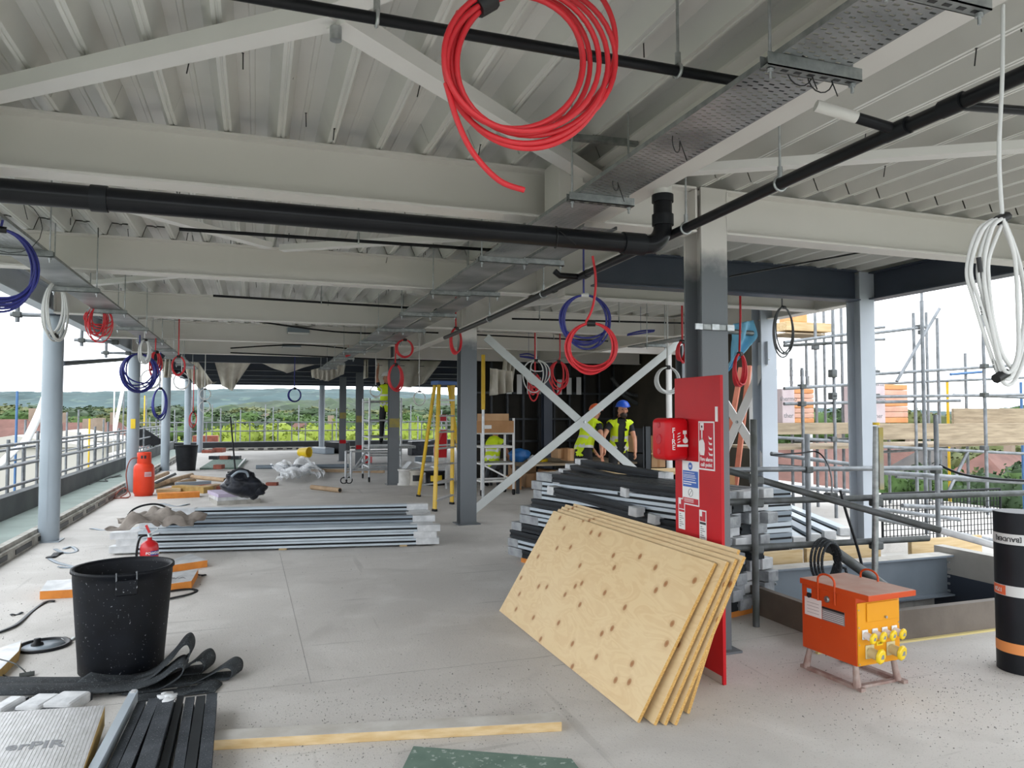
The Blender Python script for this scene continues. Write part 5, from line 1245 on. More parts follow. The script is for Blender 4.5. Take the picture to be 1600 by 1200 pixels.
# ribbed facing: fine raised lines
q = MB(); q.prism(poly, (0, 0, za - .002), (1, 0, 0), (0, 1, 0), (0, 0, .002)); fc = q.build('facing', M['foil'], t)
q = MB()
for k in range(46):
    s0 = Vector((p1.x, p1.y, za + .0006)) + Vector((e_b.x, e_b.y, 0)) * (.008 + k * .016); q.bar(s0, s0 + Vector((e_r.x, e_r.y, 0)) * 1.0, .004, .0016)
q.build('facing_ribs', M['foil'], fc)
bx = -Vector((e_b.x, e_b.y, 0)); by = -Vector((e_r.x, e_r.y, 0))
pc = PZ(55, 1165, za); q = MB(); put_text(q, 'erPIR', .105, (pc.x, pc.y, za + .0016), bx, by, bold=.003); q.build('lettering', M['grey_print'], t)
for k, (u0, u1, v) in enumerate([(-5, 25, 1098), (38, 82, 1094), (78, 130, 1090)]):
    a = PZ(u0, v, .09); b = PZ(u1, v, .09); dirn = Vector((.35, 1, 0)).normalized()
    pm = (a + b) / 2; w = (b - a).length / 2
    t = thing('wrapped_profile', ['white wrapped profile end under the lettered board, leftmost', 'white wrapped profile end under the lettered board, middle', 'white wrapped profile end under the lettered board, rightmost'][k], 'metal profile', pm)
    q = MB(); q.obox(Vector((pm.x, pm.y, .055)) - dirn * .33, dirn * .45, Vector((dirn.y, -dirn.x, 0)) * w * .8, UZ * .022); q.build('extrusion', M['prof_dark'], t)
    q = MB(); q.obox(Vector((pm.x, pm.y, .062)), dirn * .10, Vector((dirn.y, -dirn.x, 0)) * w * .9, UZ * .032); q.build('end_wrap', M['white_wrap'], t, bevel=.018)
# dusty dark bars
heads = [(209, 1088, 'prof', .026), (221, 1106, 'prof_dusty', .028), (241, 1100, 'prof_dusty', .034), (263, 1092, 'prof_dusty', .05), (282, 1096, 'prof_dark', .022), (297, 1098, 'prof_dusty', .03), (314, 1096, 'prof_dark', .03), (331, 1092, 'prof_dusty', .036)]
heads = [(u, v, m, w * 1.5) for u, v, m, w in heads]
feet = [(138, 1225), (168, 1225), (188, 1225), (222, 1225), (252, 1225), (276, 1225), (295, 1225), (318, 1225)]
hl = ['pale grey bar with a pointed end, leftmost of the dusty bars in the foreground', 'thin dusty charcoal bar second from the left in the foreground', 'dusty charcoal bar third from the left in the foreground', 'wide dusty charcoal bar with torn white wrap in the foreground', 'clean black bar in the middle of the foreground bars', 'dusty charcoal bar third from the right in the foreground', 'clean black bar second from the right in the foreground', 'dusty charcoal bar rightmost in the foreground']
for k, ((u, v, m, w), (u2, v2)) in enumerate(zip(heads, feet)):
    zz = .07 + (.035 if k in (0, 2, 3) else 0) ; a = PZ(u, v, zz); b = PZ(u2, v2, zz); b = b + (b - a).normalized() * .5
    t = profile(hl[k], a, b, w, .06, m, groove=(k not in (0,)), name='dusty_bar')
    if k == 3:
        q = MB(); rr = random.Random(4); dv = (b - a).normalized()
        for j in range(5): q.blob(a + dv * (.02 + .02 * j) + Vector((rr.uniform(-.02, .02), 0, .028 + rr.uniform(0, .012))), .026, 2, .3, j, (1.2, 1, .5))
        q.build('torn_wrap', M['white_wrap'], t)
    if k == 0:
        q = MB(); dv = (b - a).normalized(); q.obox(a + dv * .01, dv * .03, dv.cross(UZ) * .016, UZ * .033); q.build('end_wrap', M['white_wrap'], t, bevel=.008)
# folded rubber strips: flat bands doubled back on themselves
def fold(label, y, pts, depth=.2, th=.007, m='rubber', skew=(.05, 1)):
    P = smooth_path([PY(u, v, y) for u, v in pts], 8); n = len(P); q = MB(); dv = Vector((skew[0], skew[1], 0)).normalized() * depth
    def fn(s, tv):
        i = min(int(s * (n - 1)), n - 2); p = P[i].lerp(P[i + 1], s * (n - 1) - i); p = p + dv * tv + UZ * (.006 * math.sin(s * 11 + tv * 3)); p.z = max(p.z, .009); return p
    q.sheet(fn, n * 2, 4, th); return tag(q.build('rubber_strip', M[m]), label, 'rubber strip')
fold('dusty black rubber strip with the tallest folded loop behind the dark bars', 4.86, [(-30, 1078), (80, 1077), (180, 1074), (228, 1063), (262, 1034), (282, 1010), (293, 1006), (298, 1018), (292, 1034), (270, 1050), (235, 1068), (170, 1080)], .22)
fold('dusty black rubber strip folded under the tallest loop', 4.74, [(-30, 1086), (90, 1085), (190, 1080), (240, 1066), (272, 1044), (284, 1041), (287, 1050), (276, 1064), (240, 1082), (190, 1092)], .2)
fold('dusty black rubber strip with the middle rounded loop', 4.94, [(120, 1066), (225, 1066), (275, 1052), (300, 1034), (313, 1031), (319, 1042), (312, 1056), (285, 1068), (240, 1074)], .2, skew=(.3, 1))
fold('dusty black rubber strip with the rightmost loop near the dark bars', 4.80, [(170, 1088), (262, 1082), (305, 1066), (330, 1052), (350, 1041), (362, 1046), (361, 1060), (345, 1070), (310, 1080), (260, 1090)], .16, skew=(.4, 1))
fold('dusty black rubber strip ending in a flat loop above the dark bars', 4.62, [(200, 1102), (270, 1092), (300, 1080), (322, 1076), (333, 1082), (330, 1094), (300, 1100), (262, 1104)], .14, skew=(.3, 1))
# round lid
c = PZ(68, 1010); t = thing('suction_lid', 'round black plastic lid with a knob lying on the floor', 'lid', c)
q = MB(); q.lathe([(.001, .004), (.135, .004), (.145, .018), (.165, .018), (.17, .008), (.165, 0), (.001, 0)], 40, c); q.build('disc', M['black'], t)
q = MB(); q.lathe([(.001, .0045), (.13, .0045), (.13, .006), (.001, .006)], 32, c); q.build('dusty_top', M['prof_mid'], t)
kc = c + Vector((-.045, .03, 0)); q = MB(); q.lathe([(.04, .006), (.035, .02), (.022, .024), (.022, .05), (.001, .05)], 14, kc); q.build('knob', M['black'], t)
# loose strips of debris
def strip(label, pts, w=.02, m='prof_dark', name='offcut_strip', h=.008):
    P = smooth_path([PZ(u, v, .004) for u, v in pts], 6); q = MB(); n = len(P)
    def fn(s, tv):
        i = min(int(s * (n - 1)), n - 2); f_ = s * (n - 1) - i; p = P[i].lerp(P[i + 1], f_); dr = (P[i + 1] - P[i]).normalized(); sd = Vector((-dr.y, dr.x, 0)); return p + sd * ((tv - .5) * w) + UZ * (.006 + .006 * math.sin(s * 9))
    q.sheet(fn, n, 2, h); return tag(q.build(name, M[m]), label, 'offcut')
strip('curved dark rubber offcut at the left picture edge', [(-5, 990), (25, 978), (50, 955), (70, 942), (86, 940)], .03)
strip('short dark offcut beside the curved rubber offcut', [(16, 962), (26, 960), (36, 958)], .03)
strip('dark bent strip right of the large bucket', [(256, 938), (285, 932), (306, 924), (298, 921), (262, 925)], .035)
strip('looped grey strap on the floor below the nearest round column', [(86, 858), (95, 863), (110, 864), (120, 860), (112, 855), (100, 858)], .04, 'prof_mid')
strip('long grey strap trailing behind the large bucket', [(77, 873), (90, 880), (118, 886), (100, 887), (92, 886)], .04, 'prof_mid')
strip('dark triangular offcut near the nearest round column', [(78, 872), (86, 868), (92, 864)], .09, 'black')
strip('metal angle offcut beside the round lid', [(95, 997), (108, 1000), (120, 997)], .04, 'galv')
strip('grey strip left of the long profile bundle', [(142, 826), (160, 828), (180, 827)], .05, 'prof_mid')
strip('thin pale strip in front of the timber debris', [(252, 787), (275, 791), (295, 788)], .06, 'prof_mid')
strip('small black chip right of the large bucket', [(306, 899), (312, 898), (319, 900)], .05, 'black')
w = MB(); pts = [PZ(0, 1030, .08), PZ(25, 1038, .07), PZ(42, 1055, .01), PZ(20, 1060, .01), PZ(-10, 1048, .01)]
w.tube(smooth_path(pts), .004, 6); w.tube([PZ(30, 1056, .012), PZ(54, 1052, .012)], .016, 8); tag(w.build('wire_with_plug', M['galv_dark']), 'thin dark wire with a metal end beside the left insulation offcut', 'wire')
# crumbs swept across the slab
q = MB(); rr = random.Random(77)
for k in range(5200):
    zone = rr.random()
    if zone < .35: x, y = rr.gauss(.6, .7), rr.gauss(3.95, .35)
    elif zone < .6: x, y = rr.gauss(3.6, .6), rr.gauss(3.3, .4)
    elif zone < .8: x, y = rr.gauss(-1.6, .6), rr.uniform(5, 11)
    else: x, y = rr.uniform(-2.4, 3.8), rr.uniform(2.8, 10)
    if not (-2.4 < x < 6 and 2.4 < y < 11) or (x > 3.7 and y > 4.05): continue
    s_ = rr.uniform(.001, .0038) * (1.6 if rr.random() < .06 else 1)
    q.add([(x - s_, y - s_, 0), (x + s_, y - s_ * .6, 0), (x, y + s_, 0), (x + s_ * .2, y, s_ * 1.3)], [(0, 1, 3), (1, 2, 3), (2, 0, 3)])
tag(q.build('concrete_crumbs', M['grit']), 'grey grit and concrete crumbs scattered over the floor', 'grit', kind='stuff')
# ================================================================== DEBRIS IN THE MIDDLE DISTANCE
def slabbox(name, label, cat, u0, v0, u1, v1, dy, h, m, z=0.0, group=None, bevel=0.0):
    a = PZ(u0, v0, z); b = PZ(u1, v1, z); d = (b - a).normalized(); n = Vector((-d.y, d.x, 0)); q = MB()
    q.obox((a + b) / 2 + n * dy / 2 + UZ * h / 2, d * (b - a).length / 2, n * dy / 2, UZ * h / 2)
    return tag(q.build(name, M[m], bevel=bevel), label, cat, group)
def stick(name, label, cat, u0, v0, u1, v1, r, m, z0=None, z1=None, hollow=False):
    z0 = r if z0 is None else z0; z1 = r if z1 is None else z1
    a = PZ(u0, v0, z0); b = PZ(u1, v1, z1); q = MB(); q.tube([a, b], r, 10)
    if hollow:
        t = thing(name, label, cat, a); q.build('tube_wall', M[m], t); d = (b - a).normalized(); s = MB(); s.tube([b + d * .001, b + d * .003], r * .75, 10); s.build('tube_bore', M['ink'], t); return t
    return tag(q.build(name, M[m]), label, cat)
for k, (u0, v0, u1, v1, r, m, z0, z1, nm) in enumerate([
    (238, 760, 280, 748, .055, 'cardtube', .06, .06, 'brown cardboard tube lying against the gas cylinder'), (240, 748, 262, 739, .05, 'cardtube', .2, .08, 'short brown cardboard tube on the timber heap'),
    (262, 752, 300, 742, .05, 'cardtube', .1, .05, 'brown cardboard tube across the middle of the heap'), (276, 756, 303, 751, .06, 'cardtube', .06, .06, 'stubby cardboard tube at the right of the heap'),
    (300, 745, 352, 750, .05, 'cardtube', .05, .05, 'long cardboard tube pointing at the black bag'), (240, 756, 275, 740, .03, 'galv_dark', .1, .3, 'dark metal pipe sticking out of the heap'),
    (255, 765, 330, 758, .03, 'copper', .05, .05, 'reddish pipe lying in front of the heap'), (487, 761, 531, 766, .05, 'cardtube', .05, .05, 'pale cardboard tube alone on the open floor')]):
    stick('cardboard_tube' if m == 'cardtube' else 'metal_pipe', nm, 'tube' if m == 'cardtube' else 'pipe', u0, v0, u1, v1, r, m, z0, z1, hollow=(m == 'cardtube'))
slabbox('insulation_offcut', 'orange insulation slab at the front of the timber heap', 'insulation board', 246, 780, 312, 777, .25, .10, 'pir_edge')
slabbox('insulation_offcut', 'tan insulation slab behind the front orange slab', 'insulation board', 268, 768, 318, 771, .25, .12, 'pir_tan')
slabbox('insulation_offcut', 'small pale insulation slab left in the timber heap', 'insulation board', 244, 771, 282, 770, .2, .08, 'timber')
slabbox('profile_offcut', 'grey metal offcut lying across the timber heap', 'offcut', 275, 763, 330, 760, .12, .12, 'prof_mid')
slabbox('timber_offcut', 'pale timber offcut beside the lilac boards', 'offcut', 320, 768, 350, 763, .2, .10, 'cardtube')
for k, (dz, m, nm) in enumerate([(0.0, 'upstand', 'grey board at the bottom of the stack under the black bag'), (.075, 'white_wrap', 'white board in the middle of the stack under the black bag'), (.135, 'purple', 'lilac board on top of the stack under the black bag')]):
    slabbox('stacked_board', nm, 'board', 339 + k, 790 - k * 0, 407 - k * 3, 786, .85, .06 if k else .075, m, 0.0)
    bpy.data.objects[-1].location.z += dz if False else 0
for o in [o for o in bpy.data.objects if o.name.startswith('stacked_board')]:
    o.location.z += {'g': 0, 'w': .076, 'l': .137}[o['label'][0]]
# black rubbish bag
c = PZ(380, 778, .2); c.y -= .3; t = thing('rubbish_bag', 'shiny black rubbish bag slumped on the lilac boards', 'bag', (c.x, c.y + .3, .2))
q = MB(); q.blob((c.x, c.y + .3, .42), .31, 3, .14, 5, (1.0, .8, .72)); q.blob((c.x + .18, c.y + .28, .34), .19, 3, .16, 6, (1, .8, .75)); q.blob((c.x - .08, c.y + .24, .52), .2, 3, .18, 8, (1, .8, .8)); q.build('bag_body', M['bag'], t)
q = MB(); q.tube(smooth_path([(c.x - .18, c.y + .06, .58), (c.x - .08, c.y + .0, .66), (c.x + .04, c.y + .02, .65), (c.x + .08, c.y + .04, .57)]), .02, 8); q.build('grey_strap', M['prof_mid'], t)
a = PZ(368, 742); t = thing('broom', 'long black broom handle standing behind the rubbish bag', 'broom', a)
top = PY(360, 651, a.y + .3); q = MB(); q.tube([a + UZ * .05, top], .022, 8); q.build('handle', M['black'], t)
q = MB(); q.box(a.x - .2, a.y - .04, 0.002, a.x + .2, a.y + .04, .09); q.build('head', M['black'], t)
for k, (u, v, nm) in enumerate([(344, 765, 'brown block left of the rubbish bag'), (423, 759, 'small red brown brick right of the rubbish bag')]):
    slabbox('brick_block', nm, 'brick', u - 8, v, u + 9, v, .15, .07, 'brick_red')
# green panel with blocks
a = PZ(312, 734); b = PZ(373, 733); t = thing('green_panel', 'green board lying flat beyond the black bucket', 'panel', a)
q = MB(); q.prism([(a.x, a.y), (b.x, b.y), (b.x + .15, b.y + 4.2), (a.x + .15, a.y + 4.2)], (0, 0, .001), (1, 0, 0), (0, 1, 0), (0, 0, .05)); q.build('sheet', M['green_board'], t)
q = MB(); q.prism([(b.x - .03, b.y), (b.x, b.y), (b.x + .15, b.y + 4.2), (b.x + .1, b.y + 4.2)], (0, 0, .052), (1, 0, 0), (0, 1, 0), (0, 0, .03)); q.build('white_edge', M['white'], t)
for k, (u, v, m) in enumerate([(339, 733, 'brick_red'), (332, 718, 'prof_dark'), (349, 718, 'brick_red'), (366, 718, 'prof_dark')]):
    slabbox('weight_block', ['brown block on the near edge of the green board', 'dark block at the left of the far edge of the green board', 'brown block in the middle of the far edge of the green board', 'dark block at the right of the far edge of the green board'][k], 'block', u - 6, v, u + 7, v, .25, .12, m, .051)
for k, (u, v) in enumerate([(322, 708), (339, 707)]):
    slabbox('tile_pile', ['low red tile pile at the far upstand, left one', 'low red tile pile at the far upstand, right one'][k], 'tiles', u - 7, v, u + 8, v, .4, .12 + .06 * k, 'brick_red')
# yellow bucket on its side
c = PZ(480, 715); t = thing('yellow_bucket', 'yellow bucket lying on its side on the far floor', 'bucket', c)
q = MB(); q.lathe([(.001, .0), (.15, 0), (.19, .42), (.20, .43), (.18, .42), (.14, .02), (.001, .02)], 24, (c.x - .25, c.y + .35, .19), axis=(.75, -.66, 0)); q.build('tub', M['yellow_gloss'], t)
# crumpled polythene
a = PZ(428, 752); q = MB(); rr = random.Random(9)
ph = [rr.uniform(0, 6) for _ in range(8)]
def cr(s, tv):
    p = PZ(430 + 70 * s + 8 * math.sin(tv * 5), 753 - 24 * tv + 4 * math.sin(s * 6), 0)
    z = .03 + .22 * abs(math.sin(s * 7 + ph[0]) * math.sin(tv * 6 + ph[1])) * (1 - abs(2 * s - 1) ** 2) + .08 * abs(math.sin(s * 23 + tv * 17)); return Vector((p.x, p.y, z))
q.sheet(cr, 36, 24, .004, smooth=False); tag(q.build('polythene_sheet', M['film']), 'crumpled clear polythene sheet on the far floor', 'plastic sheet')
a = PZ(400, 733); b = PZ(545, 731); q = MB(); q.tube([a + UZ * .06, b + UZ * .06], .06, 10); tag(q.build('grey_pipe', M['prof_mid']), 'long grey pipe lying across the far floor', 'pipe')
a = PZ(487, 737); b = PZ(600, 739); q = MB(); q.bar(a + UZ * .04, b + UZ * .04, .12, .08); tag(q.build('timber_length', M['cardtube']), 'long brown timber lying in front of the rolling tower', 'timber')
# far floor clutter
for k, (u0, v0, u1, v1, dy, h, m, nm) in enumerate([(508, 708, 533, 709, .5, .45, 'black', 'black crate beside the far round column'), (487, 708, 508, 710, .4, .25, 'prof_mid', 'grey metal offcuts in front of the far parapet'), (644, 712, 678, 711, .5, .55, 'bag', 'black rubbish sack heap behind the stepladder'), (648, 722, 675, 722, .5, .18, 'prof_mid', 'grey tray offcuts behind the stepladder'), (435, 744, 447, 744, .2, .06, 'ink', 'small dark offcut on the far floor'), (570, 724, 579, 724, .3, .28, 'red', 'small red box under the rolling tower')]):
    slabbox('site_clutter', nm, 'clutter', u0, v0, u1, v1, dy, h, m, bevel=.03)
# drums
def drum(label, u, v, r, h, m, extra=None):
    c = PZ(u, v); c = Vector((c.x, c.y + r, 0)); t = thing('cable_drum', label, 'drum', c); q = MB(); q.lathe([(.001, 0), (r, 0), (r, .03), (r * .85, .05), (r * .85, h - .05), (r, h - .03), (r, h), (.001, h)], 20, c); q.build('drum_body', M[m], t)
    if extra: cyl_patch('label', c, r * .86, h * .3, h * .7, -130, -60, extra, t)
drum('grey white cable drum at the foot of the third column', 635, 759, .17, .36, 'dust_white'); drum('cream cable drum left of the black tub', 652, 759, .17, .33, 'membrane', 'ink'); drum('black tub with yellow label beside the stepladder', 684, 759, .26, .32, 'black', 'yellow_gloss')
# loose trays on edge behind the column
for k, (u0, v0, u1, v1) in enumerate([(625, 738, 640, 722), (632, 735, 672, 728), (650, 722, 682, 732), (640, 742, 690, 740)]):
    a = PZ(u0, v0, .05); b = PZ(u1, v1, .15); q = MB(); q.bar(a, b, .12, .03); tag(q.build('tray_offcut', M['alu']), ['tray offcut leaning at the third column', 'tray offcut lying across the heap behind the drums', 'tray offcut sloping down to the right behind the drums', 'tray offcut lowest behind the drums'][k], 'offcut')

# ================================================================== SCAFFOLD, LEFT AND FAR EDGE
def coupler(t, p, s=.05):
    q = MB(); q.obox(p, Vector((s, 0, 0)), Vector((0, s, 0)), Vector((0, 0, s * .75))); q.build('coupler', M['galv_dark'], t, bevel=.012)
t = thing('guard_rail', 'galvanised scaffold guard rail along the left parapet', 'guard rail', (-3.62, 8, -.4))
for z in (1.12, .78, .47):
    q = MB(); q.tube([(-3.60, 4, z), (-3.60, 36, z)], .025, 8); q.build('rail', M['galv_dull'], t)
for z in (.70, .98):
    q = MB(); q.tube([(-4.05, 4, z), (-4.05, 36, z)], .024, 8); q.build('rail', M['galv_dull'], t)
for k in range(17):
    y = 8.6 + k * 1.65; q = MB(); q.tube([(-3.66, y, -2.3), (-3.66, y, 1.2 + .1 * (k % 3))], .027, 8); q.build('standard', M['galv_dull'], t)
    for z in (1.12, .78): coupler(t, Vector((-3.63, y, z)), .04)
    q = MB(); q.tube([(-4.08, y + .8, -2.3), (-4.08, y + .8, 1.05)], .025, 8); q.build('standard', M['galv_dull'], t)
t = thing('outer_scaffold', 'outer row of tall scaffold tubes beyond the left guard rail', 'scaffold', (-5, 20, -9))
rr = random.Random(15)
for k, (u, vt, m) in enumerate([(27, 611, 'blue_tube'), (40, 656, 'galv_dull'), (66, 672, 'yellow'), (105, 644, 'galv_dull'), (123, 640, 'galv_dull'), (140, 654, 'yellow'), (162, 655, 'galv_dull'), (180, 560, 'white'), (226, 618, 'yellow'), (234, 652, 'galv_dull'), (194, 588, 'galv_dull'), (-6, 640, 'galv_dull')]):
    p = PX(u, vt, -5.2); q = MB(); q.tube([(p.x, p.y, -9), (p.x, p.y, p.z)], .027, 8); q.build('standard', M[m], t)
for z in (-.2, .55): q = MB(); q.tube([(-5.2, 8, z), (-5.2, 45, z)], .025, 8); q.build('ledger', M['galv_dull'], t)
t = thing('high_scaffold', 'scaffold stub tubes sticking in under the left edge beam', 'scaffold', (-3, 12, 2.6))
for (u0, v0, u1, v1, y) in [(16, 491, 78, 493, 11.2), (116, 531, 180, 535, 14.2), (158, 551, 200, 552, 16.6)]:
    a = PY(u0, v0, y); b = PY(u1, v1, y); q = MB(); q.tube([a, b], .028, 8); q.build('ledger', M['galv_dull'], t)
    c = a.lerp(b, .18); q = MB(); q.tube([c - UZ * .1, c + UZ * .55], .028, 8); q.build('standard', M['galv_dull'], t); coupler(t, c, .05); coupler(t, b, .05)
# white ribbons of torn netting tied to the scaffold
for k, pp in enumerate([[(72, 612, -4.6), (60, 645, -4.5), (38, 690, -4.4), (22, 702, -4.3), (-4, 728, -4.2)], [(194, 588, -5.2), (188, 620, -5.15), (180, 660, -5.1), (178, 676, -5.05)]]):
    P = smooth_path([PX(u, v, x) for u, v, x in pp], 6); n = len(P); q = MB()
    def fn(s, tv):
        i = min(int(s * (n - 1)), n - 2); p = P[i].lerp(P[i + 1], s * (n - 1) - i); return p + Vector((.0, 1, 0)) * ((tv - .5) * (.55 if k == 0 else .4)) + Vector((.1 * math.sin(tv * 3), 0, 0))
    q.sheet(fn, n * 2, 4, .004); tag(q.build('netting_strip', M['white']), ['long white strip of netting sweeping down to the left guard rail', 'short white strip of netting beside the second round column'][k], 'netting')
# tarpaulin on the gutter
c = PZ(226, 712, .1); q = MB(); q.prism([(0, 0), (.5, 0), (.9, .12), (0, .75)], (c.x - .2, c.y, .45), (1, 0, 0), (0, 0, 1), (0, .04, 0)); tag(q.build('tilted_sheet', M['black']), 'dark triangular sheet propped on the gutter beyond the second round column', 'sheet')
q = MB(); q.tube(smooth_path([PZ(140, 757, .11), PZ(152, 752, .11), PZ(168, 752, .11), PZ(165, 748, .12), PZ(188, 742, .11), PZ(175, 746, .11), PZ(190, 744, .11)]), .012, 6); tag(q.build('loose_wire', M['galv_dark']), 'thin wire curling on the green gutter strip', 'wire')
t = thing('guard_rail', 'galvanised scaffold guard rail across the far end of the building', 'guard rail', (3, 36, -.4))
for z in (1.22, .82, .32):
    q = MB(); q.tube([(-5, 36.2, z), (14, 36.2, z)], .03, 6); q.build('rail', M['galv_dull'], t)
rr = random.Random(2)
for k in range(30):
    x = -4.6 + k * .62; q = MB(); q.tube([(x, 36.3, -.1), (x, 36.3, 1.25 + (1.2 * rr.random() if k % 3 == 0 else 0))], .03, 6); q.build('standard', M['galv_dull'], t)
t = thing('outer_scaffold', 'tall thin scaffold tubes standing beyond the far guard rail', 'scaffold', (2, 40, -9))
for k, (u, vt) in enumerate([(318, 620), (332, 632), (345, 638), (376, 640), (415, 632), (427, 636), (467, 633), (526, 638), (273, 640), (250, 650), (642, 632), (653, 650), (690, 640)]):
    p = PY(u, vt, 40.5); q = MB(); q.tube([(p.x, p.y, -9), (p.x, p.y, p.z)], .032, 6); q.build('standard', M['galv_dull'], t)
q = MB(); q.tube([(-6, 40.5, -.3), (14, 40.5, -.3)], .03, 6); q.build('ledger', M['galv_dull'], t)
c = PY(322, 688, 37); q = MB(); q.box(c.x - .6, 37.2, -.1, c.x + .5, 38, c.z + .2); tag(q.build('brick_stack', M['brick_red'], bevel=.01), 'brick coloured stack beyond the far guard rail', 'stack')

# ================================================================== SCAFFOLD, RIGHT
t = thing('void_guard', 'weathered scaffold guard rails around the floor opening', 'guard rail', (4.5, 4.8, -.3))
def tubeP(p0, p1, r=.0255, m='galv_dark', nm='rail'): q = MB(); q.tube([p0, p1], r, 12); return q.build(nm, M[m], t)
tubeP(PY(1128, 858, 4.78), PY(1450, 841, 4.78)); tubeP(PY(1128, 785, 4.82), PY(1640, 769, 4.82))
dA = PY(1135, 735, 5.0); dB = PY(1660, 882, 3.75); dM = dA.lerp(dB, .66)
tubeP(dA, dM); tubeP(dM, dB, .0258, 'white_wrap', 'painted_tube')
tubeP((3.585, 4.73, 0.0), (3.585, 4.73, 1.56), nm='standard')
tubeP((4.70, 4.72, -.3), PY(1369, 666, 4.72), m='galv', nm='standard')
p = PY(1369, 664, 4.72); q = MB(); q.tube([p, p + UZ * .02], .027, 12); q.build('yellow_cap', M['yellow_end'], t)
q = MB(); p = PY(1375, 668, 4.70); q.box(p.x - .022, p.y - .01, p.z - .5, p.x + .022, p.y + .004, p.z); q.build('yellow_sleeve', mat('yellow_stained_plate', '9a8a3c', '8c8a80', 4, .6), t)
for (u, vt, vb, y) in [(1261, 678, 850, 6.1), (1462, 648, 850, 6.2), (1440, 470, 860, 7.6)]:
    a = PY(u, vt, y); tubeP((a.x, y, -.1 if y > 5.6 else 0), a, m='galv_dull', nm='standard')
for (u0, v0, u1, v1, y) in [(1135, 734, 1470, 731, 6.1), (1205, 709, 1340, 727, 7.2), (1375, 738, 1600, 753, 6.3), (1370, 795, 1500, 812, 7.0), (1370, 810, 1560, 846, 6.6), (1410, 790, 1600, 800, 6.8), (1205, 758, 1330, 768, 7.6)]:
    tubeP(PY(u0, v0, y), PY(u1, v1, y), .025, 'galv_dull')
for (u, v, y) in [(1182, 750, 4.78), (1182, 786, 4.78), (1369, 852, 4.75), (1369, 785, 4.75), (1298, 776, 4.82), (1262, 734, 6.1), (1462, 735, 6.2), (1300, 858, 4.78), (1182, 858, 4.78)]:
    coupler(t, PY(u, v, y), .042)
q = MB(); a = PY(1300, 858, 4.74); q.tube([a, a + Vector((.45, -.1, -.32))], .04, 10); q.build('clamped_tube', M['galv_dark'], t)
# black hose draped on rails
q = MB(); q.tube(smooth_path([PY(1205, 711, 6.0), PY(1250, 708, 6.0), PY(1276, 706, 6.0), PY(1292, 722, 5.8), PY(1299, 745, 5.4), PY(1300, 776, 4.9)]), .008, 6); tag(q.build('black_cable', M['black']), 'thin black cable looping over the scaffold rails beside the corner column', 'cable')
q = MB(); q.tube(smooth_path([PY(1313, 766, 4.76), PY(1322, 800, 4.72), PY(1338, 850, 4.7), PY(1348, 890, 4.68), PY(1352, 930, 4.66)]), .011, 6); tag(q.build('black_cable', M['black']), 'black braided cable hanging down toward the transformer', 'cable')
q = MB(); q.tube(smooth_path([PY(1465, 725, 6.2), PY(1500, 740, 6.0), PY(1550, 748, 5.8), PY(1620, 752, 5.6)]), .014, 6); tag(q.build('black_cable', M['black']), 'black cable lying along the upper rail at the right picture edge', 'cable')
# mesh guard
ym = 7.3; a = PY(1378, 772, ym); b = PY(1565, 862, ym)
t = thing('mesh_guard', 'black wire mesh guard panel beyond the corner column', 'mesh panel', (a.x, ym, b.z))
q = MB()
for x in (a.x, b.x): q.tube([(x, ym, b.z), (x, ym, a.z)], .015, 8)
for z in (a.z, b.z): q.tube([(a.x, ym, z), (b.x, ym, z)], .015, 8)
q.build('frame', M['mesh_black'], t)
q = MB(); n = 34
for k in range(1, n):
    x = a.x + (b.x - a.x) * k / n; q.bar((x, ym, b.z), (x, ym, a.z), .008, .008, (0, 1, 0))
for k in range(1, 11):
    z = b.z + (a.z - b.z) * k / 11; q.bar((a.x, ym, z), (b.x, ym, z), .008, .008)
o = q.build('mesh_wires', M['mesh_black'], t); o['kind'] = 'stuff'
# outer scaffold on the right
YS = 9.2
t = thing('right_scaffold', 'independent scaffold with timber boarded lift outside the right edge', 'scaffold', (10, 9.5, -9))
def tubeR(u0, v0, u1, v1, y, r=.026, m='galv_dull', nm='ledger'):
    q = MB(); q.tube([PY(u0, v0, y), PY(u1, v1, y)], r, 10); return q.build(nm, M[m], t)
for (u, vt, y, m) in [(1236, 560, 10.4, 'galv_dull'), (1253, 575, YS, 'galv_dull'), (1273, 470, 10.4, 'galv_dull'), (1301, 480, YS, 'galv_dull'), (1314, 478, 10.4, 'galv_dull'), (1387, 602, 10.4, 'galv_dull'), (1427, 489, YS, 'galv_dull'), (1440, 455, 11, 'galv_dull'), (1447, 488, 10.4, 'galv_dull'), (1464, 497, YS + .2, 'galv_dull'), (1480, 595, 11, 'yellow'), (1508, 552, 10.4, 'galv_dull'), (1534, 440, YS - .5, 'galv_dull'), (1595, 597, 11, 'blue_tube'), (1258, 440, 11.4, 'galv_dull'), (1286, 440, 11.4, 'galv_dull')]:
    a = PY(u, vt, y); q = MB(); q.tube([(a.x, y, -9), a], .026, 10); q.build('standard', M[m], t)
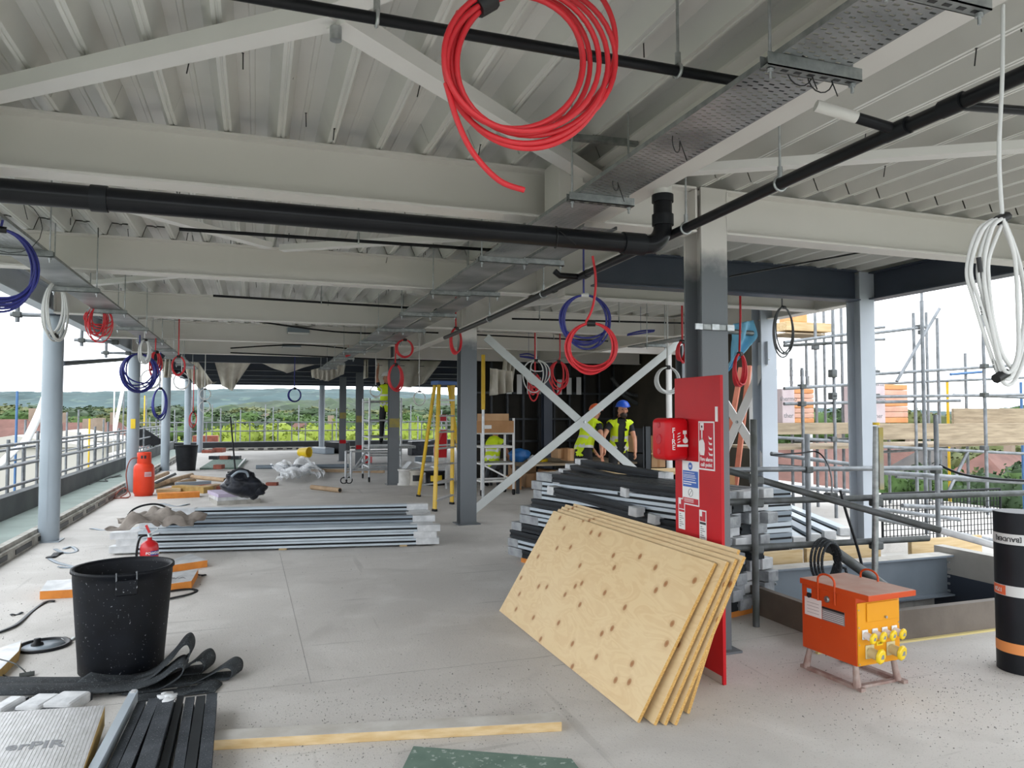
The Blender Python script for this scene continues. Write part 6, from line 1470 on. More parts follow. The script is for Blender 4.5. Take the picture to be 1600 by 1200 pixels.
for (u0, v0, u1, v1, y, m) in [(1362, 585, 1660, 566, YS - .05, 'galv_dull'), (1225, 607, 1330, 601, YS, 'galv_dull'), (1362, 600, 1600, 590, 10.4, 'galv_dull'), (1485, 585, 1535, 581, 10.3, 'blue_tube'), (1362, 620, 1660, 616, YS - .05, 'galv_dull'), (1225, 631, 1500, 626, YS + .05, 'galv_dull'), (1490, 617, 1620, 622, 10.4, 'galv_dull'), (1225, 535, 1340, 520, YS, 'galv_dull'), (1225, 540, 1340, 534, YS + .1, 'galv_dark'), (1362, 521, 1445, 511, YS, 'galv_dull'), (1362, 531, 1382, 530, 10, 'galv_dull'), (1362, 513, 1382, 511, 10, 'galv_dull'),
                               (1362, 697, 1660, 712, YS - .1, 'galv_dull'), (1205, 683, 1330, 690, YS, 'galv_dull'), (1240, 690, 1330, 686, YS + .3, 'galv_dark'), (1380, 706, 1480, 700, 10.4, 'galv_dull'), (1205, 727, 1330, 735, 9.8, 'galv_dull'), (1400, 745, 1600, 755, 9.8, 'galv_dull')]:
    tubeR(u0, v0, u1, v1, y, m=m)
tubeR(1401, 596, 1468, 482, YS - .1, nm='diagonal'); tubeR(1480, 772, 1512, 706, YS - .1, nm='diagonal')
for (u, v, y) in [(1301, 581, YS), (1301, 586, YS), (1301, 617, YS), (1301, 621, YS), (1437, 511, YS), (1441, 519, YS), (1538, 572, YS - .5), (1538, 617, YS - .5), (1253, 604, YS), (1253, 631, YS), (1274, 543, 10), (1368, 582, YS), (1368, 619, YS), (1538, 700, YS - .5), (1301, 686, YS), (1442, 696, YS)]: coupler(t, PY(u, v, y), .05)
def plank(u0, u1, vt, vb, y, dy, m='board_wood'):
    a = PY(u0, vt, y); b = PY(u1, vb, y); q = MB(); q.box(a.x, y, b.z, b.x, y + dy, a.z); q.build('board', M[m], t, bevel=.006)
plank(1205, 1329, 661, 678, YS, .045); plank(1331, 1463, 662, 686, YS, .045); plank(1464, 1680, 662, 690, YS - .02, .045); plank(1490, 1700, 638, 662, 10.2, .05)
for k in range(5):
    a = PY(1205, 682, YS + .05); b = PY(1690, 694, YS + .05); q = MB(); q.box(a.x, YS + .06 + k * .235, b.z, b.x, YS + .06 + k * .235 + .225, b.z + .04); q.build('deck_board', M['board_wood'], t)
plank(1229, 1300, 502, 519, 10.6, .3, 'timber'); plank(1229, 1290, 519, 524, 10.6, .6, 'board_wood')
# wrapped insulation packs on the lift
def pack(label, u0, u1, vt, vb, y, m1, m2):
    a = PY(u0, vt, y); b = PY(u1, vb, y); t = thing('insulation_pack', label, 'insulation pack', ((a.x + b.x) / 2, y, b.z))
    n = 7
    for k in range(n):
        z0 = b.z + (a.z - b.z) * k / n; z1 = b.z + (a.z - b.z) * (k + 1) / n
        q = MB(); q.box(a.x + (b.x - a.x) * .38, y + .02, z0 + .004, b.x, y + .6, z1); q.build('insulation_slab', M[m1 if k % 3 else 'peach_pack'], t, bevel=.012)
    q = MB(); q.box(a.x, y, b.z, a.x + (b.x - a.x) * .375, y + .6, a.z); fc = q.build('printed_wrap', M[m2], t, bevel=.01)
    q = MB(); w = (b.x - a.x) * .37
    for k, s_ in enumerate(['ther', 'thermo', 'therm', 'insul']): put_text(q, s_, .11, (a.x + w * .5, y - .002, b.z + .12 + k * .27), (1, 0, 0), (0, 0, 1))
    q.build('lettering', M['grey_print'], fc)
pack('pink wrapped insulation pack on the scaffold lift left of the corner column', 1222, 1274, 607, 661, 9.75, 'pink_pack', 'pale_pack')
pack('pink and orange wrapped insulation pack on the scaffold lift right of the corner column', 1360, 1421, 600, 661, 9.75, 'pink_pack', 'pale_pack')
a = PY(1240, 490, 10.9); b = PY(1262, 504, 10.9); q = MB(); q.box(a.x, 10.9, b.z, b.x, 11.3, a.z); tag(q.build('insulation_pack', M['peach_pack'], bevel=.02), 'orange insulation pack on the upper scaffold lift', 'insulation pack')
# blue polythene sheet and extras behind the near column
q = MB(); P_old = [PY(1142, 495, 7.0), PY(1172, 505, 7.0), PY(1178, 528, 7.0), PY(1160, 548, 7.0), PY(1132, 582, 7.0)]
lfe = [(1146, 506), (1148, 528), (1141, 560), (1132, 584)]; rge = [(1179, 500), (1180, 526), (1166, 546), (1138, 578)]
def bl(s, tv):
    f_ = s * 3; i = min(int(f_), 2); f_ -= i; a = [lfe[i][k] + (lfe[i + 1][k] - lfe[i][k]) * f_ for k in (0, 1)]; b = [rge[i][k] + (rge[i + 1][k] - rge[i][k]) * f_ for k in (0, 1)]
    p = PY(a[0] + (b[0] - a[0]) * tv, a[1] + (b[1] - a[1]) * tv, 7.0); return p + Vector((0, .05 * math.sin(tv * 9 + s * 5), 0))
q.sheet(bl, 20, 10, .002); tag(q.build('polythene_sheet', M['blue_sheet']), 'light blue polythene sheet hanging behind the near column', 'plastic sheet')
q = MB(); q.tube([PY(1132, 517, 7.0), PY(1176, 521, 7.0)], .03, 10); tag(q.build('hanging_tube', M['galv']), 'short galvanised tube through the blue polythene sheet', 'tube')
for k, (u0, v0, u1, v1) in enumerate([(1171, 572, 1148, 770), (1158, 575, 1133, 720)]):
    a = PY(u0, v0, 9.6); b = PY(u1, v1, 9.2); b = a + (b - a) * ((a.z - .01) / (a.z - b.z)); q = MB(); q.bar(a, b, .07, .05); tag(q.build('primed_angle', M['copper']), ['copper red primed steel angle leaning right of the X-brace', 'copper red primed steel angle leaning left of the X-brace'][k], 'steel angle')
q = MB(); a = PY(1195, 655, 8.5); q.box(a.x - .08, 8.5, .0, a.x + .08, 8.55, a.z); tag(q.build('plywood_strip', M['timber']), 'plywood strip standing left of the right pale column', 'panel')
q = MB(); a = PY(1045, 580, 13); q.tube([(a.x, 13, 0), (a.x, 13, 3.0)], .06, 12); tag(q.build('white_downpipe', M['white']), 'white vertical pipe beside the red board in front of the core wall', 'pipe')
q = MB(); c = PY(1138, 730, 8.3); q.box(c.x - .1, 8.3, 0, c.x + .1, 8.6, c.z); tag(q.build('cardboard_box', M['card']), 'tall brown cardboard box right of the near column', 'box')
# ================================================================== LADDER, TOWERS, BOXES
t = thing('step_ladder', 'yellow fibreglass stepladder with blue top beside the second column', 'stepladder', PZ(685, 795))
TP = PY(697, 601, 12.9); ffl, ffr = PZ(679, 799), PZ(706, 788); e = (ffr - ffl).normalized(); e = Vector((e.x + .6, e.y * .6, 0)).normalized(); s_ = Vector((-e.y, e.x, 0)); rfl, rfr = PZ(654, 776), PZ(725, 766)
tfl = Vector((TP.x, TP.y, TP.z)) - e * .16; tfr = Vector(TP) + e * .16
for a, b in ((ffl, tfl), (ffr, tfr)): q = MB(); q.bar(a + UZ * .01, b, .03, .075, s_); q.build('front_stile', M['yellow'], t)
for a, b in ((rfl, tfl + s_ * .12), (rfr, tfr + s_ * .12)): q = MB(); q.bar(a + UZ * .01, b, .03, .06, s_); q.build('rear_stile', M['yellow'], t)
for k in range(7):
    f_ = (k + .6) / 7.6; a = ffl.lerp(tfl, f_); b = ffr.lerp(tfr, f_); q = MB(); q.obox((a + b) / 2, (b - a) / 2, s_ * .05, UZ * .014); q.build('tread', M['alu'], t)
for k in range(5):
    f_ = (k + .6) / 5.5; a = rfl.lerp(tfl + s_ * .12, f_); b = rfr.lerp(tfr + s_ * .12, f_); q = MB(); q.bar(a, b, .02, .03); q.build('rear_brace', M['alu'], t)
q = MB(); q.obox(Vector(TP) + s_ * .06 + UZ * .03, e * .21, s_ * .12, UZ * .035); q.build('top_cap', mat('blue_cap', '3a5f96', None, rough=.5), t, bevel=.012)
for a in (ffl, ffr, rfl, rfr): q = MB(); q.obox(a + UZ * .02, e * .025, s_ * .045, UZ * .02); q.build('foot', M['black'], t)
def frame_tower(name, label, P0, ax, ay, w, d, h, lv, m='alu', r=.025, cat='scaffold tower'):
    t = thing(name, label, cat, P0); c = [P0, P0 + ax * w, P0 + ax * w + ay * d, P0 + ay * d]
    for p in c: q = MB(); q.tube([p + UZ * .12, p + UZ * h], r, 8); q.build('upright', M[m], t)
    for z in lv:
        for i in range(4): q = MB(); q.tube([c[i] + UZ * z, c[(i + 1) % 4] + UZ * z], r * .85, 8); q.build('rung', M[m], t)
    for p in c:
        q = MB(); q.lathe([(.06, -.018), (.06, .018)], 14, p + UZ * .06, axis=ax); q.build('castor', M['black'], t)
    return t, c
X_ = Vector((1, 0, 0)); Y_ = Vector((0, 1, 0))
P0 = PZ(752, 775); t, c = frame_tower('rack_trolley', 'white rack trolley with a cardboard box on top beside the second column', Vector((P0.x, 13.9, 0)), X_, Y_, .66, .55, 1.52, [.28, .62, .95, 1.22], 'white', .026, 'trolley')
q = MB(); q.box(c[0].x, 13.9, .62, c[1].x, 14.4, .64); q.build('shelf', M['galv'], t)
q = MB(); q.bar(c[0] + UZ * .62, c[1] + UZ * .28, .03, .03); q.build('diagonal', M['white'], t)
a = PY(745, 648, 13.85); b = PY(803, 676, 13.85); q = MB(); q.box(a.x, 13.85, b.z, b.x, 14.5, a.z - .12); o = thing('cardboard_box', 'long brown cardboard box on top of the white rack trolley', 'box', (a.x, 13.85, b.z)); q.build('carton', M['card'], o, bevel=.006)
q = MB(); q.bar((a.x, 13.86, a.z - .12), (b.x - .08, 13.80, a.z + .02), .01, .3, (0, 1, 0)); 
q = MB(); q.box(a.x + .02, 13.87, a.z - .12, b.x - .1, 13.89, a.z + .02); q.build('open_flap', M['card2'], o)
q = MB(); q.box(a.x + .1, 13.845, b.z + .08, a.x + .3, 13.85, b.z + .15); q.build('label', M['white'], o)
# rolling tower with worker
P0 = PZ(578, 738); TX, TY = P0.x, 17.6
t, c = frame_tower('rolling_tower', 'aluminium rolling tower carrying the worker behind the third column', Vector((PY(577, 700, 17.6).x, 17.6, 0)), X_, Y_, .75, 1.1, 1.98, [.35, .62, 1.05, 1.45, 1.9], 'alu', .026)
q = MB(); q.box(c[0].x, 17.55, .78, c[1].x + .35, 18.75, .84); q.build('platform', M['galv'], t)
for s in (c[0],):
    q = MB(); q.tube([s + Vector((-.05, -.02, .75)), s + Vector((-.55, -.2, .1))], .024, 8); q.build('outrigger', M['alu'], t)
    q = MB(); q.tube([s + Vector((-.02, -.02, .55)), s + Vector((-.62, -.1, .12))], .024, 8); q.build('outrigger', M['alu'], t)
ax0 = PY(540, 745, 17.4).x
for dx in (0, .12):
    q = MB(); q.tube([(ax0 + dx, 17.4, .1), (ax0 + dx, 17.4, .75)], .026, 8); q.build('upright', M['alu'], t)
    q = MB(); q.tube([(ax0 + dx - .04 + .07 * math.cos(a), 17.4, .075 + .07 * math.sin(a)) for a in [i * math.pi / 8 for i in range(16)]], .014, 6, closed=True); q.build('castor', M['black'], t)
for z in (.30, .74): q = MB(); q.tube([(ax0, 17.4, z), (c[1].x, 17.55, z)], .024, 8); q.build('rung', M['alu'], t)
# red fire trolley behind the ladder
c0 = PZ(690, 715); C0 = Vector((PY(683, 715, 15.5).x, 15.5, 0)); W0_ = .28
t = thing('fire_trolley', 'red fire point trolley with signs seen through the stepladder', 'fire point', C0)
zb = PY(690, 715, 15.5).z; zm = PY(690, 695, 15.5).z; zt = PY(690, 672, 15.5).z; x1 = PY(698, 700, 15.5).x
q = MB(); q.prism([(C0.x, zb), (x1, zb), (x1, zt), (x1 - .06, zt), (C0.x + .05, zm + .1), (C0.x, zm)], (0, 15.5, 0), (1, 0, 0), (0, 0, 1), (0, .3, 0)); q.build('red_cover', M['red'], t)
q = MB(); q.box(x1 - .02, 15.52, 0, x1 + .02, 15.56, PY(697, 648, 15.5).z); q.build('post', M['alu'], t)
a = PY(688, 648, 15.48); b = PY(697, 658, 15.48); q = MB(); q.box(a.x, 15.47, b.z, b.x, 15.5, a.z); q.build('sign', M['red_sign'], t)
a = PY(688, 648, 15.48); b = PY(697, 660, 15.48)
# benches, boxes, sacks round the workers
YB = 11.35
tb_ = thing('work_bench', 'makeshift plywood work bench between the two workers and the profile pile', 'bench', (6.1, YB, 0))
q = MB(); q.box(4.6, YB - .35, .60, 7.6, YB + .35, .63); q.build('bench_top', M['timber'], tb_)
for x in (4.8, 6.1, 7.4):
    for yy in (YB - .3, YB + .3): q = MB(); q.tube([(x, yy, 0), (x, yy, .6)], .025, 8); q.build('leg', M['galv_dull'], tb_)
def carton(label, u0, u1, vt, vb, y, d, m='card', z0=None):
    a = PY(u0, vt, y); b = PY(u1, vb, y); zb = b.z if z0 is None else z0
    t = thing('cardboard_box', label, 'box', ((a.x + b.x) / 2, y, zb)); q = MB(); q.box(a.x, y, zb, b.x, y + d, a.z); q.build('carton', M[m], t, bevel=.008)
    q = MB(); mx = (a.x + b.x) / 2; q.box(mx - .03, y - .001, zb, mx + .03, y, a.z); q.build('tape_strip', M['card2' if m == 'card' else 'card'], t)
    return t
for i, args in enumerate([(872, 886, 702, 716, 14.2, .4), (887, 899, 701, 720, 14.0, .4), (995, 1010, 681, 707, 14.0, .4), (1005, 1027, 681, 706, 14.3, .5), (1018, 1040, 703, 730, 13.6, .4), (800, 815, 745, 775, 14.8, .5), (822, 850, 740, 775, 15.2, .6), (853, 872, 735, 770, 14.9, .5), (805, 838, 718, 745, 15.6, .5)]):
    lab = ['small brown box left of the bending worker', 'brown box with white print left of the bending worker', 'brown box right of the worker in the blue helmet', 'wide brown box on the shelf right of the blue helmet', 'brown box low behind the fire alarm box', 'brown box on the floor right of the white rack trolley', 'large brown box on the floor left of the profile pile', 'brown box on the floor beside the X-brace foot', 'flat open box below the blue sack'][i]
    y = args[4]; carton(lab, args[0], args[1], args[2], args[3], y, args[5], 'card' if i % 2 else 'card2', z0=0.0 if i in (5, 6, 7) else None)
# long shelf bench at the dark wall carrying the boxes
tb2 = thing('site_table', 'dark trestle table along the core wall under boxes and the blue sack', 'table', (6.0, 15, 0))
za = PY(840, 722, 14.6).z
q = MB(); q.box(PY(800, 722, 14.6).x, 14.0, za - .04, PY(900, 722, 14.6).x + 1.2, 16.0, za); q.build('table_top', M['board_wood'], tb2)
for x in (5.0, 6.2, 7.4):
    for yy in (14.1, 15.9): q = MB(); q.bar((x, yy, 0), (x, yy, za - .04), .06, .06, (0, 1, 0)); q.build('leg', M['dark_stud'], tb2)
zc = PY(1015, 706, 14.0).z
tb3 = thing('box_shelf', 'dark shelf unit behind the blue helmet holding brown boxes', 'shelf', (8, 14.3, 0))
x0s, x1s = PY(985, 706, 14.3).x, PY(1050, 706, 14.3).x
for z in (zc - .03, zc - .45): q = MB(); q.box(x0s, 13.5, z, x1s, 14.9, z + .03); q.build('shelf_board', M['timber'], tb3)
for x in (x0s, x1s - .05): q = MB(); q.box(x, 13.5, 0, x + .05, 14.9, zc + .5); q.build('side', M['dark_stud'], tb3)
c = PY(812, 712, 14.8); q = MB(); q.blob((c.x, 14.8, za + .14), .2, 3, .12, 3, (1.2, .8, .7)); tag(q.build('blue_sack', M['blue_bag']), 'blue sack on the trestle table left of the X-brace', 'sack')
c = PY(845, 716, 14.6); q = MB(); q.lathe([(.04, 0), (.04, .16), (.015, .18), (.015, .2)], 12, (c.x, 14.6, za), axis=(.9, .3, .2)); tag(q.build('yellow_tube', M['yellow_gloss']), 'small yellow sealant tube on the trestle table', 'tube')
c = PY(825, 712, 14.7); q = MB(); q.blob((c.x + .1, 14.7, za + .07), .1, 2, .2, 9, (1, 1, .7)); tag(q.build('white_cloth', M['white_wrap']), 'small white wad beside the blue sack', 'cloth')
# yellow survey pole under the ceiling
a = PY(755, 590, 12.4); b = PY(755, 640, 12.4); t = thing('prop_pole', 'yellow prop pole standing behind the second column', 'prop', (a.x, 12.4, 0))
q = MB(); q.tube([(a.x, 12.4, b.z), (a.x, 12.4, a.z + .4)], .035, 10); q.build('yellow_upper', M['yellow'], t); q = MB(); q.tube([(a.x, 12.4, 0), (a.x, 12.4, b.z)], .025, 10); q.build('lower_tube', M['alu'], t)
# ---- torn white membranes hanging from the far soffit
def membrane(label, top, bot, y, yb=None, waves=3, jag=.15, seed=0, name='membrane_sheet'):
    rr = random.Random(seed); q = MB(); yb = y if yb is None else yb
    jj = [rr.uniform(-1, 1) for _ in range(12)]
    def ed(lst, s):
        f_ = s * (len(lst) - 1); i = min(int(f_), len(lst) - 2); return (lst[i][0] + (lst[i + 1][0] - lst[i][0]) * (f_ - i), lst[i][1] + (lst[i + 1][1] - lst[i][1]) * (f_ - i))
    def fn(s, tv):
        a = ed(top, s); b = ed(bot, s); u = a[0] + (b[0] - a[0]) * tv; v = a[1] + (b[1] - a[1]) * tv
        p = PY(u, v, y + (yb - y) * tv); return p + Vector((0, .12 * math.sin(s * waves * 6.28 + tv * 2 + jj[0]) * (.3 + tv), 0))
    q.sheet(fn, 30, 12, .005); return tag(q.build(name, M['membrane']), label, 'membrane')
membrane('white membrane flap hanging in a point below the dark beam', [(335, 564), (360, 564), (394, 564)], [(346, 602), (363, 611), (374, 592)], 20.0, 21, seed=1)
membrane('wide sagging white membrane below the dark beam', [(402, 565), (450, 564), (500, 565)], [(404, 566), (448, 583), (498, 567)], 20.1, 20.6, seed=2)
membrane('crumpled white membrane bunched at the left tray end', [(286, 562), (310, 566), (334, 600)], [(292, 586), (312, 608), (338, 596)], 19.8, 20.4, 6, seed=3)
membrane('white membrane flap behind the red ring at the left', [(254, 560), (267, 560)], [(254, 590), (267, 590)], 19.43, 19.6, 2, seed=4)
membrane('large white membrane sagging behind the third column', [(588, 562), (640, 563), (690, 564)], [(588, 600), (640, 606), (666, 598)], 19.42, 19.3, 3, seed=5)
membrane('crumpled white membrane bunched at the far tray end', [(486, 578), (510, 572), (540, 570)], [(488, 590), (512, 596), (538, 584)], 19.4, 19.8, 7, seed=6)
membrane('small white membrane flap left of the third column', [(568, 562), (575, 562)], [(569, 592), (575, 590)], 19.42, 19.5, 2, seed=7)
membrane('pale sheet hanging behind the second column', [(765, 575), (800, 580)], [(768, 618), (803, 612)], 14.5, 14.8, 3, seed=8)
membrane('brown grey sheet hanging left of the dark core wall', [(786, 560), (806, 565)], [(786, 605), (800, 603)], 15.5, 15.6, 3, seed=9)
# sagging hoses on the core wall
for k, (P, nm) in enumerate([([(955, 590), (975, 612), (1000, 618), (1030, 605), (1050, 590)], 'upper grey hose sagging across the core wall'), ([(965, 610), (990, 628), (1015, 638), (1040, 628), (1052, 618)], 'lower grey hose sagging across the core wall')]):
    q = MB(); q.tube(smooth_path([PY(u, v, 16.8) for u, v in P]), .05, 8); tag(q.build('sagging_hose', M['galv_dark']), nm, 'hose')

# ================================================================== PEOPLE
def seg_d(p, a, b):
    ab = b - a; L2 = ab.length_squared; tt = 0 if L2 < 1e-9 else max(0, min(1, (p - a).dot(ab) / L2)); return (p - (a + ab * tt)).length, tt
def person(label, J, R, bones, mats, loc, vest=None, helmet=None, face=None, beard=False):
    """J joints (world), R radii, bones (a,b,slot)."""
    names = list(J); idx = {n: i for i, n in enumerate(names)}
    me = bpy.data.meshes.new('body'); L0 = Vector(loc)
    me.from_pydata([tuple(Vector(J[n]) - L0) for n in names], [(idx[a], idx[b]) for a, b, _ in bones], [])
    o = bpy.data.objects.new('body', me); COL.objects.link(o)
    o.modifiers.new('skin', 'SKIN')
    sv = me.skin_vertices[0].data
    for n in names:
        r = R[n]; sv[idx[n]].radius = r if isinstance(r, tuple) else (r, r); sv[idx[n]].use_root = (n == 'pelvis')
    ss = o.modifiers.new('sub', 'SUBSURF'); ss.levels = 2; ss.render_levels = 2
    dg = bpy.context.evaluated_depsgraph_get(); dg.update(); ev = o.evaluated_get(dg); m2 = ev.to_mesh()
    vs = [v.co.copy() for v in m2.vertices]; fs = [tuple(p.vertices) for p in m2.polygons]; nrm = [v.normal.copy() for v in m2.vertices]
    ev.to_mesh_clear(); bpy.data.objects.remove(o); bpy.data.meshes.remove(me)
    B_ = [(Vector(J[a]) - L0, Vector(J[b]) - L0, s, a, b) for a, b, s in bones]
    rad = lambda n: R[n] if not isinstance(R[n], tuple) else max(R[n])
    slots = []; near = []
    for f_ in fs:
        c = sum((vs[i] for i in f_), Vector()) / len(f_); best = None
        for a, b, s, na, nb in B_:
            d, tt = seg_d(c, a, b); d /= (rad(na) * (1 - tt) + rad(nb) * tt)
            if best is None or d < best[0]: best = (d, s, na, nb)
        slots.append(best[1]); near.append((best[2], best[3], c))
    t = thing('person', label, 'person', loc)
    bm = MB(); bm.v = [tuple(v + L0) for v in vs]; bm.f = fs; bm.sm = [True] * len(fs); bm.mi = slots
    bm.build('body', mats, t)
    if vest:
        keep = [i for i, (a, b, c) in enumerate(near) if a in vest['b'] and b in vest['b'] and vest['z0'] < c.z + L0.z < vest['z1']]
        if vest.get('open'):
            of = Vector(vest['open']).normalized(); os_ = Vector((of.y, -of.x, 0)); ax_ = Vector(J['chest']) - L0
            keep = [i for i in keep if not ((near[i][2] - ax_).dot(of) > -.02 and abs((near[i][2] - ax_).dot(os_)) < .075)]
        q = MB(); mp = {}
        for i in keep:
            for k in fs[i]:
                if k not in mp: mp[k] = len(q.v); q.v.append(tuple(vs[k] + nrm[k] * .022 + L0))
            q.f.append(tuple(mp[k] for k in fs[i])); q.sm.append(True); c = near[i][2]; z = c.z + L0.z
            band = any(abs(z - zb) < .028 for zb in vest['bands'])
            q.mi.append(1 if band else 0)
        q.build('hi_vis_vest', [M['hivis'], M['reflect']], t)
        if vest.get('straps'):
            s = MB()
            for P in vest['straps']: s.tube(smooth_path(P, 4), .028, 6)
            s.build('reflective_strap', M['reflect'], t)
    if helmet:
        c, rx, m, fwd = helmet; c = Vector(c); fwd = Vector(fwd).normalized()
        q = MB(); prof = [(rx * math.cos(a), rx * .92 * math.sin(a)) for a in [i * math.pi / 2 / 8 for i in range(8)]] + [(.001, rx * .92)]
        q.lathe(prof, 24, c); q.lathe([(rx * .98, -.012), (rx * 1.06, -.012), (rx * 1.06, .004), (rx, .01)], 24, c); hl_ = q.build('helmet', m, t)
        q = MB(); sd = fwd.cross(UZ).normalized()
        q.prism([(-rx * .7, 0), (rx * .7, 0), (rx * .45, .06), (-rx * .45, .06)], c + fwd * rx * .8 - UZ * .008, sd, (fwd - UZ * .25).normalized(), UZ * .008); q.build('peak', m, hl_)
    if face:
        c, fwd, h = face; c = Vector(c); fwd = Vector(fwd).normalized(); sd = fwd.cross(UZ).normalized()
        q = MB()
        for s in (-1, 1): q.blob(c + fwd * (h * .40) + sd * (s * h * .17) + UZ * .012, .011, 1, 0, 0)
        q.build('eyes', M['hair'], t)
        q = MB(); q.blob(c + fwd * (h * .43) - UZ * .02, .017, 2, 0, 0, (1, 1, 1.5)); q.build('nose', M['skin'], t)
        q = MB()
        for s in (-1, 1): q.blob(c + sd * (s * h * .36) - UZ * .01, .025, 2, 0, 0, (.6, .8, 1.3)); 
        q.build('ears', M['skin'], t)
        q = MB(); q.tube([c + fwd * h * .37 + sd * .022 - UZ * .06, c + fwd * h * .39 - UZ * .062, c + fwd * h * .37 - sd * .022 - UZ * .06], .006, 6); q.build('mouth', mat('lips', '9c5a4c', None, rough=.5), t)
        if beard:
            q = MB(); q.blob(c + fwd * (h * .17) - UZ * .088, .066, 3, .06, 4, (1, 1, .75)); q.build('beard', M['hair'], t)
    return t
def hand(J, R, bones, wrist, tip_dir, side, pre, slot):
    """palm and five bent fingers as short chains"""
    w = Vector(wrist); d = Vector(tip_dir).normalized(); s = Vector(side).normalized(); n = d.cross(s)
    J[pre + 'palm'] = w + d * .065; R[pre + 'palm'] = (.036, .016); bones.append((pre + 'wrist', pre + 'palm', slot))
    for k, (o, l) in enumerate([(-.03, .068), (-.01, .08), (.012, .075), (.032, .058)]):
        a, b, c = pre + f'k{k}', pre + f'm{k}', pre + f't{k}'
        J[a] = w + d * .10 + s * o; J[b] = J[a] + d * l * .55 + n * .006; J[c] = J[b] + d * l * .35 + n * .022
        R[a] = .0095; R[b] = .0085; R[c] = .0075; bones += [(pre + 'palm', a, slot), (a, b, slot), (b, c, slot)]
    J[pre + 'th'] = w + d * .05 - s * .045; J[pre + 'tt'] = w + d * .085 - s * .06 + n * .01; R[pre + 'th'] = .011; R[pre + 'tt'] = .009
    bones += [(pre + 'palm', pre + 'th', slot), (pre + 'th', pre + 'tt', slot)]
def human(base, face_dir, lean=0.0, lean_dir=None, hands=None, H=1.75, head_fwd=.06, sit=False, foot_z=0.0):
    """joint set for a standing or bending man; returns J,R,bones"""
    b = Vector(base); f_ = Vector(face_dir).normalized(); s = Vector((f_.y, -f_.x, 0))       # s: his right hand side
    ld = Vector(lean_dir).normalized() if lean_dir else f_
    k = H / 1.75
    hip = b + UZ * .93 * k
    up_ = (UZ * math.cos(lean) + ld * math.sin(lean))
    J = {}; R = {}
    J['pelvis'] = hip; R['pelvis'] = (.15, .115)
    J['waist'] = hip + up_ * .18 * k; R['waist'] = (.145, .105)
    J['chest'] = hip + up_ * .36 * k; R['chest'] = (.165, .12)
    J['collar'] = hip + up_ * .50 * k; R['collar'] = (.10, .085)
    J['neck'] = hip + up_ * .57 * k + f_ * .015; R['neck'] = .052
    J['jaw'] = J['neck'] + up_ * .07 + f_ * (.03 + head_fwd * .4); R['jaw'] = .066
    J['skull'] = J['jaw'] + UZ * .11 + f_ * (head_fwd * .2); R['skull'] = .092
    J['crown'] = J['skull'] + UZ * .06; R['crown'] = .07
    bones = [('pelvis', 'waist', 0), ('waist', 'chest', 0), ('chest', 'collar', 0), ('collar', 'neck', 2), ('neck', 'jaw', 2), ('jaw', 'skull', 2), ('skull', 'crown', 2)]
    for sg, pr in ((1, 'r_'), (-1, 'l_')):
        sh = J['collar'] + s * sg * .19 - up_ * .035; J[pr + 'shoulder'] = sh; R[pr + 'shoulder'] = .068
        tgt = Vector(hands[pr]) if hands else sh - UZ * .58 + f_ * .08
        dv = tgt - sh; L_ = min(dv.length, .56 * k); dn = dv.normalized(); a = .29 * k
        h_ = math.sqrt(max(0, a * a - (L_ / 2) ** 2)); bendv = (s * sg * .5 - f_ * .6 - dn * dn.dot(s * sg * .5 - f_ * .6)).normalized()
        el = sh + dn * L_ / 2 + bendv * h_; wr = sh + dn * L_
        J[pr + 'elbow'] = el; R[pr + 'elbow'] = .045; J[pr + 'wrist'] = wr; R[pr + 'wrist'] = .031
        J[pr + 'upper'] = sh.lerp(el, .5); R[pr + 'upper'] = .052; J[pr + 'fore'] = el.lerp(wr, .4); R[pr + 'fore'] = .042
        bones += [('collar', pr + 'shoulder', 0), (pr + 'shoulder', pr + 'upper', 0), (pr + 'upper', pr + 'elbow', 2), (pr + 'elbow', pr + 'fore', 2), (pr + 'fore', pr + 'wrist', 2)]
        hand(J, R, bones, wr, (wr - el), f_ if abs((wr - el).normalized().dot(f_)) < .8 else s, pr, 2)
        J[pr + 'hip'] = hip + s * sg * .095 - UZ * .06; R[pr + 'hip'] = .098
        if sit:
            J[pr + 'knee'] = b + s * sg * .14 + f_ * .32 + UZ * .50; J[pr + 'ankle'] = b + s * sg * .14 + f_ * .05 + UZ * .09
        else:
            J[pr + 'knee'] = b + s * sg * .115 + UZ * .48 * k + f_ * .03; J[pr + 'ankle'] = b + s * sg * .13 + UZ * .09
        R[pr + 'knee'] = .066; R[pr + 'ankle'] = .048
        J[pr + 'thigh'] = J[pr + 'hip'].lerp(J[pr + 'knee'], .5); R[pr + 'thigh'] = .088; J[pr + 'calf'] = J[pr + 'knee'].lerp(J[pr + 'ankle'], .35); R[pr + 'calf'] = .064
        J[pr + 'heel'] = J[pr + 'ankle'] - UZ * .045 - f_ * .02; R[pr + 'heel'] = .044; J[pr + 'toe'] = J[pr + 'ankle'] + f_ * .17 - UZ * .05; R[pr + 'toe'] = .038
        bones += [('pelvis', pr + 'hip', 1), (pr + 'hip', pr + 'thigh', 1), (pr + 'thigh', pr + 'knee', 1), (pr + 'knee', pr + 'calf', 1), (pr + 'calf', pr + 'ankle', 1), (pr + 'ankle', pr + 'heel', 3), (pr + 'ankle', pr + 'toe', 3)]
    return J, R, bones
TORSO = {'pelvis', 'waist', 'chest', 'collar', 'l_shoulder', 'r_shoulder'}
pm = [M['cloth_black'], M['cloth_black'], M['skin'], M['black']]
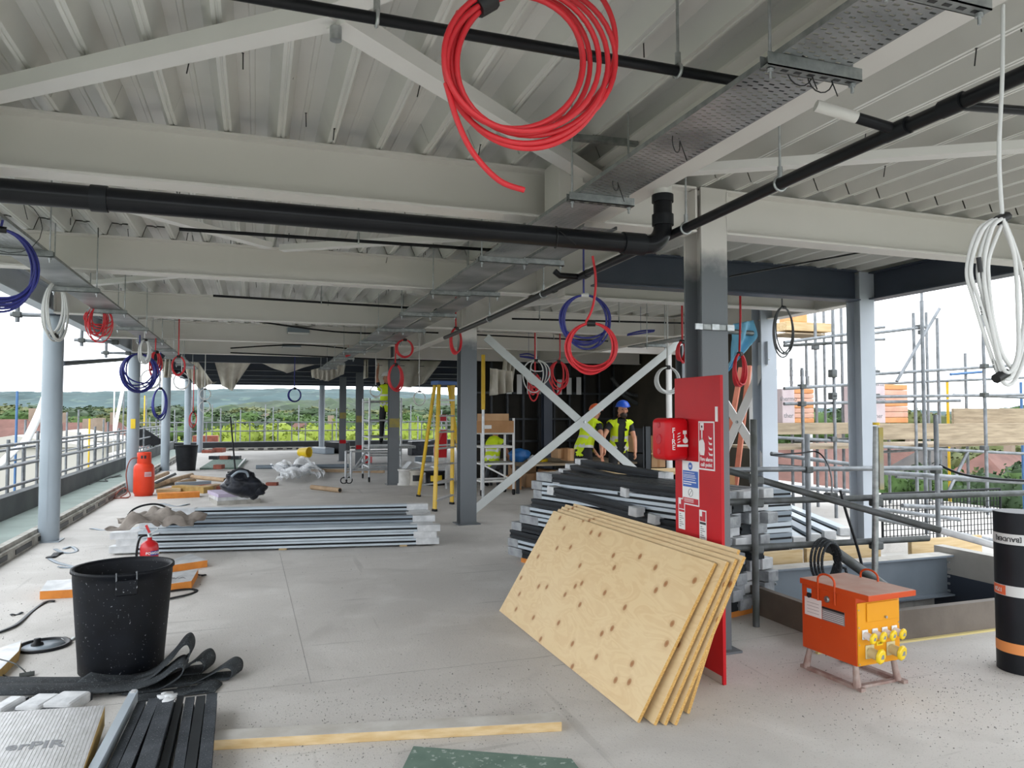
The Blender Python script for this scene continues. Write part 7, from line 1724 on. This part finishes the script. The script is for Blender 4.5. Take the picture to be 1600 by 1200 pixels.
# worker in blue helmet, facing the camera and looking down
b2 = Vector((PY(966, 700, 12.15).x, 12.15, 0)); fd = Vector((-.15, -1, 0))
hb = PY(994, 738, 12.75)
J, R, bn = human(b2, fd, .24, None, {'l_': (PY(996, 735, 11.6).x, 11.6, .70), 'r_': (PY(938, 735, 11.6).x, 11.6, .70)}, 1.80, .10)
hc = J['skull'] + UZ * .035
z = lambda f_: b2.z + f_
person('man in a blue helmet and yellow hi-vis vest looking down at the bench', J, R, bn, pm, tuple(b2), dict(b=TORSO, z0=.84, z1=1.48, bands=(.98, 1.16), open=fd), (hc, .125, M['helmet_blue'], fd), (J['skull'] - UZ * .035, fd, .22), True)
# bending worker with the orange helmet, seen from behind and from the side
b1 = Vector((PY(911, 700, 12.1).x, 12.1, 0)); fd = Vector((.86, .5, 0))
J, R, bn = human(b1, fd, .52, None, {'l_': (PY(936, 728, 12.0).x, 11.9, .70), 'r_': (PY(942, 732, 11.6).x, 11.6, .70)}, 1.82, .06)
person('man in an orange helmet and yellow hi-vis vest bending behind the X-brace', J, R, bn, pm, tuple(b1), dict(b=TORSO, z0=.86, z1=1.6, bands=(1.02, 1.2)), (J['skull'] + UZ * .03, .125, M['helmet_orange'], fd), (J['skull'] - UZ * .035, fd, .22))
# worker on the rolling tower, back to the camera, head up in the soffit
b3 = Vector((PY(604, 693, 18.1).x, 18.1, .86)); fd = Vector((.1, 1, 0))
J, R, bn = human(b3, fd, .02, None, {'l_': tuple(b3 + Vector((-.18, .3, 1.95))), 'r_': tuple(b3 + Vector((.2, .3, 1.95)))}, 1.72, .0)
for n_ in ('skull', 'crown', 'jaw'): pass
person('man in a yellow vest standing on the rolling tower and working overhead', J, R, bn, pm, tuple(b3), dict(b=TORSO, z0=.86 + .80, z1=.86 + 1.45, bands=(.86 + .98, .86 + 1.2)), (J['skull'] + UZ * .03, .125, M['white'], fd), (J['skull'] - UZ * .035, fd, .22))
# crouching worker behind the rack trolley
b4 = Vector((PY(768, 720, 15.4).x, 15.4, 0)); fd = Vector((.6, .8, 0))
J, R, bn = human(b4 - UZ * .38, fd, .35, None, {'l_': tuple(b4 + Vector((.25, .45, .5))), 'r_': tuple(b4 + Vector((.5, .2, .5)))}, 1.74, .05, sit=False)
sx = Vector((fd.y, -fd.x, 0)).normalized(); fdn = fd.normalized()
for sg, pr in ((1, 'r_'), (-1, 'l_')):
    J[pr + 'ankle'] = b4 + sx * sg * .14 + UZ * .09; J[pr + 'knee'] = b4 + sx * sg * .17 + fdn * .34 + UZ * .46
    J[pr + 'thigh'] = J[pr + 'hip'].lerp(J[pr + 'knee'], .5); J[pr + 'calf'] = J[pr + 'knee'].lerp(J[pr + 'ankle'], .35); J[pr + 'heel'] = J[pr + 'ankle'] - UZ * .045 - fdn * .02; J[pr + 'toe'] = J[pr + 'ankle'] + fdn * .17 - UZ * .05
person('man in a yellow vest crouching behind the white rack trolley', J, R, bn, [M['cloth_grey'], M['cloth_grey'], M['skin'], M['black']], tuple(b4), dict(b=TORSO, z0=.46, z1=1.12, bands=(.66, .82)), (J['skull'] + UZ * .03, .125, M['white'], fd), (J['skull'] - UZ * .035, fd, .22))
# ================================================================== OUTSIDE
GZ = -9.5
q = MB(); q.box(-3000, -200, GZ - 1, 3500, 4000, GZ)
struct(q.build('floor_ground', mat('suburban_ground', '4f5c3e', '605f50', .02, .95), origin=(0, 0, GZ)), 'green suburban ground far below')
HM = mat('haze_tinted_woodland', '253a3b', '344b4d', .02, .95, 0, 0, detail=8, spots='41554f', spot_scale=.05, spot_th=.6)  # distance haze put into the woodland colour as a blue tint
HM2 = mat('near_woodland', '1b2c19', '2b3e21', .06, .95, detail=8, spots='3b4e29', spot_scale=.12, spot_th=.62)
rr = random.Random(4)
def hill(name, label, y0, y1, x0, x1, hf, m, nx=240, ny=26, rough=3.0):
    q = MB(); rs = random.Random(17)
    grid = {}
    def fn(s, tv):
        x = x0 + (x1 - x0) * s; y = y0 + (y1 - y0) * tv; h = hf(x, y, tv) + rs.uniform(-1, 1) * rough * min(1, tv * 4)
        return (x, y, GZ + max(0, h))
    q.sheet(fn, nx, ny); return struct(q.build(name, m, origin=(0, y0, GZ)), label)
def h1(x, y, t):
    base = 62 * (.62 + .25 * math.sin(x * .0022 + 2.1) + .14 * math.sin(x * .0061 + .4) - .00008 * (x + 400))
    return base * math.sin(min(1, t * 1.25) * math.pi / 2) ** 1.2
hill('hill_far', 'wooded hills on the horizon, tinted blue green for haze', 900, 1500, -1700, 2600, h1, HM, rough=3.4)
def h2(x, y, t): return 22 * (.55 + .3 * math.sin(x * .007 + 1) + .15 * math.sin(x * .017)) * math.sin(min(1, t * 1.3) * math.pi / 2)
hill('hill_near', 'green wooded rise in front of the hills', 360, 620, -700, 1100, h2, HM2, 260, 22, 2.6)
TM = [mat('leaf_dark', '1f3019', '314424', .9, .9, 0, .6, 3, spots='2a3d24', spot_scale=2.2, spot_th=.6), mat('leaf_mid', '2c4219', '435c26', .9, .9, 0, .6, 3, spots='3a5228', spot_scale=2.2, spot_th=.6), mat('leaf_bright', '5a691d', '7d8a2a', .9, .9, 0, .6, 3, spots='3d5016', spot_scale=2.2, spot_th=.62), mat('leaf_olive', '434b26', '575b32', .9, .9, 0, .6, 3, spots='3c4226', spot_scale=2.2, spot_th=.6)]
BARK = mat('bark', '5b4a3c', None, rough=.9)
protos = []
for v in range(5):
    rs = random.Random(100 + v); crown = MB()
    for k in range(16):
        a = rs.uniform(0, 6.28); d = rs.uniform(0, .30); z = rs.uniform(.42, .90); r = rs.uniform(.12, .2) * (1.1 - abs(z - .62))
        crown.blob((math.cos(a) * d, math.sin(a) * d, z), r, 2, .22, rs.randint(0, 9999), (1, 1, .85))
    base = list(crown.v); rl = random.Random(500 + v)
    for k in range(2600):
        p = Vector(rl.choice(base)); d = Vector((rl.gauss(0, 1), rl.gauss(0, 1), rl.gauss(0, 1))).normalized(); e_ = d.orthogonal().normalized(); g_ = d.cross(e_)
        z_ = rl.uniform(.012, .026); o_ = p + Vector((rl.uniform(-.02, .02), rl.uniform(-.02, .02), rl.uniform(-.01, .03)))
        crown.add([o_ - e_ * z_, o_ + g_ * z_ * .6, o_ + e_ * z_, o_ - g_ * z_ * .6], [(0, 1, 2, 3)])
    protos.append(crown)
def cone_tree(v):
    pass
meshes = {}
def tree(label, x, y, h, w, kind, v, group, name='tree'):
    t = thing(name, label, 'tree', (x, y, GZ), group)
    key = (kind, v)
    if key not in meshes:
        o = protos[v].build('crown', TM[kind], origin=(0, 0, 0)); COL.objects.unlink(o); meshes[key] = o.data; bpy.data.objects.remove(o)
    c = bpy.data.objects.new('crown', meshes[key]); COL.objects.link(c); c.parent = t; c.scale = (w, w, h); c.rotation_euler = (0, 0, rr.uniform(0, 6.28))
    if 'trunk' not in meshes:
        q = MB(); q.tube([(0, 0, 0), (.01, 0, .3), (0, .01, .62)], [.035, .028, .016], 8); o = q.build('trunk', BARK, origin=(0, 0, 0)); COL.objects.unlink(o); meshes['trunk'] = o.data; bpy.data.objects.remove(o)
    c = bpy.data.objects.new('trunk', meshes['trunk']); COL.objects.link(c); c.parent = t; c.scale = (w * .5, w * .5, h)
def tree_px(u, vt, y, w, kind, v, label, group):
    p = PY(u, vt, y); tree(label, p.x, y, p.z - GZ + .2, w, kind, v, group)
# bright trees just beyond the far parapet
LB_ = 'bright yellow green tree just beyond the far guard rail'
for k in range(26):
    u = 335 + k * 15 + rr.uniform(-5, 5); tree_px(u, 671 + rr.uniform(-5, 5), 62 + rr.uniform(0, 16), rr.uniform(8, 12), 2, k % 5, LB_, 'bright trees beyond the far guard rail')
LM = 'mid green tree behind the bright trees beyond the far guard rail'
for k in range(34):
    u = 215 + k * 15 + rr.uniform(-6, 6); tree_px(u, 652 + rr.uniform(-7, 6), 110 + rr.uniform(0, 60), rr.uniform(13, 20), 1 if k % 3 else 0, (k * 2) % 5, LM, 'mid green trees beyond the far guard rail')
LD = 'dark green tree in the distance below the hills'
for k in range(40):
    u = -60 + k * 20 + rr.uniform(-8, 8); tree_px(u, 640 + rr.uniform(-5, 5), 210 + rr.uniform(0, 90), rr.uniform(26, 40), 0 if k % 2 else 3, (k * 3) % 5, LD, 'dark trees below the hills')
LL = 'olive green tree among the houses on the left'
for k in range(16):
    u = -60 + k * 19 + rr.uniform(-6, 6); tree_px(u, 645 + rr.uniform(-4, 14), 120 + rr.uniform(0, 45), rr.uniform(11, 19), 3 if k % 2 else 1, (k + 1) % 5, LL, 'trees among the left houses')
LR = 'green tree or bush beyond the right scaffold'
for k, (u, v, y, w) in enumerate([(1290, 640, 70, 14), (1315, 642, 75, 12), (1345, 650, 80, 14), (1430, 640, 70, 13), (1500, 655, 90, 16), (1560, 640, 90, 18), (1430, 735, 34, 7), (1465, 742, 32, 6), (1500, 738, 34, 7), (1540, 735, 30, 7), (1580, 733, 30, 8), (1610, 730, 30, 8), (1400, 745, 34, 6), (1570, 690, 55, 12), (1480, 700, 60, 8), (1240, 640, 90, 14), (1600, 655, 80, 15), (1180, 650, 90, 15)]):
    tree_px(u, v, y, w, [1, 0, 1, 3, 0][k % 5], k % 5, LR, 'greenery beyond the right scaffold')
# houses
BW = [mat('house_render', '9d958a', '8e867b', .5, .9), mat('house_brick', '8a7a6b', '7b6c5e', .8, .9), mat('house_white', 'aeaaa3', None, rough=.9)]
RT_ = [mat('red_roof_tiles', '6f4f47', '5e423b', .7, .9), mat('brown_roof_tiles', '6c5249', '5d463e', .7, .9), mat('grey_roof_tiles', '57534f', '4a4747', .7, .9)]
GLS = mat('window_glass', '3a434a', None, rough=.15)
def house(label, u, vr, y, w, d, rot, hw, roofh, bi, ri):
    p = PY(u, vr, y); zr = p.z; za = zr - roofh; t = thing('house', label, 'house', (p.x, y, GZ))
    c, s = math.cos(rot), math.sin(rot); ex = Vector((c, s, 0)); ey = Vector((-s, c, 0)); C0 = Vector((p.x, y, 0))
    q = MB(); q.obox(C0 + UZ * (GZ + za) / 2, ex * w / 2, ey * d / 2, UZ * (za - GZ) / 2); q.build('walls', BW[bi], t)
    q = MB(); a = w / 2 + .4; b = d / 2 + .4; hp = w * .28
    V = [C0 - ex * a - ey * b + UZ * (za - .2), C0 + ex * a - ey * b + UZ * (za - .2), C0 + ex * a + ey * b + UZ * (za - .2), C0 - ex * a + ey * b + UZ * (za - .2), C0 - ex * (a - hp) + UZ * zr, C0 + ex * (a - hp) + UZ * zr]
    q.add(V, [(0, 1, 5, 4), (1, 2, 5), (2, 3, 4, 5), (3, 0, 4), (3, 2, 1, 0)]); rf = q.build('roof', RT_[ri], t)
    q = MB(); q.obox(C0 + ex * (a - hp) * .8 + UZ * (zr + .3), ex * .45, ey * .35, UZ * .9); q.build('chimney', BW[1], rf)
    for k in range(4):
        for zz in (za - 1.6, za - 4.4):
            cx = C0 - ex * w * (.36 - .24 * k) - ey * (d / 2 + .03) + UZ * zz; q = MB(); q.obox(cx, ex * .65, ey * .03, UZ * .65); wn_ = q.build('window_frame', BW[2], t)
            q = MB(); q.obox(cx - ey * .04, ex * .52, ey * .02, UZ * .52); q.build('pane', GLS, wn_)
for args in [('red roofed white house at the left picture edge', 14, 655, 95, 11, 9, .2, 0, 3.5, 2, 0), ('red roofed brick house left of the nearest round column', 40, 668, 80, 10, 8, -.3, 0, 3.2, 1, 0), ('dark red roofed house beside the nearest round column', 64, 660, 105, 11, 9, .5, 0, 3.4, 1, 1),
             ('brick house with red roof between the first two round columns', 140, 660, 100, 13, 9, .1, 0, 3.5, 1, 0), ('pale gabled house between the first two round columns', 128, 672, 84, 8, 8, .7, 0, 3, 2, 2), ('low red roofed house right of the nearest round column', 108, 672, 90, 9, 8, -.2, 0, 3, 0, 0),
             ('white walled house among the trees in the middle distance', 388, 660, 130, 12, 9, .1, 0, 4, 2, 0), ('red roofed house among the trees in the middle distance', 395, 656, 150, 13, 9, .4, 0, 4, 2, 0), ('pale house with red roof beside the far round column', 492, 661, 120, 12, 9, 0, 0, 4, 2, 0), ('tiny red roofed house near the second round column', 215, 668, 140, 12, 9, .1, 0, 4, 0, 0),
             ('large red roofed house below the right scaffold lift', 1290, 690, 62, 15, 10, .35, 0, 4.2, 0, 0), ('red roofed house behind the yellow capped tube', 1395, 700, 66, 12, 9, -.1, 0, 4, 0, 0), ('brown roofed house under the scaffold boards', 1470, 700, 60, 12, 9, .1, 0, 3.6, 2, 2), ('pinkish red roofed house at the right picture edge', 1560, 706, 52, 13, 9, .3, 0, 3.6, 0, 0),
             ('red roofed house left behind the corner column', 1235, 700, 70, 11, 9, -.2, 0, 4, 0, 0), ('distant red roofed house beyond the right scaffold', 1440, 652, 140, 14, 9, 0, 0, 4, 2, 1)]:
    house(*args)
# white van roofs and sheds beside the site on the left
for k, (u, v, y, w, d, nm) in enumerate([(20, 700, 55, 9, 6, 'long pale shed roof below the left guard rail'), (105, 690, 60, 7, 6, 'pale lock-up roof between the first two round columns')]):
    p = PY(u, v, y); q = MB(); q.box(p.x - w / 2, y, GZ, p.x + w / 2, y + d, p.z); q.prism([(-w / 2 - .3, 0), (w / 2 + .3, 0), (0, .8)], (p.x, y - .2, p.z), (1, 0, 0), (0, 0, 1), (0, d + .4, 0)); tag(q.build('shed', BW[2]), nm, 'shed')
